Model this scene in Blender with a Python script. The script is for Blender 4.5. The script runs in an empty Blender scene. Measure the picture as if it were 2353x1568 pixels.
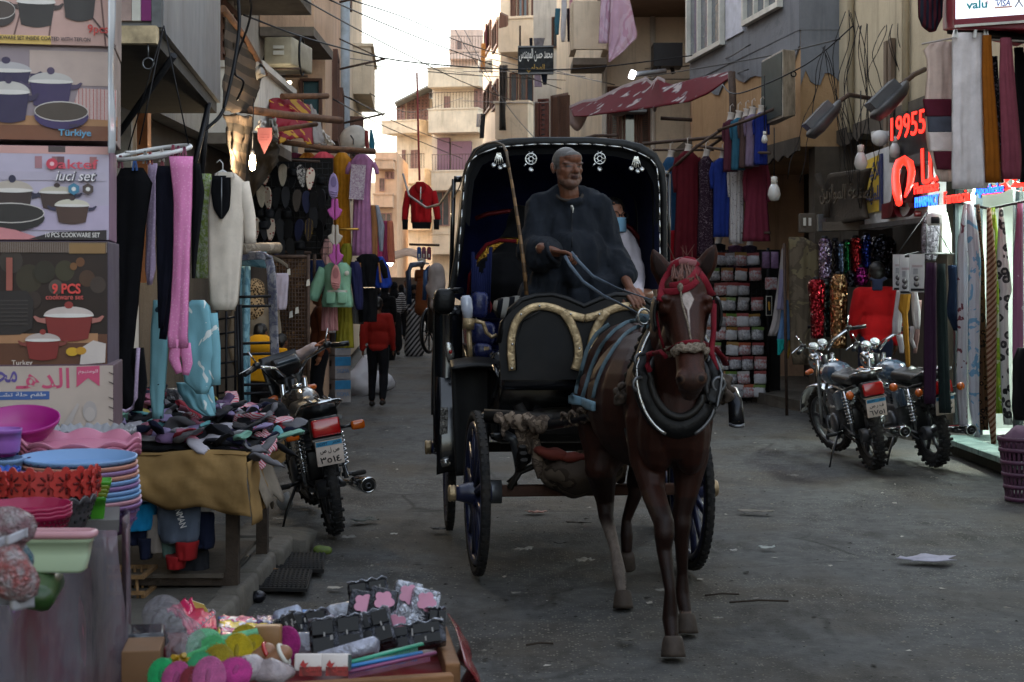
import bpy,bmesh,math,random
from math import sin,cos,pi,radians,sqrt,floor
from mathutils import Vector as V,Matrix as M,Euler,noise
RN=random.Random(11)
SC=bpy.context.scene
COL=SC.collection
# ------------------------------------------------------------------ camera, sky, light, exposure
F,CX,CY,CH=3500.0,1176.5,650.0,1.6
cam=bpy.data.cameras.new('camera');cam_o=bpy.data.objects.new('camera',cam);COL.objects.link(cam_o)
cam_o.location=(0,0,CH);cam_o.rotation_euler=(pi/2,0,0)
cam.sensor_width=36;cam.lens=36*F/2353;cam.shift_y=-(784-CY)/2353
cam.clip_start=.1;cam.clip_end=2000
cam.dof.use_dof=True;cam.dof.focus_distance=8.6;cam.dof.aperture_fstop=9.5
SC.camera=cam_o
world=bpy.data.worlds.new('World');SC.world=world;world.use_nodes=True
_n=world.node_tree.nodes;_n.clear()
sky=_n.new('ShaderNodeTexSky');sky.sky_type='NISHITA';sky.sun_disc=False
SUN_EL,SUN_ROT=radians(15),radians(-62)
sky.sun_elevation=SUN_EL;sky.sun_rotation=SUN_ROT;sky.air_density=1.2;sky.dust_density=2.5;sky.ozone_density=1.0;sky.altitude=50
bg=_n.new('ShaderNodeBackground');bg.inputs[1].default_value=.15
wo=_n.new('ShaderNodeOutputWorld')
hs_=_n.new('ShaderNodeHueSaturation');hs_.inputs['Saturation'].default_value=.5
world.node_tree.links.new(sky.outputs[0],hs_.inputs['Color']);world.node_tree.links.new(hs_.outputs[0],bg.inputs[0]);world.node_tree.links.new(bg.outputs[0],wo.inputs[0])
sun=bpy.data.lights.new('sun','SUN');sun.energy=.5;sun.angle=radians(12);sun.color=(1,.93,.86)
sun_o=bpy.data.objects.new('sun',sun);COL.objects.link(sun_o)
_sd=V((sin(SUN_ROT)*cos(SUN_EL),cos(SUN_ROT)*cos(SUN_EL),sin(SUN_EL)))
sun_o.rotation_euler=_sd.to_track_quat('Z','Y').to_euler();sun_o.location=(0,0,40)
vs=SC.view_settings;vs.view_transform='Standard';vs.look='None';vs.gamma=1;vs.exposure=2.45;vs.use_curve_mapping=False
SC.cycles.max_bounces=6;SC.cycles.diffuse_bounces=3;SC.cycles.transparent_max_bounces=12
# ------------------------------------------------------------------ helpers
TMP=bpy.data.scenes.new('tmp')
def W(px,py,z):return V(((px-CX)/F*z,z,CH-(py-CY)/F*z))
def G(px,py,h=0):
 d=(CH-h)*F/(py-CY);return V(((px-CX)/F*d,d,h))
def S(px,z):return px*z/F
def lin(h):
 if not isinstance(h,str):return tuple(h)
 h=h.lstrip('#');o=[]
 for i in(0,2,4):
  c=int(h[i:i+2],16)/255;o.append(c/12.92 if c<=.04045 else((c+.055)/1.055)**2.4)
 return tuple(o)
MATS={}
class NT:
 def __init__(s,name):
  s.m=bpy.data.materials.new(name);s.m.use_nodes=True;s.t=s.m.node_tree;s.b=s.t.nodes['Principled BSDF'];s._tc=None
 def n(s,ty,**k):
  o=s.t.nodes.new('ShaderNode'+ty)
  for a,v in k.items():
   if a.startswith('i_'):
    key=a[2:];key=int(key)if key.isdigit()else key.replace('_',' ')
    s.set(o.inputs[key],v)
   else:setattr(o,a,v)
  return o
 def set(s,inp,v):
  if isinstance(v,bpy.types.NodeSocket):s.t.links.new(v,inp)
  elif isinstance(v,str):inp.default_value=(*lin(v),1)
  elif isinstance(v,(tuple,list))and len(v)==3 and inp.type=='RGBA':inp.default_value=(*v,1)
  else:inp.default_value=v
 def co(s,sc=(1,1,1)):
  if s._tc is None:s._tc=s.n('TexCoord')
  if sc==(1,1,1):return s._tc.outputs['Object']
  return s.n('Mapping',i_0=s._tc.outputs['Object'],i_Scale=sc).outputs[0]
 def noise(s,scale,det=3,rough=.55,sc=(1,1,1),dist=0):
  return s.n('TexNoise',i_Vector=s.co(sc),i_Scale=scale,i_Detail=det,i_Roughness=rough,i_Distortion=dist).outputs[0]
 def voro(s,scale,feat='F1',sc=(1,1,1),out='Distance',vec=None):
  return s.n('TexVoronoi',feature=feat,i_Vector=vec if vec is not None else s.co(sc),i_Scale=scale).outputs[out]
 def ramp(s,fac,stops,const=False):
  r=s.n('ValToRGB',i_0=fac);e=r.color_ramp.elements
  if const:r.color_ramp.interpolation='CONSTANT'
  while len(e)<len(stops):e.new(.5)
  for i,(p,c)in enumerate(stops):
   e[i].position=p;c=lin(c)if not isinstance(c,(int,float))else(c,c,c);e[i].color=(*c,1)
  return r.outputs[0]
 def mix(s,f,a,b,mode='MIX'):
  o=s.n('Mix',data_type='RGBA',blend_type=mode)
  s.set(o.inputs[0],f);s.set(o.inputs[6],a);s.set(o.inputs[7],b);return o.outputs[2]
 def math(s,op,a,b=0,c=0):return s.n('Math',operation=op,i_0=a,i_1=b,i_2=c).outputs[0]
 def bump(s,h,st=.3,d=.01):
  s.t.links.new(s.n('Bump',i_Height=h,i_Strength=st,i_Distance=d).outputs[0],s.b.inputs['Normal'])
 def p(s,**k):
  for a,v in k.items():s.set(s.b.inputs[a.replace('_',' ')],v)
  return s
def mul(c,f):return tuple(min(1,x*f)for x in lin(c))
def mat(name,col,rough=.7,metal=0,var=.18,vs=6,bump=0,bs=80,spec=.4,emit=0,alpha=1,trans=0,coat=0,dirt=0,sc=(1,1,1)):
 if name in MATS:return MATS[name]
 t=NT(name);c=lin(col)
 a=t.ramp(t.noise(vs,4,.6,sc),[(.3,mul(c,1-var)),(.7,mul(c,1+var))])
 if dirt:a=t.mix(t.ramp(t.noise(vs*.35,6,.7,sc),[(.45,0.),(.7,dirt)]),a,mul('#4a4136',.55))
 t.p(Base_Color=a,Roughness=rough,Metallic=metal,Specular_IOR_Level=spec)
 if rough>.2 and var:t.set(t.b.inputs['Roughness'],t.n('MapRange',i_0=t.noise(vs*2.3,3),i_3=max(.05,rough-.1),i_4=min(1,rough+.1)).outputs[0])
 if bump:t.bump(t.noise(bs,4,.6,sc),bump,.01)
 if emit:t.p(Emission_Color=c,Emission_Strength=emit)
 if alpha<1:t.p(Alpha=alpha)
 if trans:t.p(Transmission_Weight=trans)
 if coat:t.p(Coat_Weight=coat,Coat_Roughness=.1)
 MATS[name]=t.m;return t.m
def cloth(name,col,rough=.85,var=.14,weave=500,bump=.25,streak=0):
 if name in MATS:return MATS[name]
 t=NT(name);c=lin(col)
 a=t.ramp(t.noise(9,5,.65),[(.28,mul(c,1-var)),(.72,mul(c,1+var))])
 if streak:a=t.mix(t.math('MULTIPLY',t.noise(40,2,.5,(1,1,.03)),streak),a,mul(c,.35))
 t.p(Base_Color=a,Roughness=rough,Specular_IOR_Level=.12,Sheen_Weight=.02,Sheen_Roughness=.5)
 t.bump(t.math('ADD',t.noise(weave,2),t.math('MULTIPLY',t.noise(25,4),2.)),bump,.006)
 MATS[name]=t.m;return t.m
def pat(name,kind,a,b,scale=20,c3=None,rough=.8,th=.35,metal=0,rot=0):
 if name in MATS:return MATS[name]
 t=NT(name);a,b=lin(a),lin(b);v=t.co()
 if kind=='spots':col=t.ramp(t.voro(scale),[(0,b),(th,a)],True)
 elif kind=='leopard':
  d=t.voro(scale);col=t.ramp(d,[(0,lin(c3 or '#8a5a2a')),(.2,b),(th+.1,a)],True)
 elif kind=='stripe':
  m=t.n('Mapping',i_0=v,i_Rotation=(0,rot,0)).outputs[0]
  col=t.ramp(t.n('TexWave',bands_direction='Z',i_Vector=m,i_Scale=scale,i_Distortion=.6,i_Detail=1.).outputs['Fac'],[(0,a),(th+.1,b)],True)
 elif kind=='floral':
  nv=t.mix(.35,v,t.n('TexNoise',i_Vector=v,i_Scale=scale*.8).outputs[1])
  col=t.ramp(t.voro(scale,vec=nv),[(0,lin(c3)if c3 else b),(.22,b),(th,a)],True)
 elif kind=='blotch':col=t.ramp(t.noise(scale,3,.6,dist=1.),[(0,a),(.45,b),(.54,lin(c3)if c3 else a)],True)
 elif kind=='sequin':
  cc=t.voro(scale,out='Color');d=t.n('SeparateColor',i_0=cc)
  col=t.mix(t.ramp(d.outputs[0],[(.55,0.),(.9,1.)]),a,b)
  nm=t.n('NormalMap');
  t.set(nm.inputs['Color'],t.mix(.55,(.5,.5,1),cc));nm.inputs['Strength'].default_value=.8
  t.t.links.new(nm.outputs[0],t.b.inputs['Normal']);metal,rough=.75,.22
 elif kind=='foil':
  col=t.mix(t.ramp(t.noise(scale,4,.7),[(.42,0.),(.62,1.)]),a,b);t.bump(t.noise(scale*1.6,3,.6,dist=1.5),.9,.03)
 elif kind=='grid':
  m=t.n('TexBrick',i_Vector=v,i_Color1=(*b,1),i_Color2=(*mul(b,.8),1),i_Mortar=(*a,1),i_Scale=scale);m.offset=0
  col=m.outputs[0]
 col=t.mix(t.ramp(t.noise(5,4),[(.3,.0),(.8,.28)]),col,mul(a,.45))
 t.p(Base_Color=col,Roughness=rough,Metallic=metal,Specular_IOR_Level=.1 if rough>.6 else.35)
 if kind not in('foil','sequin'):t.bump(t.noise(200,3),.2,.005)
 MATS[name]=t.m;return t.m
def vcol(name,rough=.6,spec=.3,bump=.2,bs=120,sheen=0,sc=(1,1,1),var=.25):
 """colour read from the mesh's own 'Col' attribute, broken up by noise"""
 if name in MATS:return MATS[name]
 t=NT(name);a=t.n('Attribute',attribute_name='Col').outputs[0]
 a=t.mix(1.,a,t.ramp(t.noise(bs*.3,4,.6,sc),[(.3,1-var),(.7,1+.0)]),'MULTIPLY')
 t.p(Base_Color=a,Roughness=rough,Specular_IOR_Level=spec,Sheen_Weight=sheen)
 t.bump(t.noise(bs,4,.6,sc),bump,.006);MATS[name]=t.m;return t.m
def glow(name,col,st):
 if name in MATS:return MATS[name]
 t=NT(name);t.p(Base_Color=mul(col,.6),Emission_Color=lin(col),Emission_Strength=st,Roughness=.4);MATS[name]=t.m;return t.m
def rotm(e):return Euler([radians(x)for x in e]).to_matrix()
class MB:
 def __init__(s):s.v,s.f,s.m,s.s=[],[],[],[]
 def add(s,vs,fs,mi=0,sm=False):
  k=len(s.v);s.v+=[tuple(x)for x in vs]
  for f in fs:s.f.append([i+k for i in f]);s.m.append(mi);s.s.append(sm)
  return s
 def hexa(s,p,mi=0):
  return s.add(p,[(3,2,1,0),(4,5,6,7),(0,1,5,4),(1,2,6,5),(2,3,7,6),(3,0,4,7)],mi)
 def box(s,c,d,r=None,mi=0):
  c=V(c);h=[x/2 for x in d];r=rotm(r)if isinstance(r,tuple)else r
  P=[V((x*h[0],y*h[1],z*h[2]))for z in(-1,1)for x,y in((-1,-1),(1,-1),(1,1),(-1,1))]
  return s.hexa([c+(r@q if r else q)for q in P],mi)
 def rbox(s,c,d,b=.01,r=None,mi=0):
  c=V(c);h=[x/2 for x in d];b=min(b,*[x*.98 for x in h]);r=rotm(r)if isinstance(r,tuple)else r
  def ring(ix,iy,z):
   o=[]
   for sx,sy,a0 in((1,1,0),(-1,1,90),(-1,-1,180),(1,-1,270)):
    for k in(0,45,90):
     a=radians(a0+k);o.append(V((sx*(h[0]-b)+ix*cos(a),sy*(h[1]-b)+iy*sin(a),z)))
   return o
  rs=[ring(0,0,-h[2]),ring(b*.7,b*.7,-h[2]+b*.3),ring(b,b,-h[2]+b),ring(b,b,h[2]-b),ring(b*.7,b*.7,h[2]-b*.3),ring(0,0,h[2])]
  s.rings([[c+(r@q if r else q)for q in g]for g in rs],True,mi,True);return s
 def rings(s,rs,cap=True,mi=0,sm=True,closed=True):
  n=len(rs[0]);vs=[q for g in rs for q in g];fs=[]
  for i in range(len(rs)-1):
   for j in range(n if closed else n-1):
    k=(j+1)%n;fs.append((i*n+j,i*n+k,(i+1)*n+k,(i+1)*n+j))
  s.add(vs,fs,mi,sm)
  if cap:
   k0=len(s.v)-len(vs)
   for f in([k0+j for j in range(n)][::-1],[k0+(len(rs)-1)*n+j for j in range(n)]):s.f.append(f);s.m.append(mi);s.s.append(False)
  return s
 def tube(s,pts,r,n=8,cap=True,mi=0,flat=None,up=None,closed=False):
  pts=[V(p)for p in pts];N=len(pts);rs=[]
  rr=r if isinstance(r,(list,tuple))else[r]*N
  ref=up
  for i,p in enumerate(pts):
   if closed:t=pts[(i+1)%N]-pts[i-1]
   else:t=pts[min(i+1,N-1)]-pts[max(i-1,0)]
   if t.length<1e-9:t=V((0,0,1))
   t.normalize()
   a=V(ref)if ref is not None else(V((0,0,1))if abs(t.z)<.9 else V((1,0,0)))
   x=t.cross(a)
   if x.length<1e-4:x=t.cross(V((0,1,.01)))
   x.normalize();y=x.cross(t).normalized()
   if ref is None:ref=None
   fl=flat or(1,1)
   rs.append([p+x*(rr[i]*fl[0]*cos(2*pi*j/n))+y*(rr[i]*fl[1]*sin(2*pi*j/n))for j in range(n)])
  if closed:rs.append(rs[0]);cap=False
  return s.rings(rs,cap,mi,True)
 def ell(s,c,r,e=None,nu=12,nv=8,mi=0):
  c=V(c);r=(r,r,r)if isinstance(r,(int,float))else r;e=rotm(e)if isinstance(e,tuple)else e;rs=[]
  for i in range(nv+1):
   a=-pi/2+pi*i/nv;k=max(cos(a),.02)
   g=[V((r[0]*k*cos(2*pi*j/nu),r[1]*k*sin(2*pi*j/nu),r[2]*sin(a)))for j in range(nu)]
   rs.append([c+(e@q if e else q)for q in g])
  return s.rings(rs,True,mi,True)
 def caps(s,p,q,r1,r2=None,n=10,flat=(1,1),up=None,mi=0):
  p,q=V(p),V(q);r2=r1 if r2 is None else r2;t=(q-p).normalized();pts,rr=[],[]
  for k in range(4):a=pi/2*k/3.0;pts.append(p-t*(r1*cos(a)));rr.append(max(r1*sin(a),r1*.05))
  for k in range(4):a=pi/2*(1-k/3.0);pts.append(q+t*(r2*cos(a)));rr.append(max(r2*sin(a),r2*.05))
  return s.tube(pts,rr,n,True,mi,flat,up)
 def lathe(s,prof,c=(0,0,0),r=None,n=20,mi=0,cap=True,sx=1,sy=1,wob=None):
  c=V(c);r=rotm(r)if isinstance(r,tuple)else r;rs=[]
  for(a,z)in prof:
   g=[]
   for j in range(n):
    t=2*pi*j/n;k=a*(1+(wob(t,z)if wob else 0));q=V((k*cos(t)*sx,k*sin(t)*sy,z));g.append(c+(r@q if r else q))
   rs.append(g)
  return s.rings(rs,cap,mi,True)
 def torus(s,c,R,r,e=None,n=28,m=8,mi=0,a0=0,a1=360,flat=(1,1),sx=1,sy=1):
  c=V(c);e=rotm(e)if isinstance(e,tuple)else e;full=abs(a1-a0)>=360;rs=[]
  for i in range(n if full else n+1):
   t=radians(a0+(a1-a0)*i/n);g=[]
   for j in range(m):
    u=2*pi*j/m;k=R+r*flat[0]*cos(u);q=V((k*cos(t)*sx,k*sin(t)*sy,r*flat[1]*sin(u)));g.append(c+(e@q if e else q))
   rs.append(g)
  if full:rs.append(rs[0])
  return s.rings(rs,not full,mi,True)
 def prism(s,poly,o,ux,uy,th,mi=0,sm=False):
  o,ux,uy=V(o),V(ux),V(uy);n=ux.cross(uy).normalized()*th;k=len(poly)
  a=[o+ux*x+uy*y for x,y in poly];b=[q+n for q in a]
  return s.add(a+b,[tuple(range(k))[::-1],tuple(range(k,2*k))]+[(i,(i+1)%k,k+(i+1)%k,k+i)for i in range(k)],mi,sm)
 def sheet(s,fn,nu,nv,th=.004,mi=0,sm=True):
  P=[[V(fn(i/nu,j/nv))for i in range(nu+1)]for j in range(nv+1)];w=nu+1;A,B=[],[]
  for j in range(nv+1):
   for i in range(w):
    du=P[j][min(i+1,nu)]-P[j][max(i-1,0)];dv=P[min(j+1,nv)][i]-P[max(j-1,0)][i];n=du.cross(dv)
    n=n.normalized()*th/2 if n.length>1e-12 else V((0,0,th/2));A.append(P[j][i]+n);B.append(P[j][i]-n)
  K=len(A);fs=[]
  for j in range(nv):
   for i in range(nu):
    a=j*w+i;fs.append((a,a+1,a+w+1,a+w));fs.append((K+a+w,K+a+w+1,K+a+1,K+a))
  for i in range(nu):fs.append((i,K+i,K+i+1,i+1));a=nv*w+i;fs.append((a+1,K+a+1,K+a,a))
  for j in range(nv):a=j*w;fs.append((a+w,K+a+w,K+a,a));a=j*w+nu;fs.append((a,K+a,K+a+w,a+w))
  return s.add(A+B,fs,mi,sm)
 def xf(s,m,k0=0):
  s.v=s.v[:k0]+[tuple(m@V(q))for q in s.v[k0:]];return s
 def mesh(s,name='m'):
  me=bpy.data.meshes.new(name);me.from_pydata(s.v,[],s.f)
  me.polygons.foreach_set('material_index',s.m);me.polygons.foreach_set('use_smooth',s.s);me.update();return me
 def bbox(s):return[(min(q[i]for q in s.v),max(q[i]for q in s.v))for i in range(3)]
OFF={}
def tag(o,label=None,cat=None,group=None,kind=None):
 if label:o['label']=label
 if cat:o['category']=cat
 if group:o['group']=group
 if kind:o['kind']=kind
 return o
def thing(name,label,cat,loc=(0,0,0),group=None,rot=0):
 o=bpy.data.objects.new(name,None);o.empty_display_size=.1;COL.objects.link(o);o.location=loc;o.rotation_euler=(0,0,radians(rot))
 OFF[o]=V(loc)if not rot else None
 return tag(o,label,cat,group)
def put(src,name,mats,parent=None,local=False,bevel=0,label=None,kind=None,origin=None):
 """link a mesh as ONE object; world coordinates unless local; as a child it moves with its parent"""
 me=src.mesh(name)if isinstance(src,MB)else src
 me.name=name
 o=bpy.data.objects.new(name,me);COL.objects.link(o)
 for m in(mats if isinstance(mats,(list,tuple))else[mats]):me.materials.append(m)
 if parent is not None:
  o.parent=parent;off=OFF.get(parent)
  if not local and off is not None:me.transform(M.Translation(-off));OFF[o]=off
  else:OFF[o]=None
 elif not local:
  if origin is None:
   n=len(me.vertices);xs=[0]*(n*3);me.vertices.foreach_get('co',xs)
   origin=V(((min(xs[0::3])+max(xs[0::3]))/2,(min(xs[1::3])+max(xs[1::3]))/2,min(xs[2::3])))
  me.transform(M.Translation(-V(origin)));o.location=origin;OFF[o]=V(origin)
 if bevel:
  b=o.modifiers.new('edge','BEVEL');b.width=bevel;b.segments=2;b.limit_method='ANGLE'
 tag(o,label,None,None,kind);return o
def solo(src,name,mats,label,cat,group=None,**k):return tag(put(src,name,mats,**k),label,cat,group)
def struct(src,name,mats,**k):return put(src,name,mats,kind='structure',**k)
def dup(o,loc=None,rot=None,label=None,group=None,parent=None):
 c=o.copy();COL.objects.link(c);c.parent=parent
 if loc is not None:c.location=loc
 if rot is not None:c.rotation_euler=rot
 if label:c['label']=label
 if group:c['group']=group
 for ch in list(o.children):dup(ch,parent=c)
 return c
def evalmesh(o):
 TMP.view_layers[0].update();dg=TMP.view_layers[0].depsgraph;me=bpy.data.meshes.new_from_object(o.evaluated_get(dg));return me
def blob(mb,vox,it=4,fac=.5):
 """fuse overlapping closed solids into one continuous smooth skin"""
 me=mb.mesh();o=bpy.data.objects.new('t',me);TMP.collection.objects.link(o)
 r=o.modifiers.new('r','REMESH');r.mode='VOXEL';r.voxel_size=vox
 if it:q=o.modifiers.new('s','SMOOTH');q.iterations=it;q.factor=fac
 m2=evalmesh(o);bpy.data.objects.remove(o);bpy.data.meshes.remove(me);m2.materials.clear()
 m2.polygons.foreach_set('use_smooth',[True]*len(m2.polygons));return m2
def ruffle(me,amp,sc,seed=0,stretch=(1,1,1),mask=None):
 out=[]
 for c,n in[(v.co.copy(),v.normal.copy())for v in me.vertices]:
  k=amp*noise.noise(V((c.x*stretch[0],c.y*stretch[1],c.z*stretch[2]))*sc+V((seed*7.3,seed*3.1,0)));out.extend(c+n*(k*mask(c)if mask else k))
 me.vertices.foreach_set('co',out)
 me.update();return me
def paint(me,fn):
 at=me.color_attributes.new('Col','FLOAT_COLOR','POINT');buf=[]
 for v in me.vertices:buf+=[*fn(v.co,v.normal),1]
 at.data.foreach_set('color',buf);return me
ARF={}
for _ch,_f in{'ا':'FE8D FE8E','ب':'FE8F FE90 FE91 FE92','ت':'FE95 FE96 FE97 FE98','ة':'FE93 FE94','ح':'FEA1 FEA2 FEA3 FEA4','د':'FEA9 FEAA','ر':'FEAD FEAE','س':'FEB1 FEB2 FEB3 FEB4','ش':'FEB5 FEB6 FEB7 FEB8',
  'ص':'FEB9 FEBA FEBB FEBC','ط':'FEC1 FEC2 FEC3 FEC4','ف':'FED1 FED2 FED3 FED4','ق':'FED5 FED6 FED7 FED8','ل':'FEDD FEDE FEDF FEE0','م':'FEE1 FEE2 FEE3 FEE4','ن':'FEE5 FEE6 FEE7 FEE8','ه':'FEE9 FEEA FEEB FEEC',
  'و':'FEED FEEE','ي':'FEF1 FEF2 FEF3 FEF4','ئ':'FE89 FE8A FE8B FE8C','أ':'FE83 FE84','ى':'FEEF FEF0','ع':'FEC9 FECA FECB FECC','ذ':'FEAB FEAC','خ':'FEA5 FEA6 FEA7 FEA8','ك':'FED9 FEDA FEDB FEDC','ج':'FE9D FE9E FE9F FEA0','ز':'FEAF FEB0'}.items():
 ARF[_ch]=[chr(int(x,16))for x in _f.split()]
def ar(s):
 """shape Arabic letters into joined forms, in visual order"""
 out=[]
 for w in s.split(' '):
  o=[]
  for i,c in enumerate(w):
   if c not in ARF:o.append(c);continue
   prev=i>0 and w[i-1]in ARF and(len(ARF[w[i-1]])==4)or(i>0 and w[i-1]=='ـ')
   nxt=i+1<len(w)and(w[i+1]in ARF or w[i+1]=='ـ')
   f=ARF[c]
   o.append(f[(3 if nxt else 1)if prev and len(f)==4 else(2 if nxt and len(f)==4 else(1 if prev else 0))])
  if not all('0'<=x<='9' or '٠'<=x<='٩' for x in w):o=o[::-1]
  out.append(''.join(o))
 return ' '.join(out[::-1])
def text(s,o,ux,uy,h,m,parent,name='lettering',ext=.0015,off=0.,w=None,label=None,shear=0,local=False):
 """raised lettering: o = centre, ux/uy = reading and up directions, h = letter height, w = forced width"""
 cu=bpy.data.curves.new('t','FONT');cu.body=s;cu.size=1;cu.align_x='CENTER';cu.align_y='CENTER';cu.resolution_u=3;cu.offset=off;cu.extrude=1;cu.shear=shear
 ob=bpy.data.objects.new('t',cu);TMP.collection.objects.link(ob);me=evalmesh(ob);bpy.data.objects.remove(ob);bpy.data.curves.remove(cu)
 if not len(me.vertices):return None
 xs=[v.co.x for v in me.vertices];ys=[v.co.y for v in me.vertices];cx,cy=(min(xs)+max(xs))/2,(min(ys)+max(ys))/2;H=max(ys)-min(ys);Wd=max(xs)-min(xs)
 ky=h/H;kx=w/Wd if w else ky;ux,uy,o=V(ux).normalized(),V(uy).normalized(),V(o);n=ux.cross(uy)
 for v in me.vertices:v.co=o+ux*((v.co.x-cx)*kx)+uy*((v.co.y-cy)*ky)+n*(ext*(v.co.z+.6))
 me.materials.clear();return put(me,name,m,parent,label=label,local=local)
# ---- things hung or laid in the street, given by picture rows at a stated distance
def lerp(a,b,t):return a+(b-a)*t
def drape(mb,rows,Z,folds=4,amp=.02,th=.05,seed=0,yaw=0,nu=18,nv=16,mi=0,slope=0):
 """hanging cloth: rows (py, xl, xr) give its outline at distance Z; folds deepen towards the hem"""
 k0=len(mb.v);y0,y1=rows[0][0],rows[-1][0];rg=random.Random(seed);ph=[rg.uniform(0,6.28)for _ in range(3)]
 fr,bk=[],[]
 for j in range(nv+1):
  py=lerp(y0,y1,j/nv);i=0
  while i<len(rows)-2 and rows[i+1][0]<py:i+=1
  t=(py-rows[i][0])/max(1e-6,rows[i+1][0]-rows[i][0]);xl=lerp(rows[i][1],rows[i+1][1],t);xr=lerp(rows[i][2],rows[i+1][2],t);am=min(amp,.07*S(xr-xl,Z))
  a,b=[],[]
  for q in range(nu+1):
   u=q/nu;p=W(lerp(xl,xr,u),py,Z);pr=sqrt(max(0,1-(2*u-1)**2));v=j/nv
   fo=am*(.35+.65*v)*(sin(u*folds*6.28+ph[0]+1.5*sin(v*3+ph[1])+1.6*noise.noise(V((u*2,v*2.5,seed))))+.5*sin(u*folds*2.3*6.28+ph[2]+v*4))*(.55+.9*abs(noise.noise(V((u*3,v*2,seed+9)))))
   fo+=am*.8*noise.noise(V((p.x*9,seed,p.z*9)))+.006*noise.noise(V((p.x*24,seed,p.z*17)))
   p.y+=fo+slope*v;a.append(p-V((0,th/2*pr,0)));b.append(p+V((0,th/2*pr,0)))
  fr.append(a);bk.append(b)
 rs=[a+b[::-1]for a,b in zip(fr,bk)]
 mb.rings(rs,True,mi,True)
 if yaw:
  c=W((rows[0][1]+rows[0][2])/2,y0,Z);r=M.Translation(c)@M.Rotation(radians(yaw),4,'Z')@M.Translation(-c);mb.xf(r,k0)
 return mb
def limb(mb,pts,Z,th=.05,mi=0,n=10):
 """sleeve or trouser leg: pts (px, py, width px) at distance Z"""
 P=[W(a,b,Z)for a,b,c in pts];rr=[S(c,Z)/2 for a,b,c in pts]
 P2,R2=[],[]
 for i in range(len(P)-1):
  for k in range(3):P2.append(P[i].lerp(P[i+1],k/3));R2.append(lerp(rr[i],rr[i+1],k/3))
 P2.append(P[-1]);R2.append(rr[-1])
 m=sum(R2)/len(R2);return mb.tube(P2,R2,n,True,mi,flat=(1,min(1,th/2/m)),up=(0,1,0))
def garment(name,label,cat,m,Z,rows,sleeves=(),group=None,folds=3,amp=.018,th=.07,seed=None,parts=None,yaw=0,extra=None):
 mb=MB();seed=seed if seed is not None else int(rows[0][1]*3+rows[0][0])
 drape(mb,rows,Z,folds,amp,th,seed,yaw)
 for s_ in sleeves:limb(mb,s_,Z+.01,th*.9)
 o=solo(mb,name,m,label,cat,group)
 for nm,mm,rws in(parts or[]):
  q=MB();drape(q,rws,Z-th*.5-.012,1,.004,.02,seed,yaw,10,10);put(q,nm,mm,o)
 return o
# ================================================================== SETTING: road, pavements, ledge
def road_mat():
 t=NT('asphalt');n1=t.noise(.7,6,.62);n2=t.noise(9,6,.65);n3=t.noise(2.2,5,.7,(1,.45,1))
 base=t.ramp(n2,[(.3,'#3d3d3d'),(.7,'#585857')])
 base=t.mix(t.ramp(n1,[(.45,0.),(.62,.9)]),base,'#4a443c')
 base=t.mix(t.ramp(n3,[(.5,0.),(.66,.85)]),base,'#2f2c29')
 vc=t.voro(70,out='Color');vd=t.voro(70);sc=t.n('SeparateColor',i_0=vc)
 chip=t.math('MULTIPLY',t.math('GREATER_THAN',sc.outputs[0],.8),t.math('LESS_THAN',vd,.42))
 chip=t.math('MULTIPLY',chip,t.ramp(t.noise(1.1,4),[(.4,.05),(.6,.75)]))
 base=t.mix(t.math('MULTIPLY',chip,.6),base,'#a29c90')
 vc2=t.n('SeparateColor',i_0=t.voro(26,out='Color'));st=t.math('MULTIPLY',t.math('GREATER_THAN',vc2.outputs[1],.93),t.math('LESS_THAN',t.voro(26),.3))
 base=t.mix(t.math('MULTIPLY',st,.7),base,'#2a2724')
 ck=t.voro(.9,'DISTANCE_TO_EDGE',vec=t.mix(.12,t.co(),t.n('TexNoise',i_Vector=t.co(),i_Scale=3.).outputs[1]));base=t.mix(t.math('MULTIPLY',t.ramp(ck,[(.004,1.),(.02,0.)]),t.ramp(t.noise(.6,3),[(.5,0.),(.6,.7)])),base,'#1f1c1a')
 t.p(Base_Color=base,Roughness=.82,Specular_IOR_Level=.3)
 h=t.math('ADD',t.math('MULTIPLY',n2,.6),t.math('ADD',t.math('MULTIPLY',t.noise(60,4,.7),.5),t.math('MULTIPLY',chip,.35)))
 t.bump(h,.8,.02);return t.m
def road_h(x,y):
 a=noise.noise(V((x*.5,y*.5,0)))*.02+noise.noise(V((x*1.4,y*2.6,3)))*.011
 k=max(0,1-abs(y-6.4)/2.6)*max(0,1-abs(x-.4)/3.2)
 a+=k*.012*sin(y*17+2.4*noise.noise(V((x*1.3,y,8)))*3)*(.5+.5*noise.noise(V((x*.8,y*.8,5))))
 a+=.008*noise.noise(V((x*4,y*6,9)))
 if y>40 or y<0:a=0
 e=max(0,1-abs(x+1.62)/.55)
 return a-.02+(e*.035 if 4<y<9.6 else 0)
xs=[-200,-60,-20,-8,-4]+[-2.9+.075*i for i in range(100)]+[4.8,6,10,20,60,200]
ys=[-60,-10,0,2]+[3+.06*i for i in range(150)]+[12+.2*i for i in range(50)]+[22+i for i in range(20)]+[45,60,90,140,220,400]
mb=MB();mb.add([(x,y,road_h(x,y))for y in ys for x in xs],[(j*len(xs)+i,j*len(xs)+i+1,(j+1)*len(xs)+i+1,(j+1)*len(xs)+i)for j in range(len(ys)-1)for i in range(len(xs)-1)],0,True)
struct(mb,'road',road_mat(),origin=(0,0,0))
PAVE=mat('pavement_concrete','#57534c',.9,var=.3,vs=3,bump=.9,bs=25,dirt=.6)
mb=MB()
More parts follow.
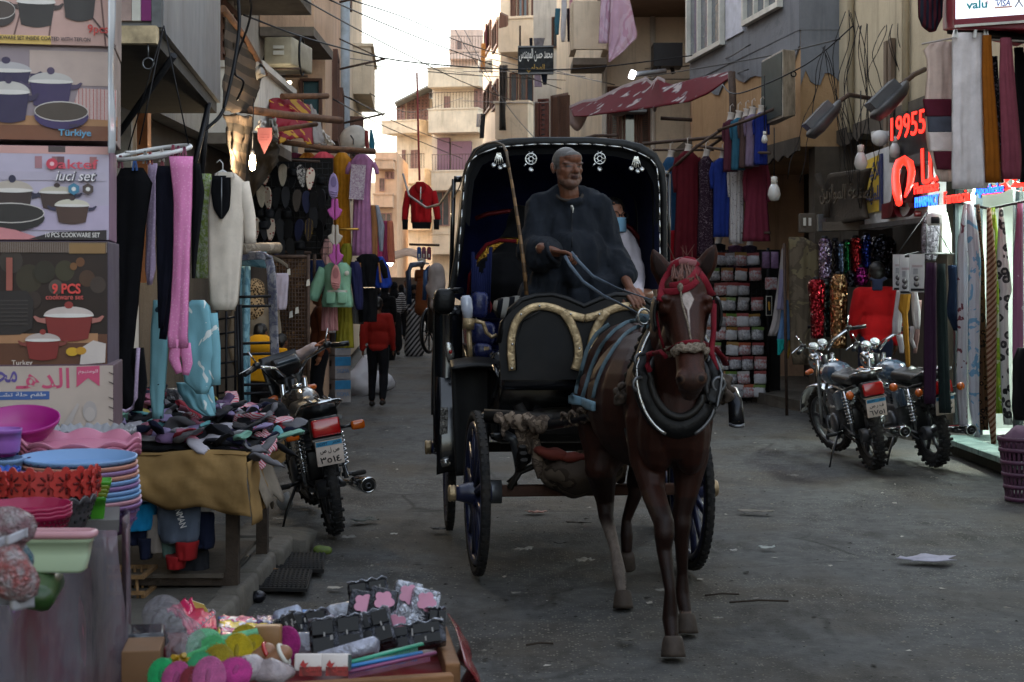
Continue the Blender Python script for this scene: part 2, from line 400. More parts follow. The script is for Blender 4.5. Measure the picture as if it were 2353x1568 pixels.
def slab(mb,outline,z0,z1,wob=.012,mi=0):
 k=len(outline);P=[(x+RN.uniform(-wob,wob),y,z0)for x,y in outline]+[(x+RN.uniform(-wob,wob)-.012,y,z1+RN.uniform(-wob,wob)*.6)for x,y in outline]
 mb.add(P,[tuple(range(k,2*k))]+[(i,(i+1)%k,k+(i+1)%k,k+i)for i in range(k)],mi)
edge=[(-1.36,5.2+.28*i)for i in range(9)]+[(-1.42,7.8),(-1.4,8.2),(-1.43,8.6),(-1.38,8.9),(-1.41,9.15),(-1.52,9.3),(-1.72,9.34),(-1.95,9.42)]
slab(mb,[(-6,3),(-1.4,3)]+edge+[(-2.1,9.5),(-2.15,12),(-2.35,16),(-2.6,20),(-3.1,27),(-4,38),(-8,38)],-.1,.115)
struct(mb,'pavement',PAVE,origin=(0,0,0))
KERB=mat('kerb_stone','#67625a',.9,var=.3,vs=6,bump=.8,bs=30,dirt=.6)
mb=MB()
kerb_proto=None
for i in range(7):
 y=5.3+i*.56
 q=MB();q.rbox((-1.35+RN.uniform(-.015,.015),y,.045),(.13,.53,.16),.025,(RN.uniform(-2,2),RN.uniform(-4,4),RN.uniform(-2,2)))
 struct(q,'kerb',KERB)
struct(MB().sheet(lambda u,v:(-1.62+u*.42,8.86+v*.42,.075+.03*noise.noise(V((u*3,v*3,1)))-.04*u*u),10,10,.12),'pavement_corner',PAVE)
MARB=pat('green_marble_slab','blotch','#5d716d','#71857f',4,'#566a66',rough=.45)
mb=MB()
for i in range(6):
 y0,y1=10.6+i*.66,10.6+(i+1)*.66-.012
 struct(MB().box((4.6,(y0+y1)/2,.125),(1.1,y1-y0,.05)),'step_slab',MARB,bevel=.006)
mb.box((4.64,12.56,.045),(1.0,3.94,.11));struct(mb,'shop_step',mat('step_base','#3a3833',.9,bump=.6,bs=20,dirt=.5))
mb=MB();slab(mb,[(4.35,14.6),(4.05,16),(3.75,18.6),(3.35,20.2),(3.0,23),(2.7,27),(2.2,34),(7,34),(7,14.6)],-.1,.13,.02);struct(mb,'pavement',PAVE,origin=(0,0,0))
# ================================================================== BUILDINGS
def plaster(name,col,stain='#6a5e50',amt=.45,streak=.5):
 if name in MATS:return MATS[name]
 t=NT(name);c=lin(col);a=t.ramp(t.noise(1.3,6,.65),[(.3,mul(c,.82)),(.7,mul(c,1.1))])
 a=t.mix(t.ramp(t.noise(2.2,6,.7,(1,1,.25)),[(.5,0.),(.8,amt)]),a,stain)
 a=t.mix(t.ramp(t.noise(9,4,.7,(1,1,.06)),[(.55,0.),(.85,streak)]),a,mul(lin(stain),.7))
 a=t.mix(t.ramp(t.noise(.8,5,.75,dist=.6),[(.62,0.),(.66,.5)]),a,mul(c,.62))
 t.p(Base_Color=a,Roughness=.92,Specular_IOR_Level=.2);t.bump(t.math('ADD',t.noise(30,5,.7),t.math('MULTIPLY',t.noise(4,4),1.5)),.35,.03)
 MATS[name]=t.m;return t.m
CREAM=plaster('cream_plaster','#d3c2ab');PEACH=plaster('peach_plaster','#caa88c');GREYW=plaster('grey_plaster','#a9a196','#55504a');WHITEW=plaster('whitewash','#c9c2b8','#7b746b',.5)
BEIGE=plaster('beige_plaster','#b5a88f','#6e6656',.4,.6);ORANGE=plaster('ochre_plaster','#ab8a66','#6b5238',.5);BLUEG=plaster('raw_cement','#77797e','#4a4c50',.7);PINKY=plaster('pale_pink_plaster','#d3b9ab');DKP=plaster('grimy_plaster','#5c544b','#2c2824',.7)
SHUT=mat('shutter_paint','#5a3d31',.7,var=.3,vs=9,bump=.3,bs=40,sc=(1,1,.2));SHUTP=mat('faded_shutter','#8a6a63',.75,var=.25);FRAMEW=mat('white_window_frame','#c9c6bd',.5,var=.1,dirt=.3)
PANE=mat('window_glass','#3a444c',.08,var=.3,vs=1.5,spec=.8);TEALP=mat('teal_glass','#3f5a60',.15,var=.2);DARK=mat('dark_interior','#141210',.95,var=.4,vs=2);RAIL=mat('rusty_rail','#4a3b33',.7,metal=.3,var=.3,vs=30)
STEEL=mat('grey_steel','#6b6d70',.45,metal=.8,var=.25,vs=12);BLK=mat('black_iron','#16161a',.5,metal=.4,var=.3,vs=15);WOODP=mat('weathered_pole','#6a4a35',.85,var=.35,vs=12,bump=.5,sc=(1,1,1),dirt=.4)
class Fac:
 """one facade line from p0 to p1 on plan; n is the side that faces the street"""
 def __init__(s,p0,p1,side):
  s.p0=V((*p0,0));d=V((*p1,0))-s.p0;s.L=d.length;s.u=d/s.L;s.n=V((-s.u.y,s.u.x,0))*side
 def pt(s,a,z,d=0):q=s.p0+s.u*a+s.n*d;return V((q.x,q.y,z))
 def px(s,px):
  k=(px-CX)/F;a=(k*s.p0.y-s.p0.x)/(s.u.x-k*s.u.y);return a,s.p0.y+s.u.y*a
 def rect(s,x0,x1,y0,y1):
  a,za=s.px(x0);b,zb=s.px(x1);z=(za+zb)/2
  return min(a,b),max(a,b),CH-(y1-CY)/F*z,CH-(y0-CY)/F*z
 def box(s,mb,a0,a1,z0,z1,d0,d1,mi=0):
  return mb.hexa([s.pt(a,z,d)for z in(z0,z1)for a,d in((a0,d0),(a1,d0),(a1,d1),(a0,d1))],mi)
def wall(f,par,m,z0,z1,a0=0,a1=None,thick=.35,name='wall',d=0):
 mb=MB();f.box(mb,a0,f.L if a1 is None else a1,z0,z1,d-thick,d);return put(mb,name,m,par)
def window(f,par,r,kind='glass',fm=FRAMEW,pm=PANE,nx=2,d=0,slats=10):
 a0,a1,z0,z1=r;w,h=a1-a0,z1-z0;t=.05*min(1,w)+.02;mb=MB()
 f.box(mb,a0,a1,z0,z0+t,d,d+.08);f.box(mb,a0,a1,z1-t,z1,d,d+.08);f.box(mb,a0,a0+t,z0+t,z1-t,d,d+.08);f.box(mb,a1-t,a1,z0+t,z1-t,d,d+.08)
 o=put(mb,'window',fm,par,kind='stuff')
 for i in range(nx):
  b0,b1=a0+t+(w-2*t)*i/nx,a0+t+(w-2*t)*(i+1)/nx
  if kind in('shutter','half')and not(kind=='half' and i==nx-1):
   q=MB();f.box(q,b0+.01,b0+.06,z0+t,z1-t,d+.01,d+.06);f.box(q,b1-.06,b1-.01,z0+t,z1-t,d+.01,d+.06)
   for k in range(slats):
    zz=z0+t+(h-2*t)*(k+.5)/slats;hh=(h-2*t)/slats*.36
    q.hexa([f.pt(a,zz+dz,dd)for dz,dd2 in((-hh,0),(hh,0))for a,dd in((b0+.05,d+.055 if dz<0 else d+.02),(b1-.05,d+.055 if dz<0 else d+.02),(b1-.05,d+.065 if dz<0 else d+.03),(b0+.05,d+.065 if dz<0 else d+.03))])
   put(q,'shutter',fm,o,kind='stuff')
  q=MB();f.box(q,b0+.012,b1-.012,z0+t,z1-t,d+.002,d+.018);put(q,'pane',pm,o)
  if i:q=MB();f.box(q,b0-.025,b0+.025,z0+t,z1-t,d+.005,d+.075);put(q,'mullion',fm,o)
 return o
def balcony(f,par,a0,a1,z,dep,h,m,slab_m=None,rail=0,th=.12):
 mb=MB();f.box(mb,a0,a1,z,z+th,0,dep);o=put(mb,'balcony',slab_m or m,par)
 q=MB()
 f.box(q,a0+.002,a1-.002,z+th,z+h,dep-.1,dep-.002);f.box(q,a0+.002,a0+.1,z+th,z+h,0,dep-.1);f.box(q,a1-.1,a1-.002,z+th,z+h,0,dep-.1)
 put(q,'parapet',m,o);c=MB()
 f.box(c,a0-.04,a1+.04,z+h,z+h+.07,-.0,dep+.05);put(c,'coping',m,o)
 if rail:
  r=MB();n=int((a1-a0)/.16)
  for i in range(n+1):p=f.pt(lerp(a0+.05,a1-.05,i/n),z+h+.07,dep-.05);r.tube([p,p+V((0,0,rail))],.012,5)
  r.tube([f.pt(a0+.03,z+h+.07+rail,dep-.05),f.pt(a1-.03,z+h+.07+rail,dep-.05)],.018,5);put(r,'railing',RAIL,o,kind='stuff')
 return o
def body(par,pts,z0,z1,m,name='wall'):
 mb=MB();k=len(pts);mb.add([(x,y,z0)for x,y in pts]+[(x,y,z1)for x,y in pts],[tuple(range(k))[::-1],tuple(range(k,2*k))]+[(i,(i+1)%k,k+(i+1)%k,k+i)for i in range(k)])
 return put(mb,name,m,par)
# ---- unseen street rows added behind the viewpoint to block sky light
mb=MB();mb.box((-6,-11,3),(6.6,29,6));mb.box((8,-9,1.9),(6.6,35,3.8));mb.box((0,-30,2.5),(30,6,5));struct(mb,'unseen_light_block',BEIGE)
# ---- left row, near to far
shopL=thing('shop_building','dim open-fronted shop house behind the cookware boxes and hanging tights','building',(-3.5,7.5,0))
body(shopL,[(-9,2),(-2.42,2),(-2.42,10.4),(-9,10.4)],3.0,7.5,GREYW)
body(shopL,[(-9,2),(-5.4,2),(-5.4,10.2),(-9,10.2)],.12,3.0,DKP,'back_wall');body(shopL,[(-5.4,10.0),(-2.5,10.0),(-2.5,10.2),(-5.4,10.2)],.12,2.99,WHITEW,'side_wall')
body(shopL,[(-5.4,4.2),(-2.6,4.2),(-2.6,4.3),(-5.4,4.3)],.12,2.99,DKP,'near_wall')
q=MB()
for x in(-2.86,-2.62):q.box((x,9.96,2.3),(.05,.05,.75))
for z in(1.95,2.3,2.65):q.box((-2.74,9.958,z),(.27,.04,.04))
for i in range(4):q.tube([(-2.84+.06*i,9.95,1.95),(-2.84+.06*i,9.95,2.66)],.008,5)
put(q,'window_grille',BLK,shopL,kind='stuff')
put(MB().box((-2.44,10.1,2.2),(.07,.10,1.2)),'door_post',mat('orange_post','#a5663c',.8,dirt=.5),shopL)
shelf_m=mat('shop_shelf','#2c2824',.9,var=.3)
for k,z in enumerate((.9,1.4,1.9,2.4)):
 put(MB().box((-4.9,7.6,z),(.7,4.4,.04)),'shelf',shelf_m,shopL)
gz=W(375,105,7)
sb=thing('sign_cabinet','large silver metal sign cabinet jutting out over the shop front','sign',(-2.1,8.4,gz.z))
q=MB();P=[(-2.42,7.0),(-1.602,7.0),(-1.88,9.82),(-2.42,9.82)]
k=4;q.add([(x,y,2.76)for x,y in P]+[(x,y,4.9)for x,y in P],[(3,2,1,0),(4,5,6,7),(0,1,5,4),(1,2,6,5),(2,3,7,6),(3,0,4,7)])
put(q,'cabinet',mat('dull_aluminium','#77797e',.5,metal=.6,var=.3,vs=3,dirt=.35,sc=(1,1,.3)),sb)
put(MB().add([(x,y,z)for z in(2.69,2.757)for x,y in[(-2.42,7.02),(-1.63,7.02),(-1.9,9.8),(-2.42,9.8)]],[(3,2,1,0),(4,5,6,7),(0,1,5,4),(1,2,6,5),(2,3,7,6),(3,0,4,7)]),'underside',mat('sign_underside','#3a3632',.9,dirt=.5),sb)
for nm,x0,x1,z0,z1,m in(('face_panel',-1.86,-1.742,2.8,4.9,mat('pinkish_panel','#a58d86',.7,dirt=.4)),('white_band',-1.740,-1.70,2.8,4.9,FRAMEW),('purple_band',-1.698,-1.652,2.8,4.9,mat('purple_vinyl','#6f1f5e',.4)),('edge_trim',-1.65,-1.604,2.77,4.9,STEEL),('dark_edge',-1.885,-1.862,2.8,4.9,BLK),('amber_panel',-2.30,-1.89,2.86,4.9,mat('amber_panel','#8a6238',.6,dirt=.4))):
 put(MB().box(((x0+x1)/2,6.985,(z0+z1)/2),(x1-x0,.025,z1-z0)),nm,m,sb)
put(MB().box((-2.02,6.96,2.73),(.80,.06,.08)),'edge_beam',mat('pale_timber','#b3a080',.8,dirt=.3,var=.3,vs=20),sb)
q=MB();q.torus((-1.66,6.95,2.60),.025,.004,(90,0,0),16,5);q.tube([(-1.66,6.95,2.70),(-1.66,6.95,2.626)],.004,5);put(q,'hook_ring',STEEL,sb)
for a,b in(((-1.9,9.5,2.69),(-2.05,9.9,1.9)),((-1.62,7.3,2.69),(-2.4,8.2,2.0)),((-1.85,9.3,2.70),(-2.0,9.3,2.05))):
 put(MB().tube([a,b],.018,6),'strut',BLK,sb)
houseA=thing('apartment_house','grimy grey house on the left with two jutting balconies over the awnings','building',(-4,14.5,0))
body(houseA,[(-9,10.42),(-2.8,10.42),(-2.82,18.98),(-9,18.98)],2.95,8,GREYW)
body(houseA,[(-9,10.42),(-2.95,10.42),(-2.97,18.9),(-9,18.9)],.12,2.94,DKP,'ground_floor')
fA=Fac((-2.8,10.42),(-2.82,18.98),-1)
for(y0,y1,x,z0,z1,m)in((13.2,15.72,-2.07,4.36,5.4,GREYW),(16.9,18.72,-2.2,4.34,5.1,PEACH),(14.0,16.1,-2.33,2.88,3.58,WHITEW)):
 o=put(MB().box(((x-2.8)/2,(y0+y1)/2,z0+.05),(-2.798-x if False else(x+2.8),y1-y0,.1)),'balcony',mat('soffit_cement','#6e6459',.9,dirt=.5),houseA)
 q=MB();q.box((x-.05,(y0+y1)/2,(z0+z1)/2+.05),(.1,y1-y0-.004,z1-z0-.1));q.box(((x-2.9)/2-.002,y0+.05,(z0+z1)/2+.05),(x+2.698,.1,z1-z0-.1));q.box(((x-2.9)/2-.002,y1-.05,(z0+z1)/2+.05),(x+2.698,.1,z1-z0-.1));put(q,'parapet',m,o)
 put(MB().box(((x-2.8)/2,(y0+y1)/2,z1+.03),(x+2.9,y1-y0+.06,.06)),'coping',WHITEW,o)
for y0,y1,z0,z1 in((13.6,14.4,4.5,6.6),(17.2,18.2,4.5,6.5),(14.3,15.2,3.0,4.3),(16.2,16.8,4.6,5.6)):
 window(fA,houseA,(y0-10.42,y1-10.42,z0,z1),'half',SHUT)
q=MB()
for x,y in((-2.77,14.95),(-2.77,15.2)):q.tube([(x,y,3.0),(x,y,9.5)],.04,8)
put(q,'drain_pipe',GREYW,houseA,kind='stuff')
houseB=thing('apartment_house','peach house on the left with a pale drain pipe, beyond the balconies','building',(-4,23,0))
body(houseB,[(-9,19),(-2.33,19),(-3.02,27.2),(-9,27.2)],.12,9.5,PEACH)
fB=Fac((-2.33,19),(-3.02,27.2),-1);fBe=Fac((-2.8,19),(-2.33,19),-1)
r=fBe.rect(690,741,182,300);window(fBe,houseB,r,'glass',SHUT,TEALP,1)
q=MB();q.tube([(-2.86,25.9,.2),(-2.86,25.9,12.6)],.09,10);q.tube([(-2.86,26.4,.2),(-2.86,26.4,12.6)],.05,8);put(q,'drain_pipe',mat('pale_blue_pipe','#a9b4bd',.6,dirt=.3),houseB,kind='stuff')
for y,zs in((21.5,(3.6,6.8,9.6)),(24.2,(3.4,6.4,9.4))):
 for z in zs:window(fB,houseB,(y-19,y-18,z,z+1.3),'shutter',SHUT)
for z in(4.2,5.1,6.2,7.2):
 q=MB();p=fB.pt(6.0,z);q.tube([p,p+fB.n*.75+V((0,0,.18))],.02,6);q.tube([p+V((0,0,.5)),p+fB.n*.7+V((0,0,.18))],.012,5);put(q,'bracket',RAIL,houseB)
houseC=thing('apartment_house','tall cream house with ledges, last one of the left row','building',(-5,33,0))
body(houseC,[(-10,27.25),(-3.04,27.25),(-3.74,38),(-10,38)],.12,10.5,CREAM)
body(houseC,[(-12,38.1),(-3.95,38.1),(-6.3,62),(-12,62)],.12,10,PEACH,'unseen_shade_wing')  # unseen wing, added to keep the sun off the far walls opposite
fC=Fac((-3.04,27.25),(-3.74,38),-1)
for z in(5.6,8.4,11.2):balcony(fC,houseC,5.0,8.5,z,.38,1.0,CREAM)
for z in(3.2,6.9,9.6):
 window(fC,houseC,(1.4,2.6,z,z+1.5),'shutter',SHUT);q=MB();p=fC.pt(1.2,z+1.2,.05);fC.box(q,1.1,1.16,z,z+1.5,0,.35);put(q,'open_shutter',SHUT,houseC)
# ---- houses closing the street
def far_house(name,label,x0,x1,Z,top,m,rows,dep=8,side=.0):
 a=W(x0,0,Z);b=W(x1,0,Z);h=thing(name,label,'building',((a.x+b.x)/2,Z,0));f=Fac((a.x,Z+side),(b.x,Z),-1)
 zt=CH-(top-CY)/F*Z;body(h,[(a.x,Z+side),(b.x,Z),(b.x,Z+dep),(a.x*(Z+dep+side)/Z+.4,Z+dep+side)],0,zt,m)
 for kind,q0,q1,y0,y1,*ex in rows:
  r=f.rect(q0,q1,y0,y1)
  if kind=='b':balcony(f,h,r[0],r[1],r[2],ex[0]if ex else 1.2,r[3]-r[2],ex[2]if len(ex)>2 else m,rail=ex[1]if len(ex)>1 else 0)
  elif kind=='c':
   q=MB();f.box(q,*r,.05,.3);put(q,'curtain',pat('mauve_curtain','stripe','#8d6d78','#6e5461',8,rot=1.57),h)
  else:window(f,h,r,{'s':'shutter','g':'glass','h':'half'}[kind],ex[0]if ex else SHUTP,nx=ex[1]if len(ex)>1 else 2,slats=8)
 return h
far_house('corner_house','cream house with slanting tin roof and shuttered veranda closing the street',908,1012,84,226,CREAM,[('b',905,990,285,312,1.5),('s',912,932,232,283),('s',936,956,224,280),('s',958,986,214,276,SHUTP,3),('s',945,962,345,392),('s',925,932,345,395),('b',940,1000,395,425,1.4,.8),('g',944,958,400,424),('s',998,1010,222,258),('g',945,965,455,490),('b',930,1005,500,530,1.0)],side=1.0)
rt=thing('tin_roof','thin slanting tin roof sheet over the shuttered veranda','roof',W(950,205,83))
q=MB();a,b,c,d=W(906,234,83),W(998,188,81.5),W(998,192,81.5),W(906,238,83);q.hexa([d,c,c+V((0,5,0)),d+V((0,5,0)),a,b,b+V((0,5,0)),a+V((0,5,0))]);put(q,'sheet',mat('grey_tin','#6a6d6c',.6,metal=.3),rt)
far_house('terrace_house','pale stepped house with curtained balcony at the far end of the street',992,1112,78,160,CREAM,[('b',995,1112,163,205,1.0,.7),('s',1021,1034,222,255),('b',1000,1112,258,310,1.3,.8),('c',1008,1036,318,395),('c',1040,1085,326,400),('b',1005,1112,398,440,1.2,.8),('g',1002,1034,440,520),('s',1090,1110,205,258),('g',1060,1085,450,520),('b',1005,1112,540,585,1.0)],side=.6)
far_house('rooftop_block','small pale block standing highest on the far roofs',1034,1114,90,68,PINKY,[('g',1050,1060,95,115),('b',1034,1114,122,140,.8,.8)])
far_house('low_house','low weathered house left of the curtained balcony house',862,912,74,350,PEACH,[('b',866,908,372,392,1.2),('s',885,906,395,412),('g',872,884,410,440),('b',862,905,450,478,.8),('g',875,900,490,520)])
far_house('end_house','shadowed house front closing the street behind the far stalls',820,1130,96,420,CREAM,[('g',880,900,520,560),('g',930,960,520,560),('g',1000,1030,520,560)])
# ---- right row, far to near
houseD=thing('apartment_house','cream house with drooping shade and boxed air conditioner, far right row','building',(3,46,0))
fD=Fac((-1.12,59),(.1,46.2),-1);body(houseD,[(-1.12,59),(.1,46.2),(8,46.2),(8,59)],0,13.5,CREAM)
for x0,x1,y0,y1 in((1116,1130,60,120),(1114,1130,200,258),(1134,1146,55,115),(1134,1146,190,250)):
 window(fD,houseD,fD.rect(x0,x1,y0,y1),'shutter',SHUT)
ac2=thing('air_conditioner','tiny white boxed air conditioner on the far cream house corner','air conditioner',W(1119,165,56));q=MB();c=W(1119,152,55);q.rbox(c,(.62,.5,.42),.03);put(q,'casing',FRAMEW,ac2);q=MB();[q.box(c+V((0,-.256,-.13+.065*i)),(.5,.01,.025))for i in range(5)];put(q,'grille',BLK,ac2,kind='stuff')
dB=[('b',1165,1262,56,130,1.0),('s',1174,1186,-10,56,SHUT,1),('g',1190,1214,-20,56,SHUT,2),('g',1222,1250,-6,54,SHUT,1),('b',1158,1232,246,326,1.0),('g',1172,1190,168,244,SHUT,1),('g',1194,1228,160,250,SHUT,2),('s',1238,1262,30,110,SHUT,1),('g',1156,1166,172,240,SHUT,1)]
dh=far_house('corner_house','cream house with stacked balconies and dark shaded windows under the black sign',1150,1268,45,-160,CREAM,dB,12,.4)
q=MB();q.sheet(lambda u,v:W(lerp(1148,1166,u)+8*v*sin(u*5),lerp(150,300,v),43.6+.5*v+.12*sin(u*14)),10,10,.02);put(q,'shade_cloth',cloth('grey_shade','#4a4542'),dh)
q=MB();q.hexa([W(*p,43.9)for p in((1150,62),(1168,58),(1168,36),(1152,28))]+[W(*p,43.3)for p in((1146,66),(1164,62),(1164,38),(1148,30))]);put(q,'awning_shutter',SHUT,dh)
far_house('narrow_house','grey white narrow house with maroon shutter right of the black sign',1226,1292,37.4,-200,WHITEW,[('s',1238,1262,228,324,mat('maroon_shutter','#56302b',.7),1),('s',1232,1238,235,320,SHUT,1),('g',1270,1286,40,110,SHUT,1)],6,.3)
houseE=thing('apartment_house','stained cream house with brown louvred shutters and cracked balcony on the right','building',(4,29,0))
fE=Fac((1.06,36.1),(1.72,28.4),-1);fEe=Fac((1.72,28.4),(4.4,28.4),-1);fE2=Fac((3.3,28.4),(2.86,24),1)
body(houseE,[(1.06,36.1),(1.72,28.4),(8,28.4),(8,36.1)],0,9.5,CREAM)
body(houseE,[(3.32,28.38),(2.88,24.02),(8,24.02),(8,28.38)],0,8.5,PEACH,'wing')
for x0,x1,y0,y1,kd,nx in((1395,1428,200,335,'shutter',1),(1432,1462,200,335,'glass',1),(1464,1500,200,335,'shutter',1)):
 window(fEe,houseE,fEe.rect(x0,x1,y0,y1),kd,SHUT,nx=nx,slats=26)
q=MB();a,b=W(1268,330,31.5),W(1306,330,31.0);hz=S(110,31.2)
for i in range(26):
 z=a.z+hz*(i+.5)/26;q.hexa([V((p.x,p.y+dy,z+dz))for dz in(-.03,.03)for p,dy in((a,-.02 if dz>0 else-.07),(b,-.02 if dz>0 else-.07),(b,.0),(a,.0))])
for p in(a,b,a.lerp(b,.5)):q.box((p.x,p.y-.02,p.z+hz/2),(.06,.08,hz))
put(q,'shutter',SHUT,houseE,kind='stuff')
q=MB();c=W(1355,100,27.5);q.box((c.x,28.0,W(1355,145,27.2).z+.06),(S(78,27.5),1.2,.12));o=put(q,'balcony',mat('soffit_cement','#6e6459',.9),houseE)
q=MB();zb=W(1355,108,27.2).z;q.box((c.x,27.45,zb+.42),(S(76,27.4),.12,.86));q.box((c.x-S(37,27.4),27.95,zb+.42),(.1,.86,.86));q.box((c.x+S(37,27.4),27.95,zb+.42),(.1,.86,.86));put(q,'parapet',CREAM,o)
o=put(MB().box((2.75,27.6,W(1500,8,27).z+.35),(2.3,1.9,.7)),'balcony',plaster('soffit_brown','#7a6756','#4a3f36',.6),houseE)
put(MB().box((2.2,27.96,4.86),(.5,.5,.3)),'lamp_box',STEEL,houseE)
put(MB().box((3.05,27.0,3.9),(.24,2.6,.2)),'beam',DKP,houseE)
for i in range(3):
 put(MB().tube([(1.72+i*.9,28.36,.1),(1.72+i*.9,28.36,8)],.05,8),'drain_pipe',WHITEW,houseE)
houseF=thing('apartment_house','house with raw cement upper floor, white windows and ochre plaster below','building',(5,21,0))
fF=Fac((2.84,24),(3.6,19),-1);fFe=Fac((3.6,19),(4.08,19),-1);zc=3.3
mid=4.75
body(houseF,[(2.84,24),(3.6,19),(8,19),(8,24)],zc,mid,ORANGE);body(houseF,[(2.80,24),(3.575,18.97),(8,18.97),(8,24)],mid,8.2,BLUEG,'upper_wall')
body(houseF,[(4.6,24),(4.9,19.1),(8,19.1),(8,24)],.1,zc-.002,mat('shop_shade_wall','#26221e',.95,var=.4),'ground_floor');body(houseF,[(2.86,23.9),(3.1,23.9),(3.1,24),(2.86,24)],.1,zc-.002,DKP,'pier');body(houseF,[(3.78,18.99),(4.2,18.99),(4.2,19.4),(3.78,19.4)],.1,zc-.002,mat('grimy_pier','#4d443a',.9,dirt=.6),'pier')  # near-black ground floor wall: the open shop's inner shade put into colour
q=MB();rr=random.Random(5)
pts=[(0,0)];n=26
for i in range(n+1):q_=i/n;pts.append((fF.L*q_,-.05-.1*rr.random()))
fF2=[fF.pt(x,zc+z,.02)for x,z in pts]
q.prism([(0,.12)]+[(x,z)for x,z in pts[1:]]+[(fF.L,.12)],fF.pt(0,zc,.003),fF.u,(0,0,1),.03);put(q,'broken_edge',DKP,houseF)
put(MB().prism([(0,0)]+[(fF.L*i/20,-.18-.45*(i/20.)*rr.random()-.1*rr.random())for i in range(21)]+[(fF.L,0)],fF.pt(0,mid+.02,.003),fF.u,(0,0,1),.02),'cement_patch',BLUEG,houseF)
put(MB().prism([(0,.3)]+[(fFe.L*i/8,-.25*rr.random()-.45)for i in range(9)]+[(fFe.L,.3)],fFe.pt(0,mid,.003),fFe.u,(0,0,1),.02),'cement_patch',BLUEG,houseF)
for x0,x1,y0,y1,nx in((1592,1672,-60,125,3),(1722,1806,-120,40,3)):
 a0,a1=fF.px(x0)[0],fF.px(x1)[0];za=CH-(y1+0-CY)/F*((fF.px(x0)[1]+fF.px(x1)[1])/2);o=window(fF,houseF,(a0,a1,za,za+1.5),'glass',FRAMEW,mat('grey_window_glass','#5a6068',.12,spec=.8),nx,d=.04)
q=MB();a0,a1=fF.px(1676)[0],fF.px(1716)[0];fF.box(q,a0,a1,5.1,7.6,.0,.06);put(q,'white_panel',mat('white_sheet_panel','#b9bcc8',.6,dirt=.2),houseF)
houseG=thing('shop_house','tall beige house wall with tangled cables above the lit pharmacy','building',(5.5,15,0))
fG=Fac((4.075,18.98),(4.42,9),-1);body(houseG,[(4.075,18.98),(4.42,9),(9,9),(9,18.98)],3.38,7.5,BEIGE)
body(houseG,[(4.085,18.9),(4.3,18.9),(4.3,18.98),(4.085,18.98)],.1,3.37,DKP,'pier')
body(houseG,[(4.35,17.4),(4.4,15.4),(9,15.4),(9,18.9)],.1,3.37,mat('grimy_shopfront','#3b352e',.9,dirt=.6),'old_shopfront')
put(MB().prism([(0,.1)]+[(3.6*i/18,-.04-.09*rr.random())for i in range(19)]+[(3.6,.1)],fG.pt(.0,3.39,.003),fG.u,(0,0,1),.03),'broken_edge',DKP,houseG)
for s_ in(2.2,2.38):
 q=MB();fG.box(q,s_,s_+.11,2.5,4.25,.01,.06);put(q,'board',mat('bare_board','#6d5c4c',.85,var=.35,vs=9,sc=(1,1,.15)),houseG)
for s_ in(.75,3.0):put(MB().tube([fG.pt(s_,3.4,.05),fG.pt(s_,9,.05)],.04,8),'drain_pipe',BEIGE,houseG)
# ================================================================== LEFT: cookware boxes
def pm(c,rough=.45):
 return mat('print_'+c.lstrip('#'),c,rough,var=.07,vs=14,spec=.5)
class Card:
 """a printed face: pixel coordinates on a plane turned by yaw at distance Z"""
 def __init__(s,x0,y1,Z,yaw,parent):
  s.x0,s.y1,s.k,s.par=x0,y1,Z/F,parent;s.o=W(x0,y1,Z);a=radians(yaw);s.ux=V((cos(a),sin(a),0));s.n=V((sin(a),-cos(a),0));s.ly=0
 def uv(s,x,y):return((x-s.x0)*s.k,(s.y1-y)*s.k)
 def pt(s,x,y,d=0):u,v=s.uv(x,y);return s.o+s.ux*u+V((0,0,v))+s.n*d
 def poly(s,name,pts,m,d=None):
  s.ly+=1;q=MB();q.prism([s.uv(*p)for p in pts],s.o+s.n*(.001+.0004*s.ly),s.ux,(0,0,1),.0006);
  return put(q,name,m,s.par)
 def rect(s,name,x0,y0,x1,y1,m):return s.poly(name,[(x0,y1),(x1,y1),(x1,y0),(x0,y0)],m)
 def txt(s,t,cx,cy,h,m,w=None,off=0,shear=0):
  s.ly+=1;return text(t,s.pt(cx,cy,.0012+.0004*s.ly),s.ux,(0,0,1),h*s.k,m,s.par,ext=.0006,off=off,w=w*s.k if w else None,shear=shear)
 def oval(s,name,cx,cy,rx,ry,m,a0=0,a1=360,n=20):
  return s.poly(name,[(cx+rx*cos(radians(a0+(a1-a0)*i/n)),cy-ry*sin(radians(a0+(a1-a0)*i/n)))for i in range(n if a1-a0>=360 else n+1)],m)
 def pot(s,cx,cy,w,h,body,lid,hand,knob=None):
  b=pm(body);s.poly('pot_print',[(cx-w*.40,cy+h*.5)]+[(cx-w*.40+w*.8*i/8,cy+h*.5+h*.10*sin(pi*i/8))for i in range(1,8)]+[(cx+w*.40,cy+h*.5),(cx+w*.5,cy-h*.35),(cx-w*.5,cy-h*.35)],b)
  for sg in(-1,1):s.poly('handle_print',[(cx+sg*w*.48,cy-h*.05),(cx+sg*w*.66,cy-h*.12),(cx+sg*w*.74,cy-h*.3),(cx+sg*w*.7,cy-h*.34),(cx+sg*w*.6,cy-h*.25),(cx+sg*w*.49,cy-h*.25)][::1 if sg>0 else-1],pm(hand))
  s.oval('lid_print',cx,cy-h*.33,w*.52,h*.34,pm(lid),0,180);s.oval('rim_print',cx,cy-h*.34,w*.53,h*.075,pm('#d8d2cc'))
  s.oval('knob_print',cx,cy-h*.72,w*.09,h*.13,pm(knob or hand))
 def pan(s,cx,cy,w,h,out,inn):
  s.oval('pan_print',cx,cy+h*.12,w*.5,h*.46,pm(out));s.oval('pan_print',cx,cy-h*.05,w*.5,h*.36,pm('#cfc6c0'));s.oval('pan_print',cx,cy-h*.05,w*.485,h*.325,pm(inn))
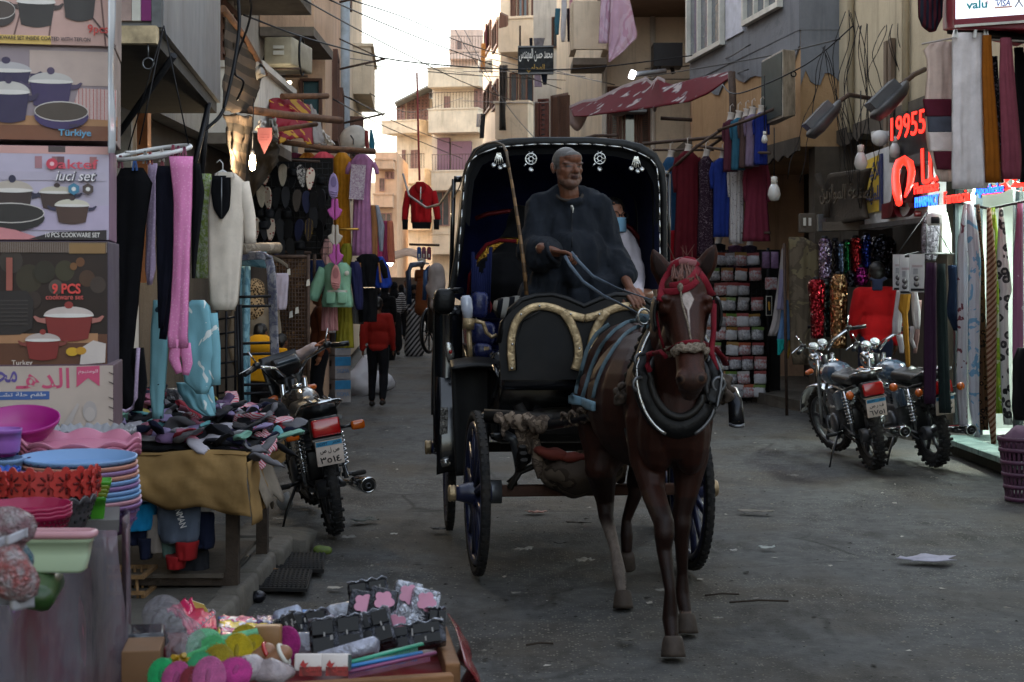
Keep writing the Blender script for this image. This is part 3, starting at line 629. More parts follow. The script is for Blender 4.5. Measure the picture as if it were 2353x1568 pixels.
def cbox(label,x1,y0,y1,Z,base,side,yaw=11,x0=-130,dep=.34,art=None,group='cookware boxes stacked at the stall',sidew=None):
 o=W(x0,y1,Z);t=thing('cookware_box',label,'box',W((x0+x1)/2,y1,Z),group);c=Card(x0,y1,Z,yaw,t)
 w,h=(x1-x0)*c.k,(y1-y0)*c.k;q=MB();P=[c.o,c.o+c.ux*w,c.o+c.ux*w-c.n*dep,c.o-c.n*dep]
 q.hexa(P+[p+V((0,0,h))for p in P]);put(q,'carton',side,t,bevel=.004);put(MB().prism([(.002,.002),(w-.002,.002),(w-.002,h-.002),(.002,h-.002)],c.o+c.n*.0006,c.ux,(0,0,1),.0008),'printed_front',base,t)
 if art:art(c)
 return t
def a1(c):
 for x0,x1 in((20,120),(110,120),(255,350)):c.poly('plank_line',[(x0*.9,98),(x0*.9+4,98),(x0*.6+62,-100),(x0*.6+58,-100)],pm('#6b4a45'))
 c.poly('plank_line',[(255,95),(252,98),(190,20),(194,18)],pm('#4a302e'))
 c.rect('yellow_strip',-100,76,108,96,pm('#d8b460'));c.pot(75,20,84,62,'#2f2827','#cdc8c2','#3a2c2a');c.pot(172,-10,78,84,'#2f2827','#cdc8c2','#3a2c2a');c.pan(-6,22,70,62,'#3a302e','#4a3c36')
 c.txt('9pcs',214,60,26,pm('#c33a35'),46,.012);c.txt('COOKWARE SET INSIDE COATED WITH TEFLON',84,83,9,pm('#2a2022'),226,.012)
def a2(c):
 c.rect('table_print',-130,280,258,318,pm('#7a4a30'));c.rect('board_print',-130,262,258,284,pm('#a87a52'));c.poly('check_cloth',[(150,266),(256,270),(256,198),(170,196)],pat('red_check','grid','#b4484e','#d8c3bd',120))
 c.rect('pale_light',60,110,246,190,pm('#b9a39a'));c.pot(8,180,110,62,'#2e2247','#b4aeb0','#3a2d4c');c.pot(108,205,96,66,'#3a2a55','#bdb7b3','#4a3a58');c.pot(14,235,92,76,'#2e2247','#c2bcb6','#352848');c.pan(132,255,122,66,'#3b2a5c','#4a3d33')
 c.txt('MADE IN',163,284,7,pm('#3a2a2a'),26);c.txt('Türkiye',162,303,20,pm('#5f9fc2'),74,.02)
def a3(c):
 c.rect('flap_print',-130,332,238,350,pm('#c99a94'));c.rect('flap_gap',102,332,140,346,pm('#4a3c3c'))
 for x,cc in((72,'#a7757c'),(110,'#8d6468'),(122,'#6f4a52'),(195,'#a06a6a')):c.rect('jar_print',x,356,x+16,384,pm(cc))
 c.rect('tile_print',-130,392,232,412,pm('#b4aabb'));c.rect('shelf_print',-130,470,238,528,pm('#b3a5bd'));c.pot(22,460,90,70,'#3a2a28','#b9aca0','#2e2a44');c.pot(122,455,78,44,'#3d2925','#c2b8a6','#2b2740','#3c2a2a');c.pot(156,486,76,46,'#4a3128','#cdc6b4','#2f2b48','#3c2a2a')
 c.pan(20,492,150,66,'#1e1918','#2a2422');c.oval('flower_mark',111,374,13,13,pm('#c43a50'));c.oval('flower_mark',111,374,5,5,pm('#e3b6bd'));c.txt('aktef',170,374,22,pm('#cf4b5c'),90,.012);c.txt('iuci set',166,403,24,pm('#3c3840'),94,.03,.3);c.txt('iuci set',164,402,22,pm('#e6e0e2'),90,.0,.3)
 for x,cc in((160,'#3d7a97'),(192,'#4a3b36')):c.poly('badge',[(x+14*sin(radians(a)),432-14*cos(radians(a)))for a in range(0,360,60)][::-1],pm(cc));c.oval('badge_mark',x,432,5,5,pm('#d8d6d2'))
 c.poly('swoosh',[(-130,550),(95,550),(30,528),(-130,500)],pm('#c98286'));c.poly('banner',[(90,550),(234,550),(234,527),(110,533),(60,549)],pm('#2a2022'));c.txt('10 PCS COOKWARE SET',158,539,11,pm('#e2dcd6'),122,.008)
def a4(c):
 for x,y,r,cc in((60,640,30,'#38301f'),(140,622,22,'#3d3722'),(190,640,18,'#4a3220'),(20,600,26,'#3d332c'),(120,660,16,'#54483f'),(175,602,10,'#6a4428'),(215,655,18,'#40332b'),(70,690,18,'#382a22'),(160,612,8,'#77502c'),(95,625,24,'#302a1c')):c.oval('bokeh_print',x,y,r,r*1.1,pm(cc,.6))
 c.rect('table_print',-130,770,236,842,pm('#5d3620'));c.rect('board_print',-130,768,215,790,pm('#a87a55'));c.rect('torn_flap',-130,556,236,580,pat('corrugated','stripe','#8b7f78','#5f4d3e',60,rot=1.57));c.rect('torn_flap',150,558,232,582,pm('#8a6a40'))
 c.poly('pan_print',[(-40,670),(55,668),(70,690),(68,755),(40,770),(-40,772)][::-1],pm('#241c1b'));
 for i in range(7):c.rect('pan_ridge',-40,690+i*9,58,693+i*9,pm('#3a3230'))
 c.rect('handle_print',10,592,24,668,pm('#9a5548'));c.pot(150,748,108,64,'#7e2420','#c4b6b0','#a86a60','#8f302a');c.pot(92,800,76,50,'#7e2420','#b9aaa4','#7d3a30','#8f302a')
 c.poly('napkin_print',[(175,840),(232,836),(234,792),(205,784),(180,800)],pm('#c4b9b2'));c.oval('pepper_print',158,810,14,10,pm('#c79a20'));c.oval('pepper_print',178,808,12,9,pm('#b8861e'))
 c.txt('9 PCS',145,664,24,pm('#d9453f'),64,.03);c.txt('cookware set',141,683,12,pm('#c9564f'),84,.01);c.txt('Turkey',46,836,14,pm('#dccfc4'),46)
def a5(c):
 k=pm('#c0476c');c.txt(ar('الدهـ'),90,872,48,k,120,.012);c.txt(ar('محـ'),5,868,26,pm('#5a4a8c'),56,.012);c.rect('blue_bar',-130,902,105,921,pm('#3c5a96'));c.txt(ar('طقم حلة تشـ'),46,911,13,pm('#e0dcda'),102,.0)
 c.poly('ribbon_print',[(166,846),(218,844),(218,892),(192,872),(166,894)][::-1],k);c.txt(ar('الومنيوم'),192,858,12,pm('#e0c0c8'),44)
 c.oval('faded_portrait',196,950,16,24,pm('#a89f9c'));c.oval('faded_portrait',196,957,12,17,pm('#b3a8a3'));c.poly('faded_portrait',[(150,990),(172,935),(168,930),(130,990)],pm('#aea4a0'))
 for y in(858,880,916,938,968):c.poly('tear_mark',[(238,y),(250,y+5),(250,y+8),(240,y+3)],pm('#3a3032'))
CART=mat('worn_cardboard','#8d7a72',.8,var=.2,vs=8,dirt=.35)
cbox('top cookware box printed 9pcs with dark pots on pink planks',252,-110,97,4.6,pm('#c09a90'),CART,art=a1)
cbox('cookware box with purple pots and the words made in turkiye',250,98,318,4.62,mat('print_lilac','#96868c',.4,var=.2,vs=3),CART,art=a2)
cbox('cookware box with pink flap and 10 pcs cookware set on a black banner',240,331,551,4.58,mat('print_kitchen','#b9afc2',.4,var=.15,vs=3),mat('box_side_mauve','#7a5a70',.6,dirt=.3),art=a3)
cbox('dark cookware box with red pots and 9 PCS in red',238,553,843,4.56,mat('print_dark','#2b1d18',.4,var=.3,vs=3),mat('box_side_violet','#4f4353',.6,dirt=.3),art=a4,yaw=9)
cbox('cream cookware box with big pink Arabic letters, lowest of the pile',250,842,1040,4.5,mat('print_cream','#b7a79c',.6,var=.1,vs=5),mat('box_side_plum','#5e4650',.7,dirt=.4),art=a5,yaw=10)
solo(MB().sheet(lambda u,v:W(lerp(249,263,u)+3*sin(v*9)*u,lerp(-60,352,v),4.6+.06*u+.012*sin(v*14)),4,30,.002),'plastic_sleeve',mat('clear_film','#c8ccd0',.12,var=0,spec=.8,alpha=.75),'strip of shiny clear film along the edge of the upper cookware boxes','plastic film')
# ================================================================== LEFT: hung tights and clothes
ring=thing('ring_hanger','white plastic ring hanger with clothes pegs, tights clipped all round','hanger',W(350,350,6.6));c0=W(350,351,6.6);WP=mat('white_plastic','#c3c2c0',.4,var=.06)
put(MB().torus(c0,.165,.010,(12,-8,0),36,6),'outer_ring',WP,ring);put(MB().torus(c0+V((.02,0,-.012)),.10,.007,(12,-8,0),28,6),'inner_ring',WP,ring)
for i in range(3):a=i*2.1;put(MB().tube([c0+V((.1*cos(a),.1*sin(a),.01*cos(a))),c0+V((.163*cos(a),.163*sin(a),.02*cos(a)))],.006,5),'spoke',WP,ring)
for i in range(3):a=i*2.1+.4;put(MB().tube([c0+V((.16*cos(a),.16*sin(a),.02)),c0+V((0.05,0,.55))],.003,4),'cord',BLK,ring)
for px,py,cc in((277,372,'#7a4a56'),(310,378,'#3d5f9a'),(334,362,'#8d8a86'),(345,364,'#8a4a50'),(372,358,'#b5aca4'),(373,384,'#8a4a50'),(398,348,'#8a3f50'),(410,350,'#7d3f55'),(424,352,'#7a4457')):
 p=W(px,py,6.52);g=MB();g.box(p+V((-.005,0,0)),(.007,.012,.055),(0,8,0));g.box(p+V((.005,0,0)),(.007,.012,.055),(0,-8,0));put(g,'peg',mat('peg_'+cc[1:],cc,.5),ring)
BLKC=cloth('black_knit','#0e0e11',var=.3);NAVYC=cloth('navy_knit','#12131f',var=.3);PINKT=pat('pink_knit','spots','#e68bbd','#f0a6cc',90,th=.3);LILAC=pat('lilac_knit','spots','#a793ad','#b8a6bd',90)
GT='tights clipped to the white ring hanger'
garment('tights','long black tights hanging folded from the ring, widest pair','tights',BLKC,6.55,[(386,278,330),(410,262,352),(520,262,335),(700,266,318),(860,264,300),(905,268,330),(945,272,325)],([(316,800,30),(322,880,34),(310,942,36)],),GT,1,.012,.04)
garment('tights','pale lilac tights with knit pattern between the black and navy pairs','tights',LILAC,6.66,[(376,340,362),(430,338,362),(520,336,358),(560,335,357),(620,333,358),(655,338,350)],(),GT,.9,.01,.026)
garment('tights','navy tights with thin dangling feet beside the pink pair','tights',NAVYC,6.5,[(382,362,398),(400,358,406),(520,358,408),(700,362,385),(755,364,376)],([(392,520,30),(388,640,28),(382,720,20),(374,780,18)],),GT,.9,.01,.026)
garment('tights','bright pink ribbed childrens tights with long feet, one pair on the ring','tights',PINKT,6.45,[(360,388,444),(450,398,442),(560,398,438),(700,392,434),(780,384,432),(800,386,434)],([(406,780,32),(400,825,26),(412,858,16)],[(424,790,28),(431,835,24),(426,862,16)]),GT,.8,.008,.024)
garment('tights','black tights hanging behind the pink pair','tights',BLKC,6.75,[(376,444,460),(440,440,470),(600,440,452),(640,442,448)],(),GT,1,.01,.04)
solo(MB().tube([W(270,905,6.4)]+[W(x,y,6.4)for x,y in((268,925),(276,942),(290,946),(304,938),(312,915),(314,860),(318,800))],.016,8,flat=(1,.5)),'white_strap',LILAC,'pale loop of stocking dangling below the black tights','stocking',GT)
garment('packed_top','lime green top packed in crinkled clear plastic, left of the cream sweater','packed top',pat('lime_in_film','foil','#8aa04a','#c9cfbc',60,rough=.25,metal=.1),7.6,[(400,462,486),(440,452,490),(560,446,486),(640,448,482)],(),None,2,.02,.05)
sw=garment('sweater','cream half-zip sweater with black front panel on a hanger','sweater',cloth('cream_fleece','#d9cbbb',streak=.1),7.5,[(398,496,540),(412,484,562),(480,478,566),(600,478,556),(695,482,548),(712,488,540)],([(556,420,34),(572,500,32),(576,560,26)],),None,.6,.012,.055,parts=[('front_panel',BLKC,[(404,488,530),(440,484,531),(480,490,528),(503,505,513)]),('collar',cloth('cream_rib','#c9beb0'),[(396,500,536),(408,496,540)])])
put(MB().tube([W(509,408,7.42),W(509,500,7.42)],.0035,5),'zip',STEEL,sw)
hg=thing('clothes_hanger','wire and plastic hanger of the cream sweater','hanger',W(510,395,7.5));q=MB();q.tube([W(494,402,7.5),W(512,392,7.5),W(528,402,7.5)],.006,6);q.tube([W(512,392,7.5),W(512,376,7.5),W(505,368,7.5),W(498,374,7.5)],.003,5);put(q,'hook',WP,hg)
AQ=pat('aqua_cloud_fleece','blotch','#7fb3bf','#7fb3bf',4.5,'#dfe3df');
garment('hoodie','fuzzy aqua hoodie with white cloud patches hanging below the pink tights','hoodie',AQ,7.3,[(690,440,470),(705,420,484),(800,414,494),(880,424,492),(890,440,484),(905,450,478)],([(486,720,28),(492,800,30),(494,885,26)],[(428,720,26),(414,800,28)]),None,.7,.015,.06)
garment('sleeve_top','aqua top with dark palm print at the far left of the hoodie','top',pat('palm_print','floral','#7fb0ba','#23303a',9,th=.3),7.4,[(690,352,398),(760,346,390),(900,344,380),(962,350,376)],(),None,.7,.015,.06)
garment('hoodie_sleeve','second aqua cloud top lower down with its cuffs hanging loose','top',AQ,7.6,[(880,405,470),(900,408,478),(935,430,490),(955,470,496)],([(430,900,22),(452,935,20),(474,950,18)],[(478,890,24),(486,950,22)]),None,2,.02,.08)
garment('jacket','crumpled silver padded jacket behind the sock heap','jacket',pat('silver_film','foil','#8f8f90','#55565a',14,rough=.3,metal=.6),8.1,[(893,385,440),(920,376,456),(985,374,462),(1000,380,455)],(),None,3,.03,.15)
garment('trousers','dark navy jeans hanging low behind the caps','trousers',NAVYC,8.3,[(880,275,330),(960,272,340),(1000,270,340)],(),None,2,.02,.1)
# ================================================================== LEFT: sock table
TZ=.775;tb=thing('sock_table','low wheeled stall table draped with stained tan tarpaulin, heaped with socks','stall table',(-1.9,8.1,0))
FRM=mat('stall_timber','#3f342b',.9,var=.35,vs=12,bump=.5,dirt=.4);TARP=mat('stained_tarp','#8f7146',.8,var=.28,vs=2.4,bump=.3,bs=14,dirt=.35,spec=.15)
put(MB().box((-1.95,7.85,TZ-.03),(1.30,1.1,.05)),'tabletop',FRM,tb)
for x,y in((-1.36,7.42),(-1.36,8.3),(-2.5,7.42),(-2.5,8.3)):
 l=put(MB().box((x,y,.43),(.06,.06,.64)),'leg',FRM,tb);put(MB().lathe([(.0,-.02),(.06,-.02),(.06,.02),(.0,.02)],(x-.08,y,.06),(0,90,0),14),'caster',BLK,l)
q=MB();q.box((-1.93,7.42,.16),(1.08,.05,.06));q.box((-1.93,7.42,.56),(1.08,.04,.04));put(q,'rail',FRM,tb,kind='stuff');put(MB().box((-1.95,7.85,.18),(1.1,.95,.02)),'lower_shelf',DKP,tb)
def tarp_pt(u,v):
 x=lerp(-2.65,-1.27,u);d=(.15+.09*u*u+.03*noise.noise(V((u*9,0,4))))*v
 return V((x+.03*v*u,7.27-.05*sin(v*2.2)-.035*noise.noise(V((u*11+v,v*1.5,7)))*v+.02*noise.noise(V((u*17-v*3,v*4,2))),TZ+.012-d*1.25+.016*sin(u*9)*(1-v)))
q=MB();q.sheet(tarp_pt,60,14,.006);q.sheet(lambda u,v:(lerp(-2.65,-1.262,u),lerp(7.26,8.42,v),TZ+.004+.008*noise.noise(V((u*6,v*9,1)))),24,30,.006);q.sheet(lambda u,v:(-1.262+.05*v*sin(u*6+.5)+.03*noise.noise(V((u*8,v*3,5))),lerp(7.25,8.42,u),TZ-.03-.30*v*(1-.6*u)),26,8,.005)
put(q,'tarpaulin',TARP,tb)
put(MB().sheet(lambda u,v:(lerp(-1.31,-1.2,v)+.02*sin(u*8),lerp(7.45,7.9,u),TZ-.0-.28*v+.03*sin(u*12)*v),12,8,.006),'pale_lining',mat('pale_canvas','#8d8172',.9,dirt=.5),tb)
put(MB().rbox((-1.33,8.0,TZ+.02),(.24,.5,.05),.02,(0,10,0)),'folded_sack',mat('pale_canvas','#8d8172',.9,dirt=.5),tb)
def sock_mesh(k):
 m=MB();r=random.Random(k);L=.10+.03*r.random();b=.06+.02*r.random();pts=[];rad=[]
 for i in range(6):t=i/5;pts.append((-L+L*t,.015*sin(t*3+k),.012*sin(t*5+k)));rad.append(.032-.004*t)
 for i in range(1,6):a=i/5*1.6;pts.append((b*sin(a)*.6,b*(1-cos(a))+.02*sin(3*k)*0,.006));rad.append(.030)
 pts.append((.05,b*1.4,.006));rad.append(.027);pts.append((.047,b*1.4+.015,.005));rad.append(.016)
 m.tube(pts,[x*1.15 for x in rad],12,True,0,flat=(1,.26),up=(0,0,1));me=ruffle(m.mesh('sock'),.014,22,k);return me
SMESH=[sock_mesh(k)for k in range(5)]
SCOL=[('black','#101013'),('charcoal','#26262b'),('white','#a9a4ab'),('grey','#68666a'),('navy','#191b2e'),('pink','#a86a7c'),('lilac','#85789a'),('aqua','#5f959a'),('yellow','#9c9050'),('red','#8f2e3a'),('sky blue','#607c9c'),('mauve','#5f4a66'),('mint','#74a08f'),('coral striped',None),('black and white striped',None)]
def smat(n,h):
 if h:return cloth('sock_'+n.replace(' ','_'),h,var=.22)
 return pat('sock_'+n.split()[0],'stripe','#c04a58' if 'coral' in n else '#131316','#c9bcc2',26,rot=1.57)
for m_ in SMESH:m_.materials.append(None)
def hh(x,y):
 u=(x+2.5)/1.2;v=(y-7.3)/1.15;return.04+.16*sin(min(1,max(0,v))*pi*.62)*(.5+.5*sin(min(1,max(.05,u))*pi))
rs=random.Random(4)
for i in range(190):
 x=rs.uniform(-2.35,-1.2);y=rs.uniform(7.36,8.4);n,h=SCOL[int(min(14,abs(rs.gauss(0,5.5))))]if x<-1.65 else SCOL[rs.choice([0,0,0,1,1,2,2,2,3,3,4,4,5,6,6,7,8,9,10,11,12,13,14])]
 o=bpy.data.objects.new('sock',SMESH[i%5]);COL.objects.link(o);z=TZ+.01+hh(x,y)*rs.uniform(.35,1.02)
 if x>-1.27:z-=.05
 o.location=(x,y,z);o.rotation_euler=(rs.uniform(-.6,.6),rs.uniform(-.6,.6),rs.uniform(0,6.28));k=rs.uniform(.85,1.25);o.scale=(k,k,k*1.1)
 o.material_slots[0].link='OBJECT';o.material_slots[0].material=smat(n,h);zn=('front' if y<7.6 else 'front middle' if y<7.88 else 'back middle' if y<8.15 else 'back')+' '+('far left' if x<-2.05 else 'left' if x<-1.76 else 'centre' if x<-1.48 else 'right');tag(o,f'{n} sock at the {zn} of the tarpaulin table heap','sock',f'{n} socks at the {zn} of the heap')
solo(ruffle(MB().sheet(lambda u,v:(lerp(-2.45,-1.25,u),lerp(7.33,8.4,v),TZ+.012+max(0,hh(lerp(-2.45,-1.25,u),lerp(7.33,8.4,v))*.62-.02)),24,24,.01).mesh(),.02,14),'sock_pile',cloth('black_knit','#0e0e11'),'bottom layer of dark socks pressed flat under the heap','sock pile',kind='stuff')
capm=[cloth('navy_cap','#141a30'),BLKC]
for i,(px,py,Z,m_,lb)in enumerate(((360,935,8.3,0,'navy cap with pale crescent badge at the back of the sock table'),(400,955,8.1,1,'black knitted cap lying in front of the silver jacket'),(335,945,8.0,0,'small navy cap leaning by the tights'))):
 p=W(px,py,Z);q=MB();q.lathe([(.09,0),(.092,.04),(.08,.08),(.05,.105),(.01,.115)],p,(20,10*i-10,30*i),16);q.sheet(lambda u,v,p=p:p+V((lerp(-.07,.07,u),-.08-.07*v*sin(u*pi),.01-.02*v)),8,4,.006);o=solo(ruffle(q.mesh(),.01,12,i),'cap',capm[m_],lb,'cap')
 if i==0:put(MB().torus(p+V((.02,-.1,.06)),.035,.006,(70,0,0),12,5,a0=150,a1=390),'badge',WP,o)
solo(ruffle(MB().rbox(W(560,985,8.8),(.34,.3,.14),.06,(0,10,20)).mesh(),.02,9),'fur_hat',pat('brown_fur','blotch','#4a3a30','#6a584a',14),'brown fuzzy hat at the back right of the sock heap','hat')
solo(ruffle(MB().ell(W(455,968,8.3),(.16,.12,.06)).mesh(),.04,9),'plastic_bag',mat('clear_bag','#9aa0a6',.12,var=.1,spec=.9,alpha=.6,bump=1,bs=20),'crumpled clear plastic bag among the socks in front of the silver jacket','plastic bag')
q=MB();q.torus(W(470,940,8.5),.045,.012,(90,0,0),18,6,a0=-60,a1=270);q.tube([W(458,948,8.5),W(452,975,8.5)],.012,6);solo(q,'scroll_iron',mat('white_iron','#8d877c',.5),'white curled iron scroll end sticking up behind the socks','iron scroll')
def fold(name,label,m,px,py,w,h,Z,th=.07,seed=0,parts=()):
 q=MB();drape(q,[(py,px-w*.46,px+w*.46),(py+h*.15,px-w/2,px+w/2),(py+h*.8,px-w*.5,px+w*.48),(py+h,px-w*.42,px+w*.42)],Z,2,.012,th,seed,0,14,12);o=solo(ruffle(q.mesh(),.012,10,seed),name,m,label,name.replace('_',' '))
 for nm,mm,r in parts:q=MB();drape(q,r,Z-.005,2,.008,th+.03,seed+1,0,12,8);put(q,nm,mm,o)
 return o
fold('sweatshirt','bright blue folded sweatshirt hanging from the shelf under the sock table',cloth('bright_blue','#1878a8'),322,1155,74,62,7.38,.09,3)
fold('sweatshirt','navy folded sweatshirt below the bright blue one',cloth('navy_fleece','#1a1f33'),318,1210,70,40,7.42,.09,4)
fold('sweatshirt','oatmeal folded sweatshirt between the blue and the grey ones',cloth('oatmeal','#8f857d'),362,1182,50,88,7.40,.09,5,[('cuff',cloth('navy_fleece','#1a1f33'),[(1235,318,354),(1282,322,350)])])
g_=fold('sweatshirt','grey sweatshirt with white lettering and red cuffs under the sock table',cloth('blue_grey_fleece','#525a68'),412,1147,100,98,7.34,.1,6,[('cuff',cloth('red_rib','#8f1f22'),[(1243,402,458),(1284,404,452)]),('cuff',cloth('red_rib','#8f1f22'),[(1276,380,432),(1305,384,425)])])
text('SPINMAN',W(413,1182,7.25),(.30,0,-1),(1,0,.30),S(15,7.3),pm('#c9c6c2'),g_,ext=.003,w=S(62,7.3))
fold('trousers','sea green folded trousers peeking left of the grey sweatshirt',cloth('sea_green','#5f7a74'),388,1215,34,66,7.39,.06,7)
fold('trousers','navy folded trousers hanging right of the grey sweatshirt',cloth('navy_fleece','#1a1f33'),468,1178,52,80,7.40,.09,8)
fold('trousers','charcoal folded trousers lowest under the sock table',cloth('charcoal_fleece','#2a2b30'),440,1262,84,60,7.5,.09,9)
cr=thing('wicker_crate','palm rib crate standing on the ground under the sock table','crate',(-1.86,7.3,0));WK=mat('palm_rib','#7d5f3d',.85,var=.35,vs=14,bump=.4,bs=60)
for i in range(7):
 for y in(7.18,7.42):put(MB().tube([(-1.98+i*.037,y,.02),(-1.975+i*.034,y,.22)],.008,5),'rib',WK,cr)
for z in(.03,.14,.215):
 for y in(7.168,7.432):put(MB().box((-1.865,y,z),(.27,.018,.018)),'rail',WK,cr)
for x in(-1.99,-1.74):
 for z in(.03,.12,.215):put(MB().box((x,7.3,z),(.018,.25,.018)),'rail',WK,cr)
# ================================================================== LEFT MIDDLE: racks, awnings, shoe wall, dresses
rk=thing('ladder_rack','black welded ladder rack with rungs standing behind the sock heap','rack',G(600,1000))
Zr=10.4
for x in(545,552):put(MB().tube([W(x,700,Zr),W(x+8,1010,Zr)],.012,6),'upright',BLK,rk)
for y in(683,705,790,815,885,905,945):put(MB().tube([W(547,y,Zr),W(622,y-2,Zr+.1)],.011,6),'rung',BLK,rk)
rk2=thing('grid_rack','dark wire grid panel leaning left of the ladder rack','rack',G(515,1010));
for i in range(7):put(MB().tube([W(498,735+i*34,10.6),W(545,728+i*34,10.6)],.008,5),'wire',BLK,rk2)
for x in(500,520,541):put(MB().tube([W(x,715,10.6),W(x,985,10.6)],.009,5),'wire',BLK,rk2)
fr=thing('draped_stand','frame draped in grey marbled sheet with a pale blue strip behind','draped frame',G(600,980));MARS=pat('marbled_sheet','blotch','#8f8d92','#6f6f7a',16,'#57586c',rough=.7);BLU=pat('pale_blue_sheet','blotch','#86aebb','#7fa6b4',12,'#5e8796')
put(MB().sheet(lambda u,v:W(lerp(552,574,u),lerp(612,990,v),11.4+.03*sin(u*7+v*3)),8,20,.01),'blue_strip',BLU,fr)
def fpt(u,v):
 P=[(548,590),(575,588),(600,587),(616,592),(622,612),(626,680),(630,780),(634,880),(640,985)];k=v*(len(P)-1);i=min(int(k),len(P)-2);a,b=P[i],P[i+1];t=k-i
 x,y=lerp(a[0],b[0],t),lerp(a[1],b[1],t);n=(0,1)if v<.33 else(1,.1)
 d=(u-.5)*18;return W(x+n[0]*d*(1 if v>.33 else 0)*-1,y+n[1]*d,11.2+.03*sin(v*20)+.02*u)
put(MB().sheet(fpt,6,48,.02),'grey_sheet',MARS,fr);put(MB().sheet(lambda u,v:W(lerp(550,612,u),lerp(580,608,v)+8*u*v,11.3+.05*v),12,6,.02),'blue_fold',BLU,fr)
cp=thing('rolled_carpet','rolled up fawn carpet lying on top of the draped frame','carpet',W(600,580,11.3));q=MB();a,b=W(556,572,11.2),W(640,570,11.5)
q.tube([a,b],S(13,11.3),16);put(q,'roll',pat('fawn_carpet','blotch','#8f8272','#7b6f62',9,'#9b8f80'),cp);q=MB();q.tube([a+V((-.008,-.012,.028*cos(t)*(1-t/14)))+V((0,0,0))for t in range(2)],.004,5);q.torus(a+V((-.004,0,0)),.022,.006,(0,90,0),14,5);put(q,'spiral_edge',DKP,cp)
put(MB().sheet(lambda u,v:W(lerp(600,662,u),lerp(583,592,v)+26*u*u,11.5),10,3,.008),'loose_flap',mat('carpet_back','#6f6355',.9),cp)
pt=thing('mesh_partition','square wire mesh partition backed with torn brown paper','partition',G(665,960));Zp=14.6
put(MB().sheet(lambda u,v:W(lerp(618,708,u),lerp(592,900,v),Zp+.06+.02*noise.noise(V((u*6,v*9,0)))),14,20,.006),'paper_backing',pat('torn_brown_paper','blotch','#5f4733','#4a3626',3.2,'#7a5f45'),pt)
q=MB()
for i in range(13):x=620+i*7.3;q.tube([W(x,592,Zp),W(x,905,Zp)],.005,4)
for i in range(36):y=594+i*8.8;q.tube([W(618,y,Zp),W(708,y,Zp)],.005,4)
put(q,'wire_mesh',RAIL,pt,kind='stuff')
for x in(619,708):put(MB().tube([W(x,585,Zp),W(x,960,Zp)],.02,6),'post',RAIL,pt)
put(MB().tube([W(619,590,Zp),W(708,590,Zp)],.02,6),'top_bar',RAIL,pt)
rg2=random.Random(8)
for i in range(12):px,py=rg2.uniform(632,704),rg2.uniform(605,860);q=MB();p=W(px,py,Zp-.03);q.prism([(0,0),(.035,.01),(.03,.07),(.005,.06)],p,(1,0,0),(0,0,1),.004);put(q,'paper_scrap',FRAMEW,pt)
q=MB();drape(q,[(628,632,662),(640,631,664),(700,631,660),(712,636,657)],14.2,1,.01,.02,3);solo(q,'white_cloth',cloth('lilac_white','#aba4b6'),'small white cloth hanging on the wire mesh partition','cloth')
Zs=16.2;sr=thing('shoe_rack','tall wire rack on the left carrying rows of hung slippers','rack',W(670,590,Zs));
q=MB()
for i in range(14):x=585+i*13;q.tube([W(x,372,Zs),W(x,590,Zs)],.004,4)
for i in range(16):y=374+i*14;q.tube([W(583,y,Zs),W(760,y,Zs)],.004,4)
put(q,'wire_mesh',BLK,sr,kind='stuff')
for y0 in(366,384,575):put(MB().tube([W(628 if y0<380 else 590,y0,Zs-.05),W(735 if y0<380 else 715,y0+6,Zs-.05)],.016,6),'bar',RAIL,sr)
q=MB();q.tube([W(723,585,Zs-.05),W(722,640,Zs-.05)],.02,6);q.tube([W(631,330,Zs-.05),W(629,372,Zs-.05)],.016,6);put(q,'post',RAIL,sr,kind='stuff')
put(MB().box(W(670,480,Zs+.35),(.9,.05,1.1)),'backing',DARK,sr)
def slip_mesh(L=.25):
 m=MB();out=[]
 for i in range(20):a=2*pi*i/20;y=sin(a)*L/2;w=(.045+.010*sin(a-.2))if True else 0;out.append((cos(a)*w*(1+.15*sin(a)),y))
 m.prism(out,(0,.0,0),(1,0,0),(0,0,1),.022);s_=MB();s_.sheet(lambda u,v:V((lerp(-.052,.052,u),-.028-.035*sin(u*pi),lerp(.005,.085,v))),8,3,.008);return m.mesh('slipper'),s_.mesh('strap')
SLM,STM=slip_mesh()
for m_ in(SLM,STM):m_.materials.append(None)
BERRY=pat('strawberry_print','spots','#dccbbb','#9c2a2c',24,th=.28);CHK=pat('checked_sole','grid','#57504a','#d3c6b2',40);ZEB=pat('zebra_print','blotch','#bab4ae','#17171a',18)
SL={'black':cloth('black_rubber','#101114',rough=.5),'navy':cloth('navy_rubber','#23263f',rough=.6),'taupe':cloth('taupe_rubber','#4b443f'),'strawberry printed':BERRY,'checked cream':CHK,'black and white splashed':ZEB,'yellow and navy':pat('yellow_navy','grid','#b0902a','#23263f',14),'charcoal':cloth('char_rubber','#222327',rough=.55)}
grid_=[(610,400,'strawberry printed'),(632,402,'black'),(650,403,'checked cream'),(672,408,'black'),(692,405,'black and white splashed'),(712,412,'strawberry printed'),(735,425,'black'),(601,452,'checked cream'),(617,455,'strawberry printed'),(635,455,'black'),(655,455,'charcoal'),(683,462,'taupe'),(703,465,'navy'),(722,465,'black'),(740,460,'charcoal'),(600,500,'black'),(618,503,'charcoal'),(640,505,'black'),(660,502,'black'),(588,525,'strawberry printed'),(606,528,'charcoal'),(624,528,'strawberry printed'),(644,530,'charcoal'),(664,530,'black'),(688,530,'navy'),(711,528,'yellow and navy'),(736,530,'black'),(722,500,'charcoal'),(742,500,'black'),(600,575,'black'),(622,578,'black'),(646,575,'charcoal'),(668,572,'black'),(690,576,'black'),(640,585,'navy')]
cnt={}
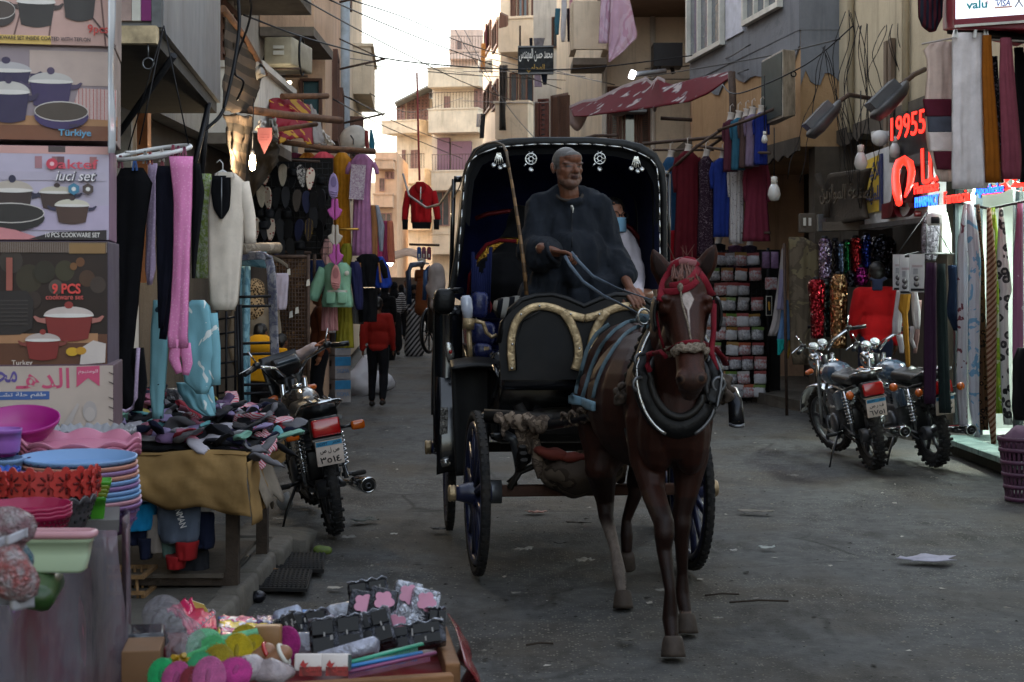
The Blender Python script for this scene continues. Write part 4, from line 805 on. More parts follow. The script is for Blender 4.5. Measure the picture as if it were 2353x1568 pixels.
def ordn(n):return['first','second','third','fourth','fifth','sixth','seventh','eighth','ninth','tenth','eleventh','twelfth'][n]if n<12 else f'{n+1}th'
for x,y,k in sorted(grid_,key=lambda g:g[0]):
 o=bpy.data.objects.new('slipper',SLM);COL.objects.link(o);o.location=W(x,y,Zs-.06);o.rotation_euler=(RN.uniform(-.1,.1),RN.uniform(-.16,.16),RN.uniform(-.5,.5));o.scale=(1,1,.96)
 o.material_slots[0].link='OBJECT';o.material_slots[0].material=SL[k];c=bpy.data.objects.new('strap',STM);COL.objects.link(c);c.parent=o;c.rotation_euler[2]=pi if(' ' in k or x%3)else 0;c.location.y=.022 if c.rotation_euler[2]else 0;c.material_slots[0].link='OBJECT';c.material_slots[0].material=SL[k if k in('black','navy','taupe','charcoal')else 'charcoal']
 j=0 if y<430 else 1 if y<480 else 2 if y<510 else 3 if y<560 else 4;cnt[j]=cnt.get(j,-1)+1;tag(o,f'{k} slipper, {ordn(cnt[j])} in the {ordn(j)} row of the wire shoe rack','slipper','slippers on the shoe rack')
def crog(x,y,m,label,s=1.,up=False):
 q=MB();p=W(x,y,15.9)
 for sg in(-1,1):q.prism([(sg*.004,-.11),(sg*.05,-.05),(sg*.075,.0)][::sg]+([(sg*.03,.035),(sg*.03,.11),(sg*.004,.11)]if sg>0 else[])[::1],p,(1,0,0),(0,0,1),.05)if False else q.prism([(a*sg,b)for a,b in((.004,-.12),(.055,-.07),(.085,-.005),(.04,.02),(.034,.12),(.004,.12))][::sg],p,(s,0,0),(0,0,s),.05)
 return solo(q,'clog',m,label,'slipper',bevel=.012)
PK=mat('pink_foam','#b653a0',.6,var=.08);crog(770,482,PK,'bright pink clog pair strung above the cream pair, by the mustard dress',.95);crog(773,586,PK,'bright pink clog pair strung just above the mint jacket',.95)
def sandal(x,y,m,label,in_m,L=.27):
 t=thing('clog',label,'slipper',W(x,y,15.9));q=MB();out=[(cos(2*pi*i/20)*.05*(1-.12*sin(2*pi*i/20)),sin(2*pi*i/20)*L/2)for i in range(20)];q.prism(out,W(x,y,15.9),(1,0,0),(0,0,1),.05);put(q,'shell',m,t,bevel=.008)
 put(MB().prism([(a*.62,b*.42+.045)for a,b in out],W(x,y,15.86),(1,0,0),(0,0,1),.02),'opening',in_m,t);q=MB();[q.tube([W(x-9,y+12+5*i,15.83),W(x+9,y+14+5*i,15.83)],.006,5)for i in range(3)];put(q,'ridge',m,t,kind='stuff');return t
sandal(767,428,mat('lilac_foam','#9a87b4',.6,var=.08),'pale lilac clog hanging alone beside the mustard dress',mat('lilac_dark','#6f608a',.7));sandal(772,638,mat('rose_foam','#c48684',.6,var=.08),'salmon pink slide strapped in front of the mint jacket',mat('rose_dark','#9b6263',.7))
t=crog(771,542,mat('cream_foam','#b5aca2',.6,var=.1),'cream clog pair hanging between the two bright pink pairs',.95)
def dress(label,m,Z,cx,y0,y1,w0,w1,group='dresses hung over the left stalls',neck=1,sl=0,seed=0,nm='dress',extra=None,folds=4):
 h=y1-y0;rows=[(y0,cx-w0*.22,cx+w0*.22),(y0+h*.05,cx-w0*.5,cx+w0*.5),(y0+h*.22,cx-w0*.40,cx+w0*.40),(y0+h*.38,cx-w0*.36,cx+w0*.36),(y1,cx-w1*.5,cx+w1*.5)]
 sle=[[(cx-w0*.46,y0+h*.08,w0*.22),(cx-w0*.6,y0+h*.08+sl*.5,w0*.2),(cx-w0*.64,y0+h*.08+sl,w0*.17)],[(cx+w0*.46,y0+h*.08,w0*.22),(cx+w0*.6,y0+h*.08+sl*.5,w0*.2),(cx+w0*.64,y0+h*.08+sl,w0*.17)]]if sl else[]
 o=garment(nm,label,nm,m,Z,rows,sle,group,folds,.025,.13,seed or int(cx))
 if neck:q=MB();p=W(cx,y0,Z);q.lathe([(.035,-.02),(.035,.06),(.045,.075),(.0,.078)],p,None,12);q.ell(p+V((0,0,-.03)),(.07,.05,.04),None,10,6);put(q,'mannequin_neck',mat('mannequin_grey','#8d8881',.5),o)
 return o
COR=cloth('coral_satin','#c84a56',rough=.5);MUS=cloth('mustard_velvet','#b5781a',rough=.5,var=.3,streak=.4);MAU=cloth('mauve_velvet','#9d6a90',rough=.5,var=.25,streak=.3)
dress('wine red velvet dress shoulder at the left end of the dress rail',cloth('wine_velvet','#4a1526',rough=.6),17.3,678,352,400,34,34,sl=0,folds=2)
dress('rust gold printed dress tucked behind the coral one',pat('rust_print','floral','#8d5019','#a8742c',14),17.2,707,352,560,46,40,sl=14)
dress('coral satin dress with puffed shoulders',COR,17.1,744,350,545,54,44,sl=16)
d_=dress('long mustard velvet dress',MUS,17.0,786,352,596,46,46,sl=16)
d_=dress('long mauve velvet dress with white embroidered front',MAU,16.8,832,356,588,54,48,sl=26)
put(MB().prism([(-.085,-.25),(.075,-.26),(.10,.12),(-.06,.13)],W(820,405,16.62),(1,0,0),(0,0,1),.012),'embroidered_front',pat('white_lace','blotch','#bdb0b8','#8d6f88',40),d_)
solo(MB().tube([W(700,347,17.1),W(862,352,17.0)],.02,6),'dress_rail',RAIL,'rusty rail carrying the coral, mustard and mauve dresses','rail')
solo(MB().tube([W(705,528,16.9),W(824,527,16.6)],.014,6),'brass_rod',mat('brass_rod','#a87f3a',.3,metal=.8),'thin brass rod sticking out behind the cream clogs','rod')
garment('trousers','tan trousers hanging beside the mauve dress','trousers',cloth('tan_twill','#8a5f3d'),16.9,[(472,852,862),(520,843,868),(590,834,868)],(),None,2,.02,.06);garment('trousers','light grey trousers hanging behind the tan pair','trousers',cloth('light_grey','#8b8f99'),17.1,[(472,862,870),(520,866,884),(578,872,880)],(),None,2,.02,.06)
garment('hood_top','olive yellow hooded top above the mint jacket','hooded top',cloth('olive_satin','#7d7622',rough=.5),16.8,[(560,788,806),(578,780,812),(600,788,808),(640,792,800)],(),None,2,.02,.12)
garment('skirt','olive yellow skirt hanging under the mint jacket','skirt',cloth('olive_satin','#7d7622',rough=.5),16.6,[(700,776,808),(760,772,812),(800,770,814)],(),None,4,.02,.1)
garment('scarf','pale pink satin scarf bundle left of the pink clogs','scarf',cloth('pink_satin','#b58a86',rough=.45),16.5,[(550,745,760),(580,735,770),(610,742,764)],(),None,3,.03,.12)
garment('skirt','pink striped skirt hanging under the salmon slide','skirt',pat('pink_stripe','stripe','#b06a70','#c99a98',18,rot=1.57),16.3,[(700,740,775),(760,738,778)],(),None,3,.02,.08)
MINT=cloth('mint_nylon','#82ad92',rough=.6);NAV=cloth('navy_nylon','#1f2145',rough=.6)
jk=garment('jacket','mint green padded jacket with two pockets and pale stripe','jacket',MINT,16.1,[(604,756,796),(615,742,808),(660,746,806),(690,738,812),(706,740,812)],([(746,618,28),(730,655,30),(718,690,26)],),None,2,.015,.22,parts=[('pale_stripe',FRAMEW,[(667,752,798),(672,752,798)])])
for x in(760,786):put(MB().rbox(W(x,685,15.96),(.10,.05,.12),.015),'pocket',MINT,jk)
put(MB().ell(W(797,628,15.97),(.025,.01,.025)),'badge',FRAMEW,jk)
garment('jacket_sleeve','navy jacket sleeve hanging right of the mint jacket','jacket',NAV,16.3,[(602,806,824),(620,802,832),(690,812,836),(712,818,834)],(),None,2,.02,.15)
garment('jacket','dark blue padded jacket stuffed beside the partition post','jacket',cloth('dark_blue_nylon','#182a52',rough=.55),16.4,[(598,712,742),(610,706,748),(650,708,744),(660,712,735)],(),None,3,.02,.18)
garment('top','black top with beige side stripes hanging past the navy sleeve','top',BLKC,16.6,[(584,832,862),(594,818,872),(620,828,866),(660,830,862)],([(872,600,16),(882,620,16),(886,640,12)],[(822,600,12),(819,612,12)]),None,2,.015,.1,parts=[('beige_stripe',cloth('tan_twill','#8a5f3d'),[(604,826,829),(640,830,833)]),('beige_stripe',cloth('tan_twill','#8a5f3d'),[(604,868,872),(650,872,878)])])
garment('jacket','royal blue padded jacket behind the black top','jacket',cloth('royal_blue_nylon','#1d3a94',rough=.5),17.0,[(590,868,880),(610,862,892),(652,858,902),(662,862,896)],(),None,3,.02,.2)
garment('top','black folded tops on a rail under the black and beige top','top',BLKC,16.7,[(662,822,868),(690,822,868),(740,826,866)],(),None,3,.02,.15)
garment('top','zebra striped top under the navy sleeve','top',pat('zebra_print2','stripe','#16161a','#8d8a88',22,rot=.7),16.8,[(690,808,836),(720,806,838),(745,810,835)],(),None,2,.015,.1)
for i,(x,c,lb)in enumerate(((884,'#7d2f4c','wine dress on the far left rail, seen beyond the blue jacket'),(896,'#b0674f','salmon dress on the far left rail, furthest right'),(872,'#a03a60','rose dress on the far rail, half hidden by the grey trousers'))):
 garment('dress',lb,'dress',cloth('far_dress_%d'%i,c),21,[(508,x-6,x+6),(515,x-8,x+8),(580,x-9,x+11),(604,x-9,x+12)],(),'dresses hung over the left stalls',3,.02,.1)
STR=pat('old_striped_canvas','stripe','#3a342e','#55493f',2.4,rough=.9,rot=.25)
def sheetpx(name,label,cat,m,quad,Z,nu=16,nv=16,amp=.04,th=.01,seed=0,sag=0,group=None):
 """cloth stretched between four picture corners (tl,tr,br,bl), each at its own distance"""
 Zs_=Z if isinstance(Z,(list,tuple))else[Z]*4;a,b,c,d=[W(*p,z)for p,z in zip(quad,Zs_)];q=MB()
 def fn(u,v):
  p=a.lerp(b,u).lerp(d.lerp(c,u),v);return p+V((0,1,.25))*(amp*(noise.noise(V((u*4+seed,v*3,seed)))+.5*noise.noise(V((u*10,v*9,seed)))))-V((0,0,sag*sin(u*pi)))
 q.sheet(fn,nu,nv,th);return solo(q,name,m,label,cat,group)
sheetpx('awning','old dark striped canvas awning hanging beside the metal sign cabinet','awning',STR,[(518,30),(606,168),(575,262),(512,255)],[11.5,12.6,12.4,11.3],amp=.12)
sheetpx('awning','lower torn striped canvas hanging behind the bare bulb','awning',STR,[(512,262),(580,268),(560,425),(535,395)],[11.6,12.2,12.6,12.0],amp=.15,seed=2)
sheetpx('awning','dark canvas flap at the back of the bulb stall','awning',cloth('dark_canvas','#2a2622'),[(545,300),(640,320),(640,372),(560,480)],13.2,amp=.15,seed=5)
RY=pat('red_yellow_print','blotch','#7d1f28','#7a1c2a',2.6,'#b0852a',rough=.75)
sheetpx('awning','red and yellow flowered cloth slung over the slipper stall','awning',RY,[(617,230),(718,248),(720,332),(640,330)],[14.6,15.4,14.4,13.8],amp=.22,seed=3,sag=-.05)
sheetpx('awning','grey lining of the flowered awning trailing to the right','awning',cloth('grey_lining','#7f7873'),[(712,240),(730,262),(752,334),(722,330)],[15.4,15.5,14.6,14.4],amp=.1,seed=6);sheetpx('rag','bunched white plastic rag under the wooden poles','rag',mat('white_rag','#b5afa9',.6),[(740,298),(758,318),(770,333),(748,332)],14.6,8,8,.1)
sheetpx('rag','torn white paper rag caught on the awning pole','rag',mat('white_rag','#b5afa9',.6),[(598,275),(612,280),(604,302),(584,300)],12.3,8,8,.06);sheetpx('rag','grey white plastic strips dangling right of the pink tag','rag',mat('grey_rag','#8d8780',.6),[(618,275),(634,272),(640,315),(628,312)],12.4,8,8,.08);sheetpx('rag','bundle of pale sacking tied at the awning pole end','rag',mat('grey_rag','#8d8780',.6),[(578,132),(596,148),(600,178),(584,172)],12.4,8,8,.09,.08)
o=solo(MB().prism([(-.055,.09),(-.055,.0),(0,-.12),(.06,0),(.06,.09)][::1],W(608,320,12.2),(1,0,0),(0,0,1),.006),'pink_tag',mat('pink_card','#6a3a3c',.9),'pink pointed paper tag hanging near the lit bulb','tag')
for y in(312,318,324):put(MB().box(W(608,y,12.19),(.07,.002,.008)),'scribble',pm('#6b3438'),o)
for pts,Z0,Z1,r,lb in(([(555,250),(660,265),(783,277)],12.2,14.2,.035,'reddish timber pole jutting over the left stalls, thickest of three'),([(632,299),(727,286)],13.4,13.9,.022,'thin bright wooden pole under the flowered cloth'),([(648,222),(752,221)],14.6,15.2,.03,'grey timber pole above the flowered cloth'),([(512,20),(560,85),(608,170)],11.4,12.6,.03,'dark slanting pole holding the upper striped awning'),([(640,325),(745,340),(860,348)],15.4,16.6,.03,'long pole over the dress rail')):
 q=MB();n=len(pts);q.tube([W(x,y,lerp(Z0,Z1,i/(n-1)))for i,(x,y)in enumerate(pts)],r,7);solo(q,'timber_pole',WOODP,lb,'pole','timber poles over the left stalls')
bl=thing('light_bulb','lit bare bulb hanging in front of the left slipper stall','light bulb',W(580,370,12.0));p=W(580,372,12);put(MB().lathe([(.0,-.072),(.02,-.06),(.026,-.01),(.020,.045),(.016,.05),(0,.052)],p,None,12),'bulb',glow('bulb_glow','#ffdca8',24),bl);put(MB().lathe([(0,.05),(.018,.05),(.018,.085),(.008,.1),(0,.1)],p,None,10),'socket',BLK,bl);put(MB().tube([p+V((0,0,.1)),p+V((.01,0,.5))],.004,4),'cord',BLK,bl)
l_=bpy.data.lights.new('bulb_light','POINT');l_.energy=9;l_.color=(1,.78,.5);l_.shadow_soft_size=.05;lo=bpy.data.objects.new('bulb_light',l_);COL.objects.link(lo);lo.location=p+V((0,-.08,0))
ds=thing('satellite_dish','white satellite dish above the mauve dress','satellite dish',W(812,335,24));put(MB().lathe([(.0,.10),(.11,.085),(.2,.04),(.235,0),(.245,.0),(.2,.05),(.11,.1),(0,.115)],W(812,321,24),(75,0,-15),24),'dish',mat('dish_white','#b9b3a8',.5,dirt=.3),ds);put(MB().tube([W(812,338,24),W(812,321,23.7),W(806,312,23.5)],.012,5),'feed_arm',STEEL,ds)
put(MB().tube([W(812,336,24),W(812,360,24)],.03,6),'mast',STEEL,ds)
garment('cloth','teal cloth hung high at the end of the dress pole','cloth',cloth('teal_cloth','#2f6275'),19,[(298,850,855),(330,848,862),(348,850,860)],(),None,1,.02,.05);garment('cloth','brick red cloth hung beside the teal one','cloth',cloth('brick_cloth','#7d3a38'),19.3,[(300,838,846),(330,838,848),(352,842,850)],(),None,1,.02,.05)
ac=thing('air_conditioner','beige air conditioner outdoor unit hung under the left balcony','air conditioner',W(640,152,15.6));a=W(624,84,15.6);b=W(650,148,15.6)
put(MB().rbox(((a.x+b.x)/2+.06,16.0,(a.z+b.z)/2),(.30,.78,a.z-b.z),.02,(0,0,-8)),'casing',mat('ac_beige','#a59d8a',.6,dirt=.3),ac)
for y0,y1 in((105,112),(117,126)):put(MB().box(W(640,(y0+y1)/2,15.585),(.11,.015,S(y1-y0,15.6))),'label_plate',FRAMEW,ac)
put(MB().torus((b.x+.14,16.0,(a.z+b.z)/2),.2,.012,(0,90,0),20,5),'fan_ring',BLK,ac);q=MB();[q.tube([(b.x-.3,y,b.z-.03),(b.x+.16,y,b.z-.03)],.014,5)for y in(15.72,16.3)];put(q,'bracket',RAIL,ac,kind='stuff')
put(MB().tube([W(622,118,15.7),W(612,125,15.8),W(606,140,15.9),(-2.78,16,3.8)],.02,6),'pipe',BLK,ac)
tbx=thing('fluorescent_tube','lit fluorescent tube glowing under the left parapet','lamp',W(653,192,15.5));put(MB().tube([W(638,193,15.5),W(667,190,15.8)],.018,6),'tube',glow('tube_warm','#fff0d0',3),tbx)
cab=[([(699,0),(860,88),(1062,188),(1180,232)],15,33),([(806,0),(940,45),(1062,98),(1200,140)],16,36),([(757,0),(900,62),(1062,125),(1290,205)],16,30),([(560,35),(737,98),(960,145),(1300,160),(1590,128)],13.5,22),([(765,228),(900,298),(1062,365)],17,40),([(803,225),(930,290),(1062,340)],18,42),([(1013,0),(1062,97),(1170,250),(1240,330)],40,30),([(1028,0),(1062,60),(1130,190)],42,34),([(840,150),(1064,172),(1300,185)],26,34),([(850,215),(950,258),(1064,225)],26,60),([(1064,100),(1268,161),(1412,195)],40,27),([(1064,120),(1300,172),(1600,182),(1720,160)],38,20),([(1064,232),(1250,236),(1450,200)],45,28),([(1724,103),(1600,150),(1310,163),(1064,165)],18,40),([(1930,90),(1760,130),(1590,160),(1480,178)],17,25),([(620,125),(780,132),(1000,160),(1090,172)],16,50),([(575,0),(577,20),(570,60),(545,130),(540,170),(560,190),(545,230)],11,11.4),([(548,0),(550,60),(540,140),(520,230),(505,268),(470,300)],9.6,9.4),([(1660,195),(1700,215),(1850,150),(1960,60)],19,17)]
names_c=['from the top left corner down to the shuttered house','highest of the three thin lines over the sky','middle of the thin lines over the sky','sagging right across the street below the black sign','steep one above the red hoodie','steep one beside the red hoodie cord','dropping from the sky gap to the shutters','short one by the rooftop block','level across the street at roof height','dipping toward the far terrace house','passing just under the black sign','long low one above the red awning','behind the louvred shutters','crossing from the cement wall to the far left','crossing the white windows','faint one under the left balconies','coiled beside the striped awning','thick black one on the silver sign cabinet','loose one above the ochre wall']
for(pts,z0,z1),nm in zip(cab,names_c):
 q=MB();P=[W(x,y,lerp(z0,z1,i/(len(pts)-1)))for i,(x,y)in enumerate(pts)];PP=[]
 for i in range(len(P)-1):
  p0,p1,p2,p3=P[max(i-1,0)],P[i],P[i+1],P[min(i+2,len(P)-1)]
  for k in range(6):t=k/6;PP.append(.5*((2*p1)+(p2-p0)*t+(2*p0-5*p1+4*p2-p3)*t*t+(3*p1-p0-3*p2+p3)*t**3))
 PP.append(P[-1]);q.tube(PP,.009 if z0>9.7 else.012,5);solo(q,'cable',BLK,'dark overhead cable '+nm,'cable','cables strung across the street')
rh=garment('hoodie','red hooded top with black hem hung on a cord above the street','hoodie',cloth('red_fleece','#8f1016',var=.2),16.8,[(420,958,976),(428,946,988),(440,938,996),(480,944,992),(512,944,992)],([(940,440,18),(932,480,16),(930,508,14)],[(994,440,18),(1003,480,16),(1006,505,14)]),None,2,.015,.2,parts=[('black_hem',BLKC,[(511,946,991),(526,948,989)]),('hood',cloth('red_fleece_dark','#7a0d13'),[(418,956,974),(432,952,980),(444,960,972)])])
for x in(931,1003):q=MB();limb(q,[(x,505,14),(x,528,12)],16.8,.08);put(q,'black_cuff',BLKC,rh)
put(MB().tube([W(967,430,16.6),W(966,460,16.6)],.006,5),'drawcord',FRAMEW,rh);put(MB().box(W(968,465,16.6),(.03,.005,.06)),'price_tag',BLK,rh)
put(MB().tube([W(958,168,18),W(961,300,17.5),W(964,414,16.8)],.012,6),'cord',mat('red_cord','#7a2a26',.8),rh);solo(MB().tube([W(926,400,16.6),W(940,450,16.4),(W(980,478,15)),W(1010,470,13),W(1045,420,11)],.012,6),'pale_rope',mat('pale_rope','#98908a',.8),'loose pale rope looping in front of the red hoodie','rope')
sg=[]
for i in range(4):
 y1=926-i*54;Z=20.3;t=thing('water_carton',['bottom','second','third','top'][i]+' carton of the blue and white SIGMA carton stack','carton',W(770,y1,Z),'cartons marked SIGMA');a=W(736,y1,Z);b=W(804,y1-53,Z);yaw=-24
 r_=Euler((0,0,radians(yaw)));ux=V((cos(radians(yaw)),sin(radians(yaw)),0));uy=V((-ux.y,ux.x,0));h=b.z-a.z
 o_=W(770,y1,Z)+V((0,0,0));w1,w2=.25,.24
 q=MB();P=[o_+V((0,0,0))-ux*0-uy*0,o_+uy*.44+V((0,0,0)),o_+uy*.44-ux*.02,o_]
 A=o_;B=A+V((.20,.10,0));Cc=B+V((-.22,.42,0));D=A+V((-.22,.34,0));q.hexa([A,B,Cc,D]+[p+V((0,0,h-.004))for p in(A,B,Cc,D)]);put(q,'carton',mat('white_carton','#9d9898',.75,dirt=.25),t,bevel=.006)
 fu=(B-A).normalized();put(MB().prism([(.0,h*.58),(.222,h*.58),(.222,h-.01),(0,h-.01)],A+V((.0,-.004,0)),fu,(0,0,1),.003),'blue_band',mat('blue_print','#2f7fae',.6),t);text('SIGMA',A+fu*.112+V((0,-.006,h*.36)),fu,(0,0,1),.055,pm('#5b7fa8'),t,w=.17)
 lu=(A-D).normalized()
 for z0,z1,s0,s1 in((.10,.16,.06,.2),(.55,.8,.2,.3)):put(MB().prism([(s0,h*z0),(s1,h*z0),(s1,h*z1),(s0,h*z1)],D+V((-.003,-.004,0)),lu,(0,0,1),.003),'dark_print',pm('#2a2a30'),t)
t=thing('white_carton','flat white box with blue letters lying on top of the SIGMA cartons','carton',W(755,764,20));a,b=W(708,764,20),W(766,738,20);put(MB().hexa([a,W(766,766,19.9),W(800,760,20.5),W(740,756,20.7)]+[p+V((0,0,.145))for p in(a,W(766,766,19.9),W(800,760,20.5),W(740,756,20.7))]),'carton',mat('white_carton','#9d9898',.75,dirt=.25),t,bevel=.006);text('ALBADI',W(734,752,19.9),(1,0,0),(0,0,1),.07,pm('#3d5c94'),t,w=.14)
solo(MB().box(W(737,790,20.5),(.27,.3,.26),(0,0,24)),'brown_carton',mat('brown_carton','#7a5f4d',.85,dirt=.3),'plain brown carton behind the top SIGMA carton','carton',bevel=.006)
sk=MB();p=G(838,905);sk.caps(p+V((-.1,0,.14)),p+V((.05,.1,.42)),.22,.12);sk.ell(p+V((.22,.1,.16)),(.22,.2,.18));me=ruffle(blob(sk,.03,3),.05,5,2);solo(me,'woven_sack',pat('striped_sack','stripe','#b3b1b4','#b3b1b4',3,rot=1.2),'white woven plastic sack beside the boy in red','sack')
for i,(x0,c)in enumerate(((.02,'#8a4a58'),(.08,'#5a6aa0'))):pass
fcg=thing('horse_carriage','second dark carriage waiting far behind with blue seat frames','carriage',G(985,800));
put(MB().tube([W(940,700,27),W(938,625,27),(W(945,610,27)),W(972,606,27.3)],.05,7),'hood_frame',mat('blue_black_paint','#1b2a40',.3,var=.1),fcg);put(MB().rbox(W(1003,720,27),(.26,1.2,.7),.08),'body',mat('black_paint','#0c0d10',.3),fcg)
for x,y,r in((985,800,1.4),):q=MB();q.torus(W(986,760,27.0),.38,.035,(90,0,72),24,6);[q.tube([W(986,760,27),W(986,760,27)+V((.12*cos(a),.36*cos(a),.37*sin(a)))],.015,4)for a in[k*pi/4 for k in range(8)]];put(q,'wheel',mat('black_paint','#0c0d10',.3),fcg)
put(MB().tube([W(975,690,27),W(978,625,27),W(984,612,27),W(990,640,27)],.04,7),'seat_frame',mat('blue_paint','#2c4a70',.3),fcg);q=MB();q.caps(W(1005,700,26),W(1003,620,26),.16,.14);q.caps(W(1000,700,26),W(985,660,26),.08,.06);solo(ruffle(blob(q,.03),.03,6),'draped_coat',cloth('pale_coat','#8f8682'),'pale coat hung on the seat of the far carriage','coat')
for i,(x,c)in enumerate(((963,'#274a8a'),(974,'#7a4a5e'),(986,'#7a3f4e'))):garment('coat',f'{["blue", "mauve", "wine"][i]} coat with paper tag on the far rail across the street','coat',cloth('far_coat_%d'%i,c),34,[(568,x-3,x+3),(572,x-5,x+5),(590,x-5,x+5),(598,x-4,x+4)],(),'coats on the far rail',1,.02,.15,parts=[('paper_tag',FRAMEW,[(584,x-2,x+2),(592,x-2,x+2)])])
solo(MB().tube([W(940,562,34),W(1010,564,34)],.03,6),'clothes_rail',RAIL,'far clothes rail with three coats','rail')
ms=thing('market_stall','low far market stall with pale canopy beyond the walkers','stall',G(935,760));put(MB().box(W(930,668,52),(1.6,.5,.9)),'stall_back',mat('far_stall','#6a5f58',.9,var=.4,vs=2),ms);put(MB().sheet(lambda u,v:W(lerp(885,985,u),lerp(575,592,v)+4*sin(u*9),52-v),10,3,.03),'canopy',mat('far_canopy','#a3958a',.9),ms)
for x in(884,897):solo(MB().ell(W(x,606,38),.06,None,8,6),'lamp',glow('far_lamp','#e8fff0',6),'small greenish lamp shining in the far stalls, %s one'%('left' if x<890 else 'right'),'lamp')
# ================================================================== RIGHT: red awning, laundry, black sign
AW=pat('red_flowered_cloth','floral','#560c18','#6f6468',4.5,'#9d9491',th=.3,rough=.8)
TOPE=[(1309,249),(1340,236),(1371,232),(1430,203),(1485,184),(1498,196),(1512,182),(1544,196),(1600,180),(1681,164)];BOTE=[(1318,268),(1345,268),(1380,263),(1415,259),(1470,252),(1500,248),(1530,243),(1585,234),(1630,214),(1681,176)]
def awp(u,v):
 k=u*(len(TOPE)-1);i=min(int(k),len(TOPE)-2);t=k-i;a=V(TOPE[i]).lerp(V(TOPE[i+1]),t);b=V(BOTE[i]).lerp(V(BOTE[i+1]),t);p=a.lerp(b,v);z=lerp(23.5,19.0,u)
 return W(p.x,p.y+3*sin(u*19)*v*(1-v),z+1.1*(1-v)-.9*v*0)
aw=thing('awning','red flowered cloth awning stretched across the right side above the carriage','awning',awp(.5,1));put(MB().sheet(awp,60,12,.012),'cloth',AW,aw)
put(MB().sheet(lambda u,v:awp(u*.72,0)+V((0,-.12*v,-.26*v*(1.2+sin(u*17)*.6)+.04)),50,4,.012),'grey_lining',cloth('lining_grey_rose','#8f8280'),aw)
for pts,z0,z1,r,lb in(([(1681,165),(1684,240),(1680,330)],19,19,.05,'dark upright post under the right end of the red awning'),([(1735,245),(1600,338),(1530,400)],18.9,19.6,.02,'thin slanting stay from the ochre wall to the dress rails'),([(1478,331),(1620,318),(1720,308)],20.5,18.8,.025,'rusty pole running left from the ochre wall over the dresses'),([(1650,300),(1720,276),(1780,250)],18.7,18.2,.02,'curved branch-like rail of the upper row of tops'),([(1600,335),(1700,350),(1770,352)],19.6,18.2,.02,'rail carrying the spotted and plum dresses'),([(1518,272),(1590,276)],22,22,.03,'short dark bar on the peach wall below the awning'),([(1500,345),(1640,345)],20,19.8,.018,'horizontal rail carrying the wine dress'),([(1620,345),(1668,312),(1690,290)],19.6,19.0,.02,'bent bracket bar holding the dress rails'),([(1600,537),(1770,535)],19.6,18.9,.018,'lower rail behind the snack rack'),([(1330,322),(1368,312),(1420,312)],27,26,.03,'rusty balcony rail above the hood of the carriage')):
 solo(MB().tube([W(x,y,lerp(z0,z1,i/(len(pts)-1)))for i,(x,y)in enumerate(pts)],r,6),'pole',RAIL,lb,'pole','poles and rails on the right side')
bs=thing('hanging_sign','black painted sign with white Arabic script hung over the street','sign',W(1230,172,31));q=MB();a,b=W(1190,172,31),W(1272,106,31);q.rbox((a+b)/2,(b.x-a.x,.08,b.z-a.z),.02,(0,0,-6));put(q,'board',pat('black_sign_paint','blotch','#22262a','#2d3338',3,rough=.6),bs)
q=MB();q.box((a+b)/2+V((0,-.06,b.z/2-a.z/2-.02)),(b.x-a.x,.03,.03),(0,0,-6));q.box((a+b)/2+V((0,-.06,-(b.z-a.z)/2+.02)),(b.x-a.x,.03,.03),(0,0,-6));put(q,'edge_frame',STEEL,bs,kind='stuff')
ux=V((cos(radians(-6)),sin(radians(-6)),0));c=(a+b)/2+V((0,-.075,0));text(ar('محمد حسن المهندس'),c+V((0,0,.10)),ux,(0,0,1),.27,pm('#f4f4f0'),bs,ext=.004,w=.68,off=.01);text(ar('المحامي'),c+V((.0,0,-.18)),ux,(0,0,1),.18,pm('#c9a244'),bs,ext=.004,w=.36,off=.0)
put(MB().tube([W(1195,60,31.1),W(1195,108,31)],.02,5),'hanger_bar',RAIL,bs)
GL='laundry hung out on the right balconies';PS=pat('pink_sheet','blotch','#c0a0b4','#c7adbf',1.6,'#b890a6',rough=.8)
garment('bed_sheet','wide pink flowered sheet hanging from the dark balcony','sheet',PS,26,[(-30,1405,1440),(20,1402,1452),(85,1399,1466),(120,1398,1430),(142,1398,1402)],(),GL,3,.05,.05);garment('bed_sheet','narrow pink sheet folded beside the wide one','sheet',PS,26.1,[(-30,1382,1408),(60,1377,1400),(100,1375,1398)],(),GL,3,.05,.05)
for lb,c,rows,Z in(('white shirt hung long by the cracked balcony','#b9b6b9',[(-10,1290,1302),(30,1290,1303),(80,1288,1300),(96,1290,1298)],28),('dark trousers hung beside the white shirt','#2e2428',[(20,1302,1312),(96,1304,1314)],28.1),('pink top hung nearest the cracked balcony','#b5808c',[(-10,1308,1316),(55,1309,1316),(62,1310,1314)],28),('teal shirt hung left of the white shirt','#3c6675',[(20,1276,1288),(50,1274,1286),(80,1276,1284)],28.2),('pale lilac towel below the black sign','#9a8a9c',[(172,1228,1242),(200,1228,1246)],31),('navy shorts below the black sign','#1c2230',[(172,1243,1258),(195,1248,1256)],31),('dark socks pegged above the black sign','#22222a',[(88,1216,1224),(106,1217,1224)],31.2),('grey white tops pegged above the black sign','#7d787c',[(88,1226,1252),(106,1228,1248)],31.3),('orange brown cloths on the far cream house','#8a6238',[(100,1106,1116),(160,1104,1114)],52),('white shirt on the far cream house','#a8a6a8',[(262,1096,1106),(292,1094,1104)],50),('dark trousers on the far cream house','#22252b',[(262,1103,1116),(318,1102,1112)],50),('dark red cloth over the far balcony wall','#5a2f36',[(55,1115,1119),(110,1115,1120)],56)):
 garment('laundry',lb,'laundry',cloth('laundry'+c,c),Z,rows,(),GL,2,.03,.06)
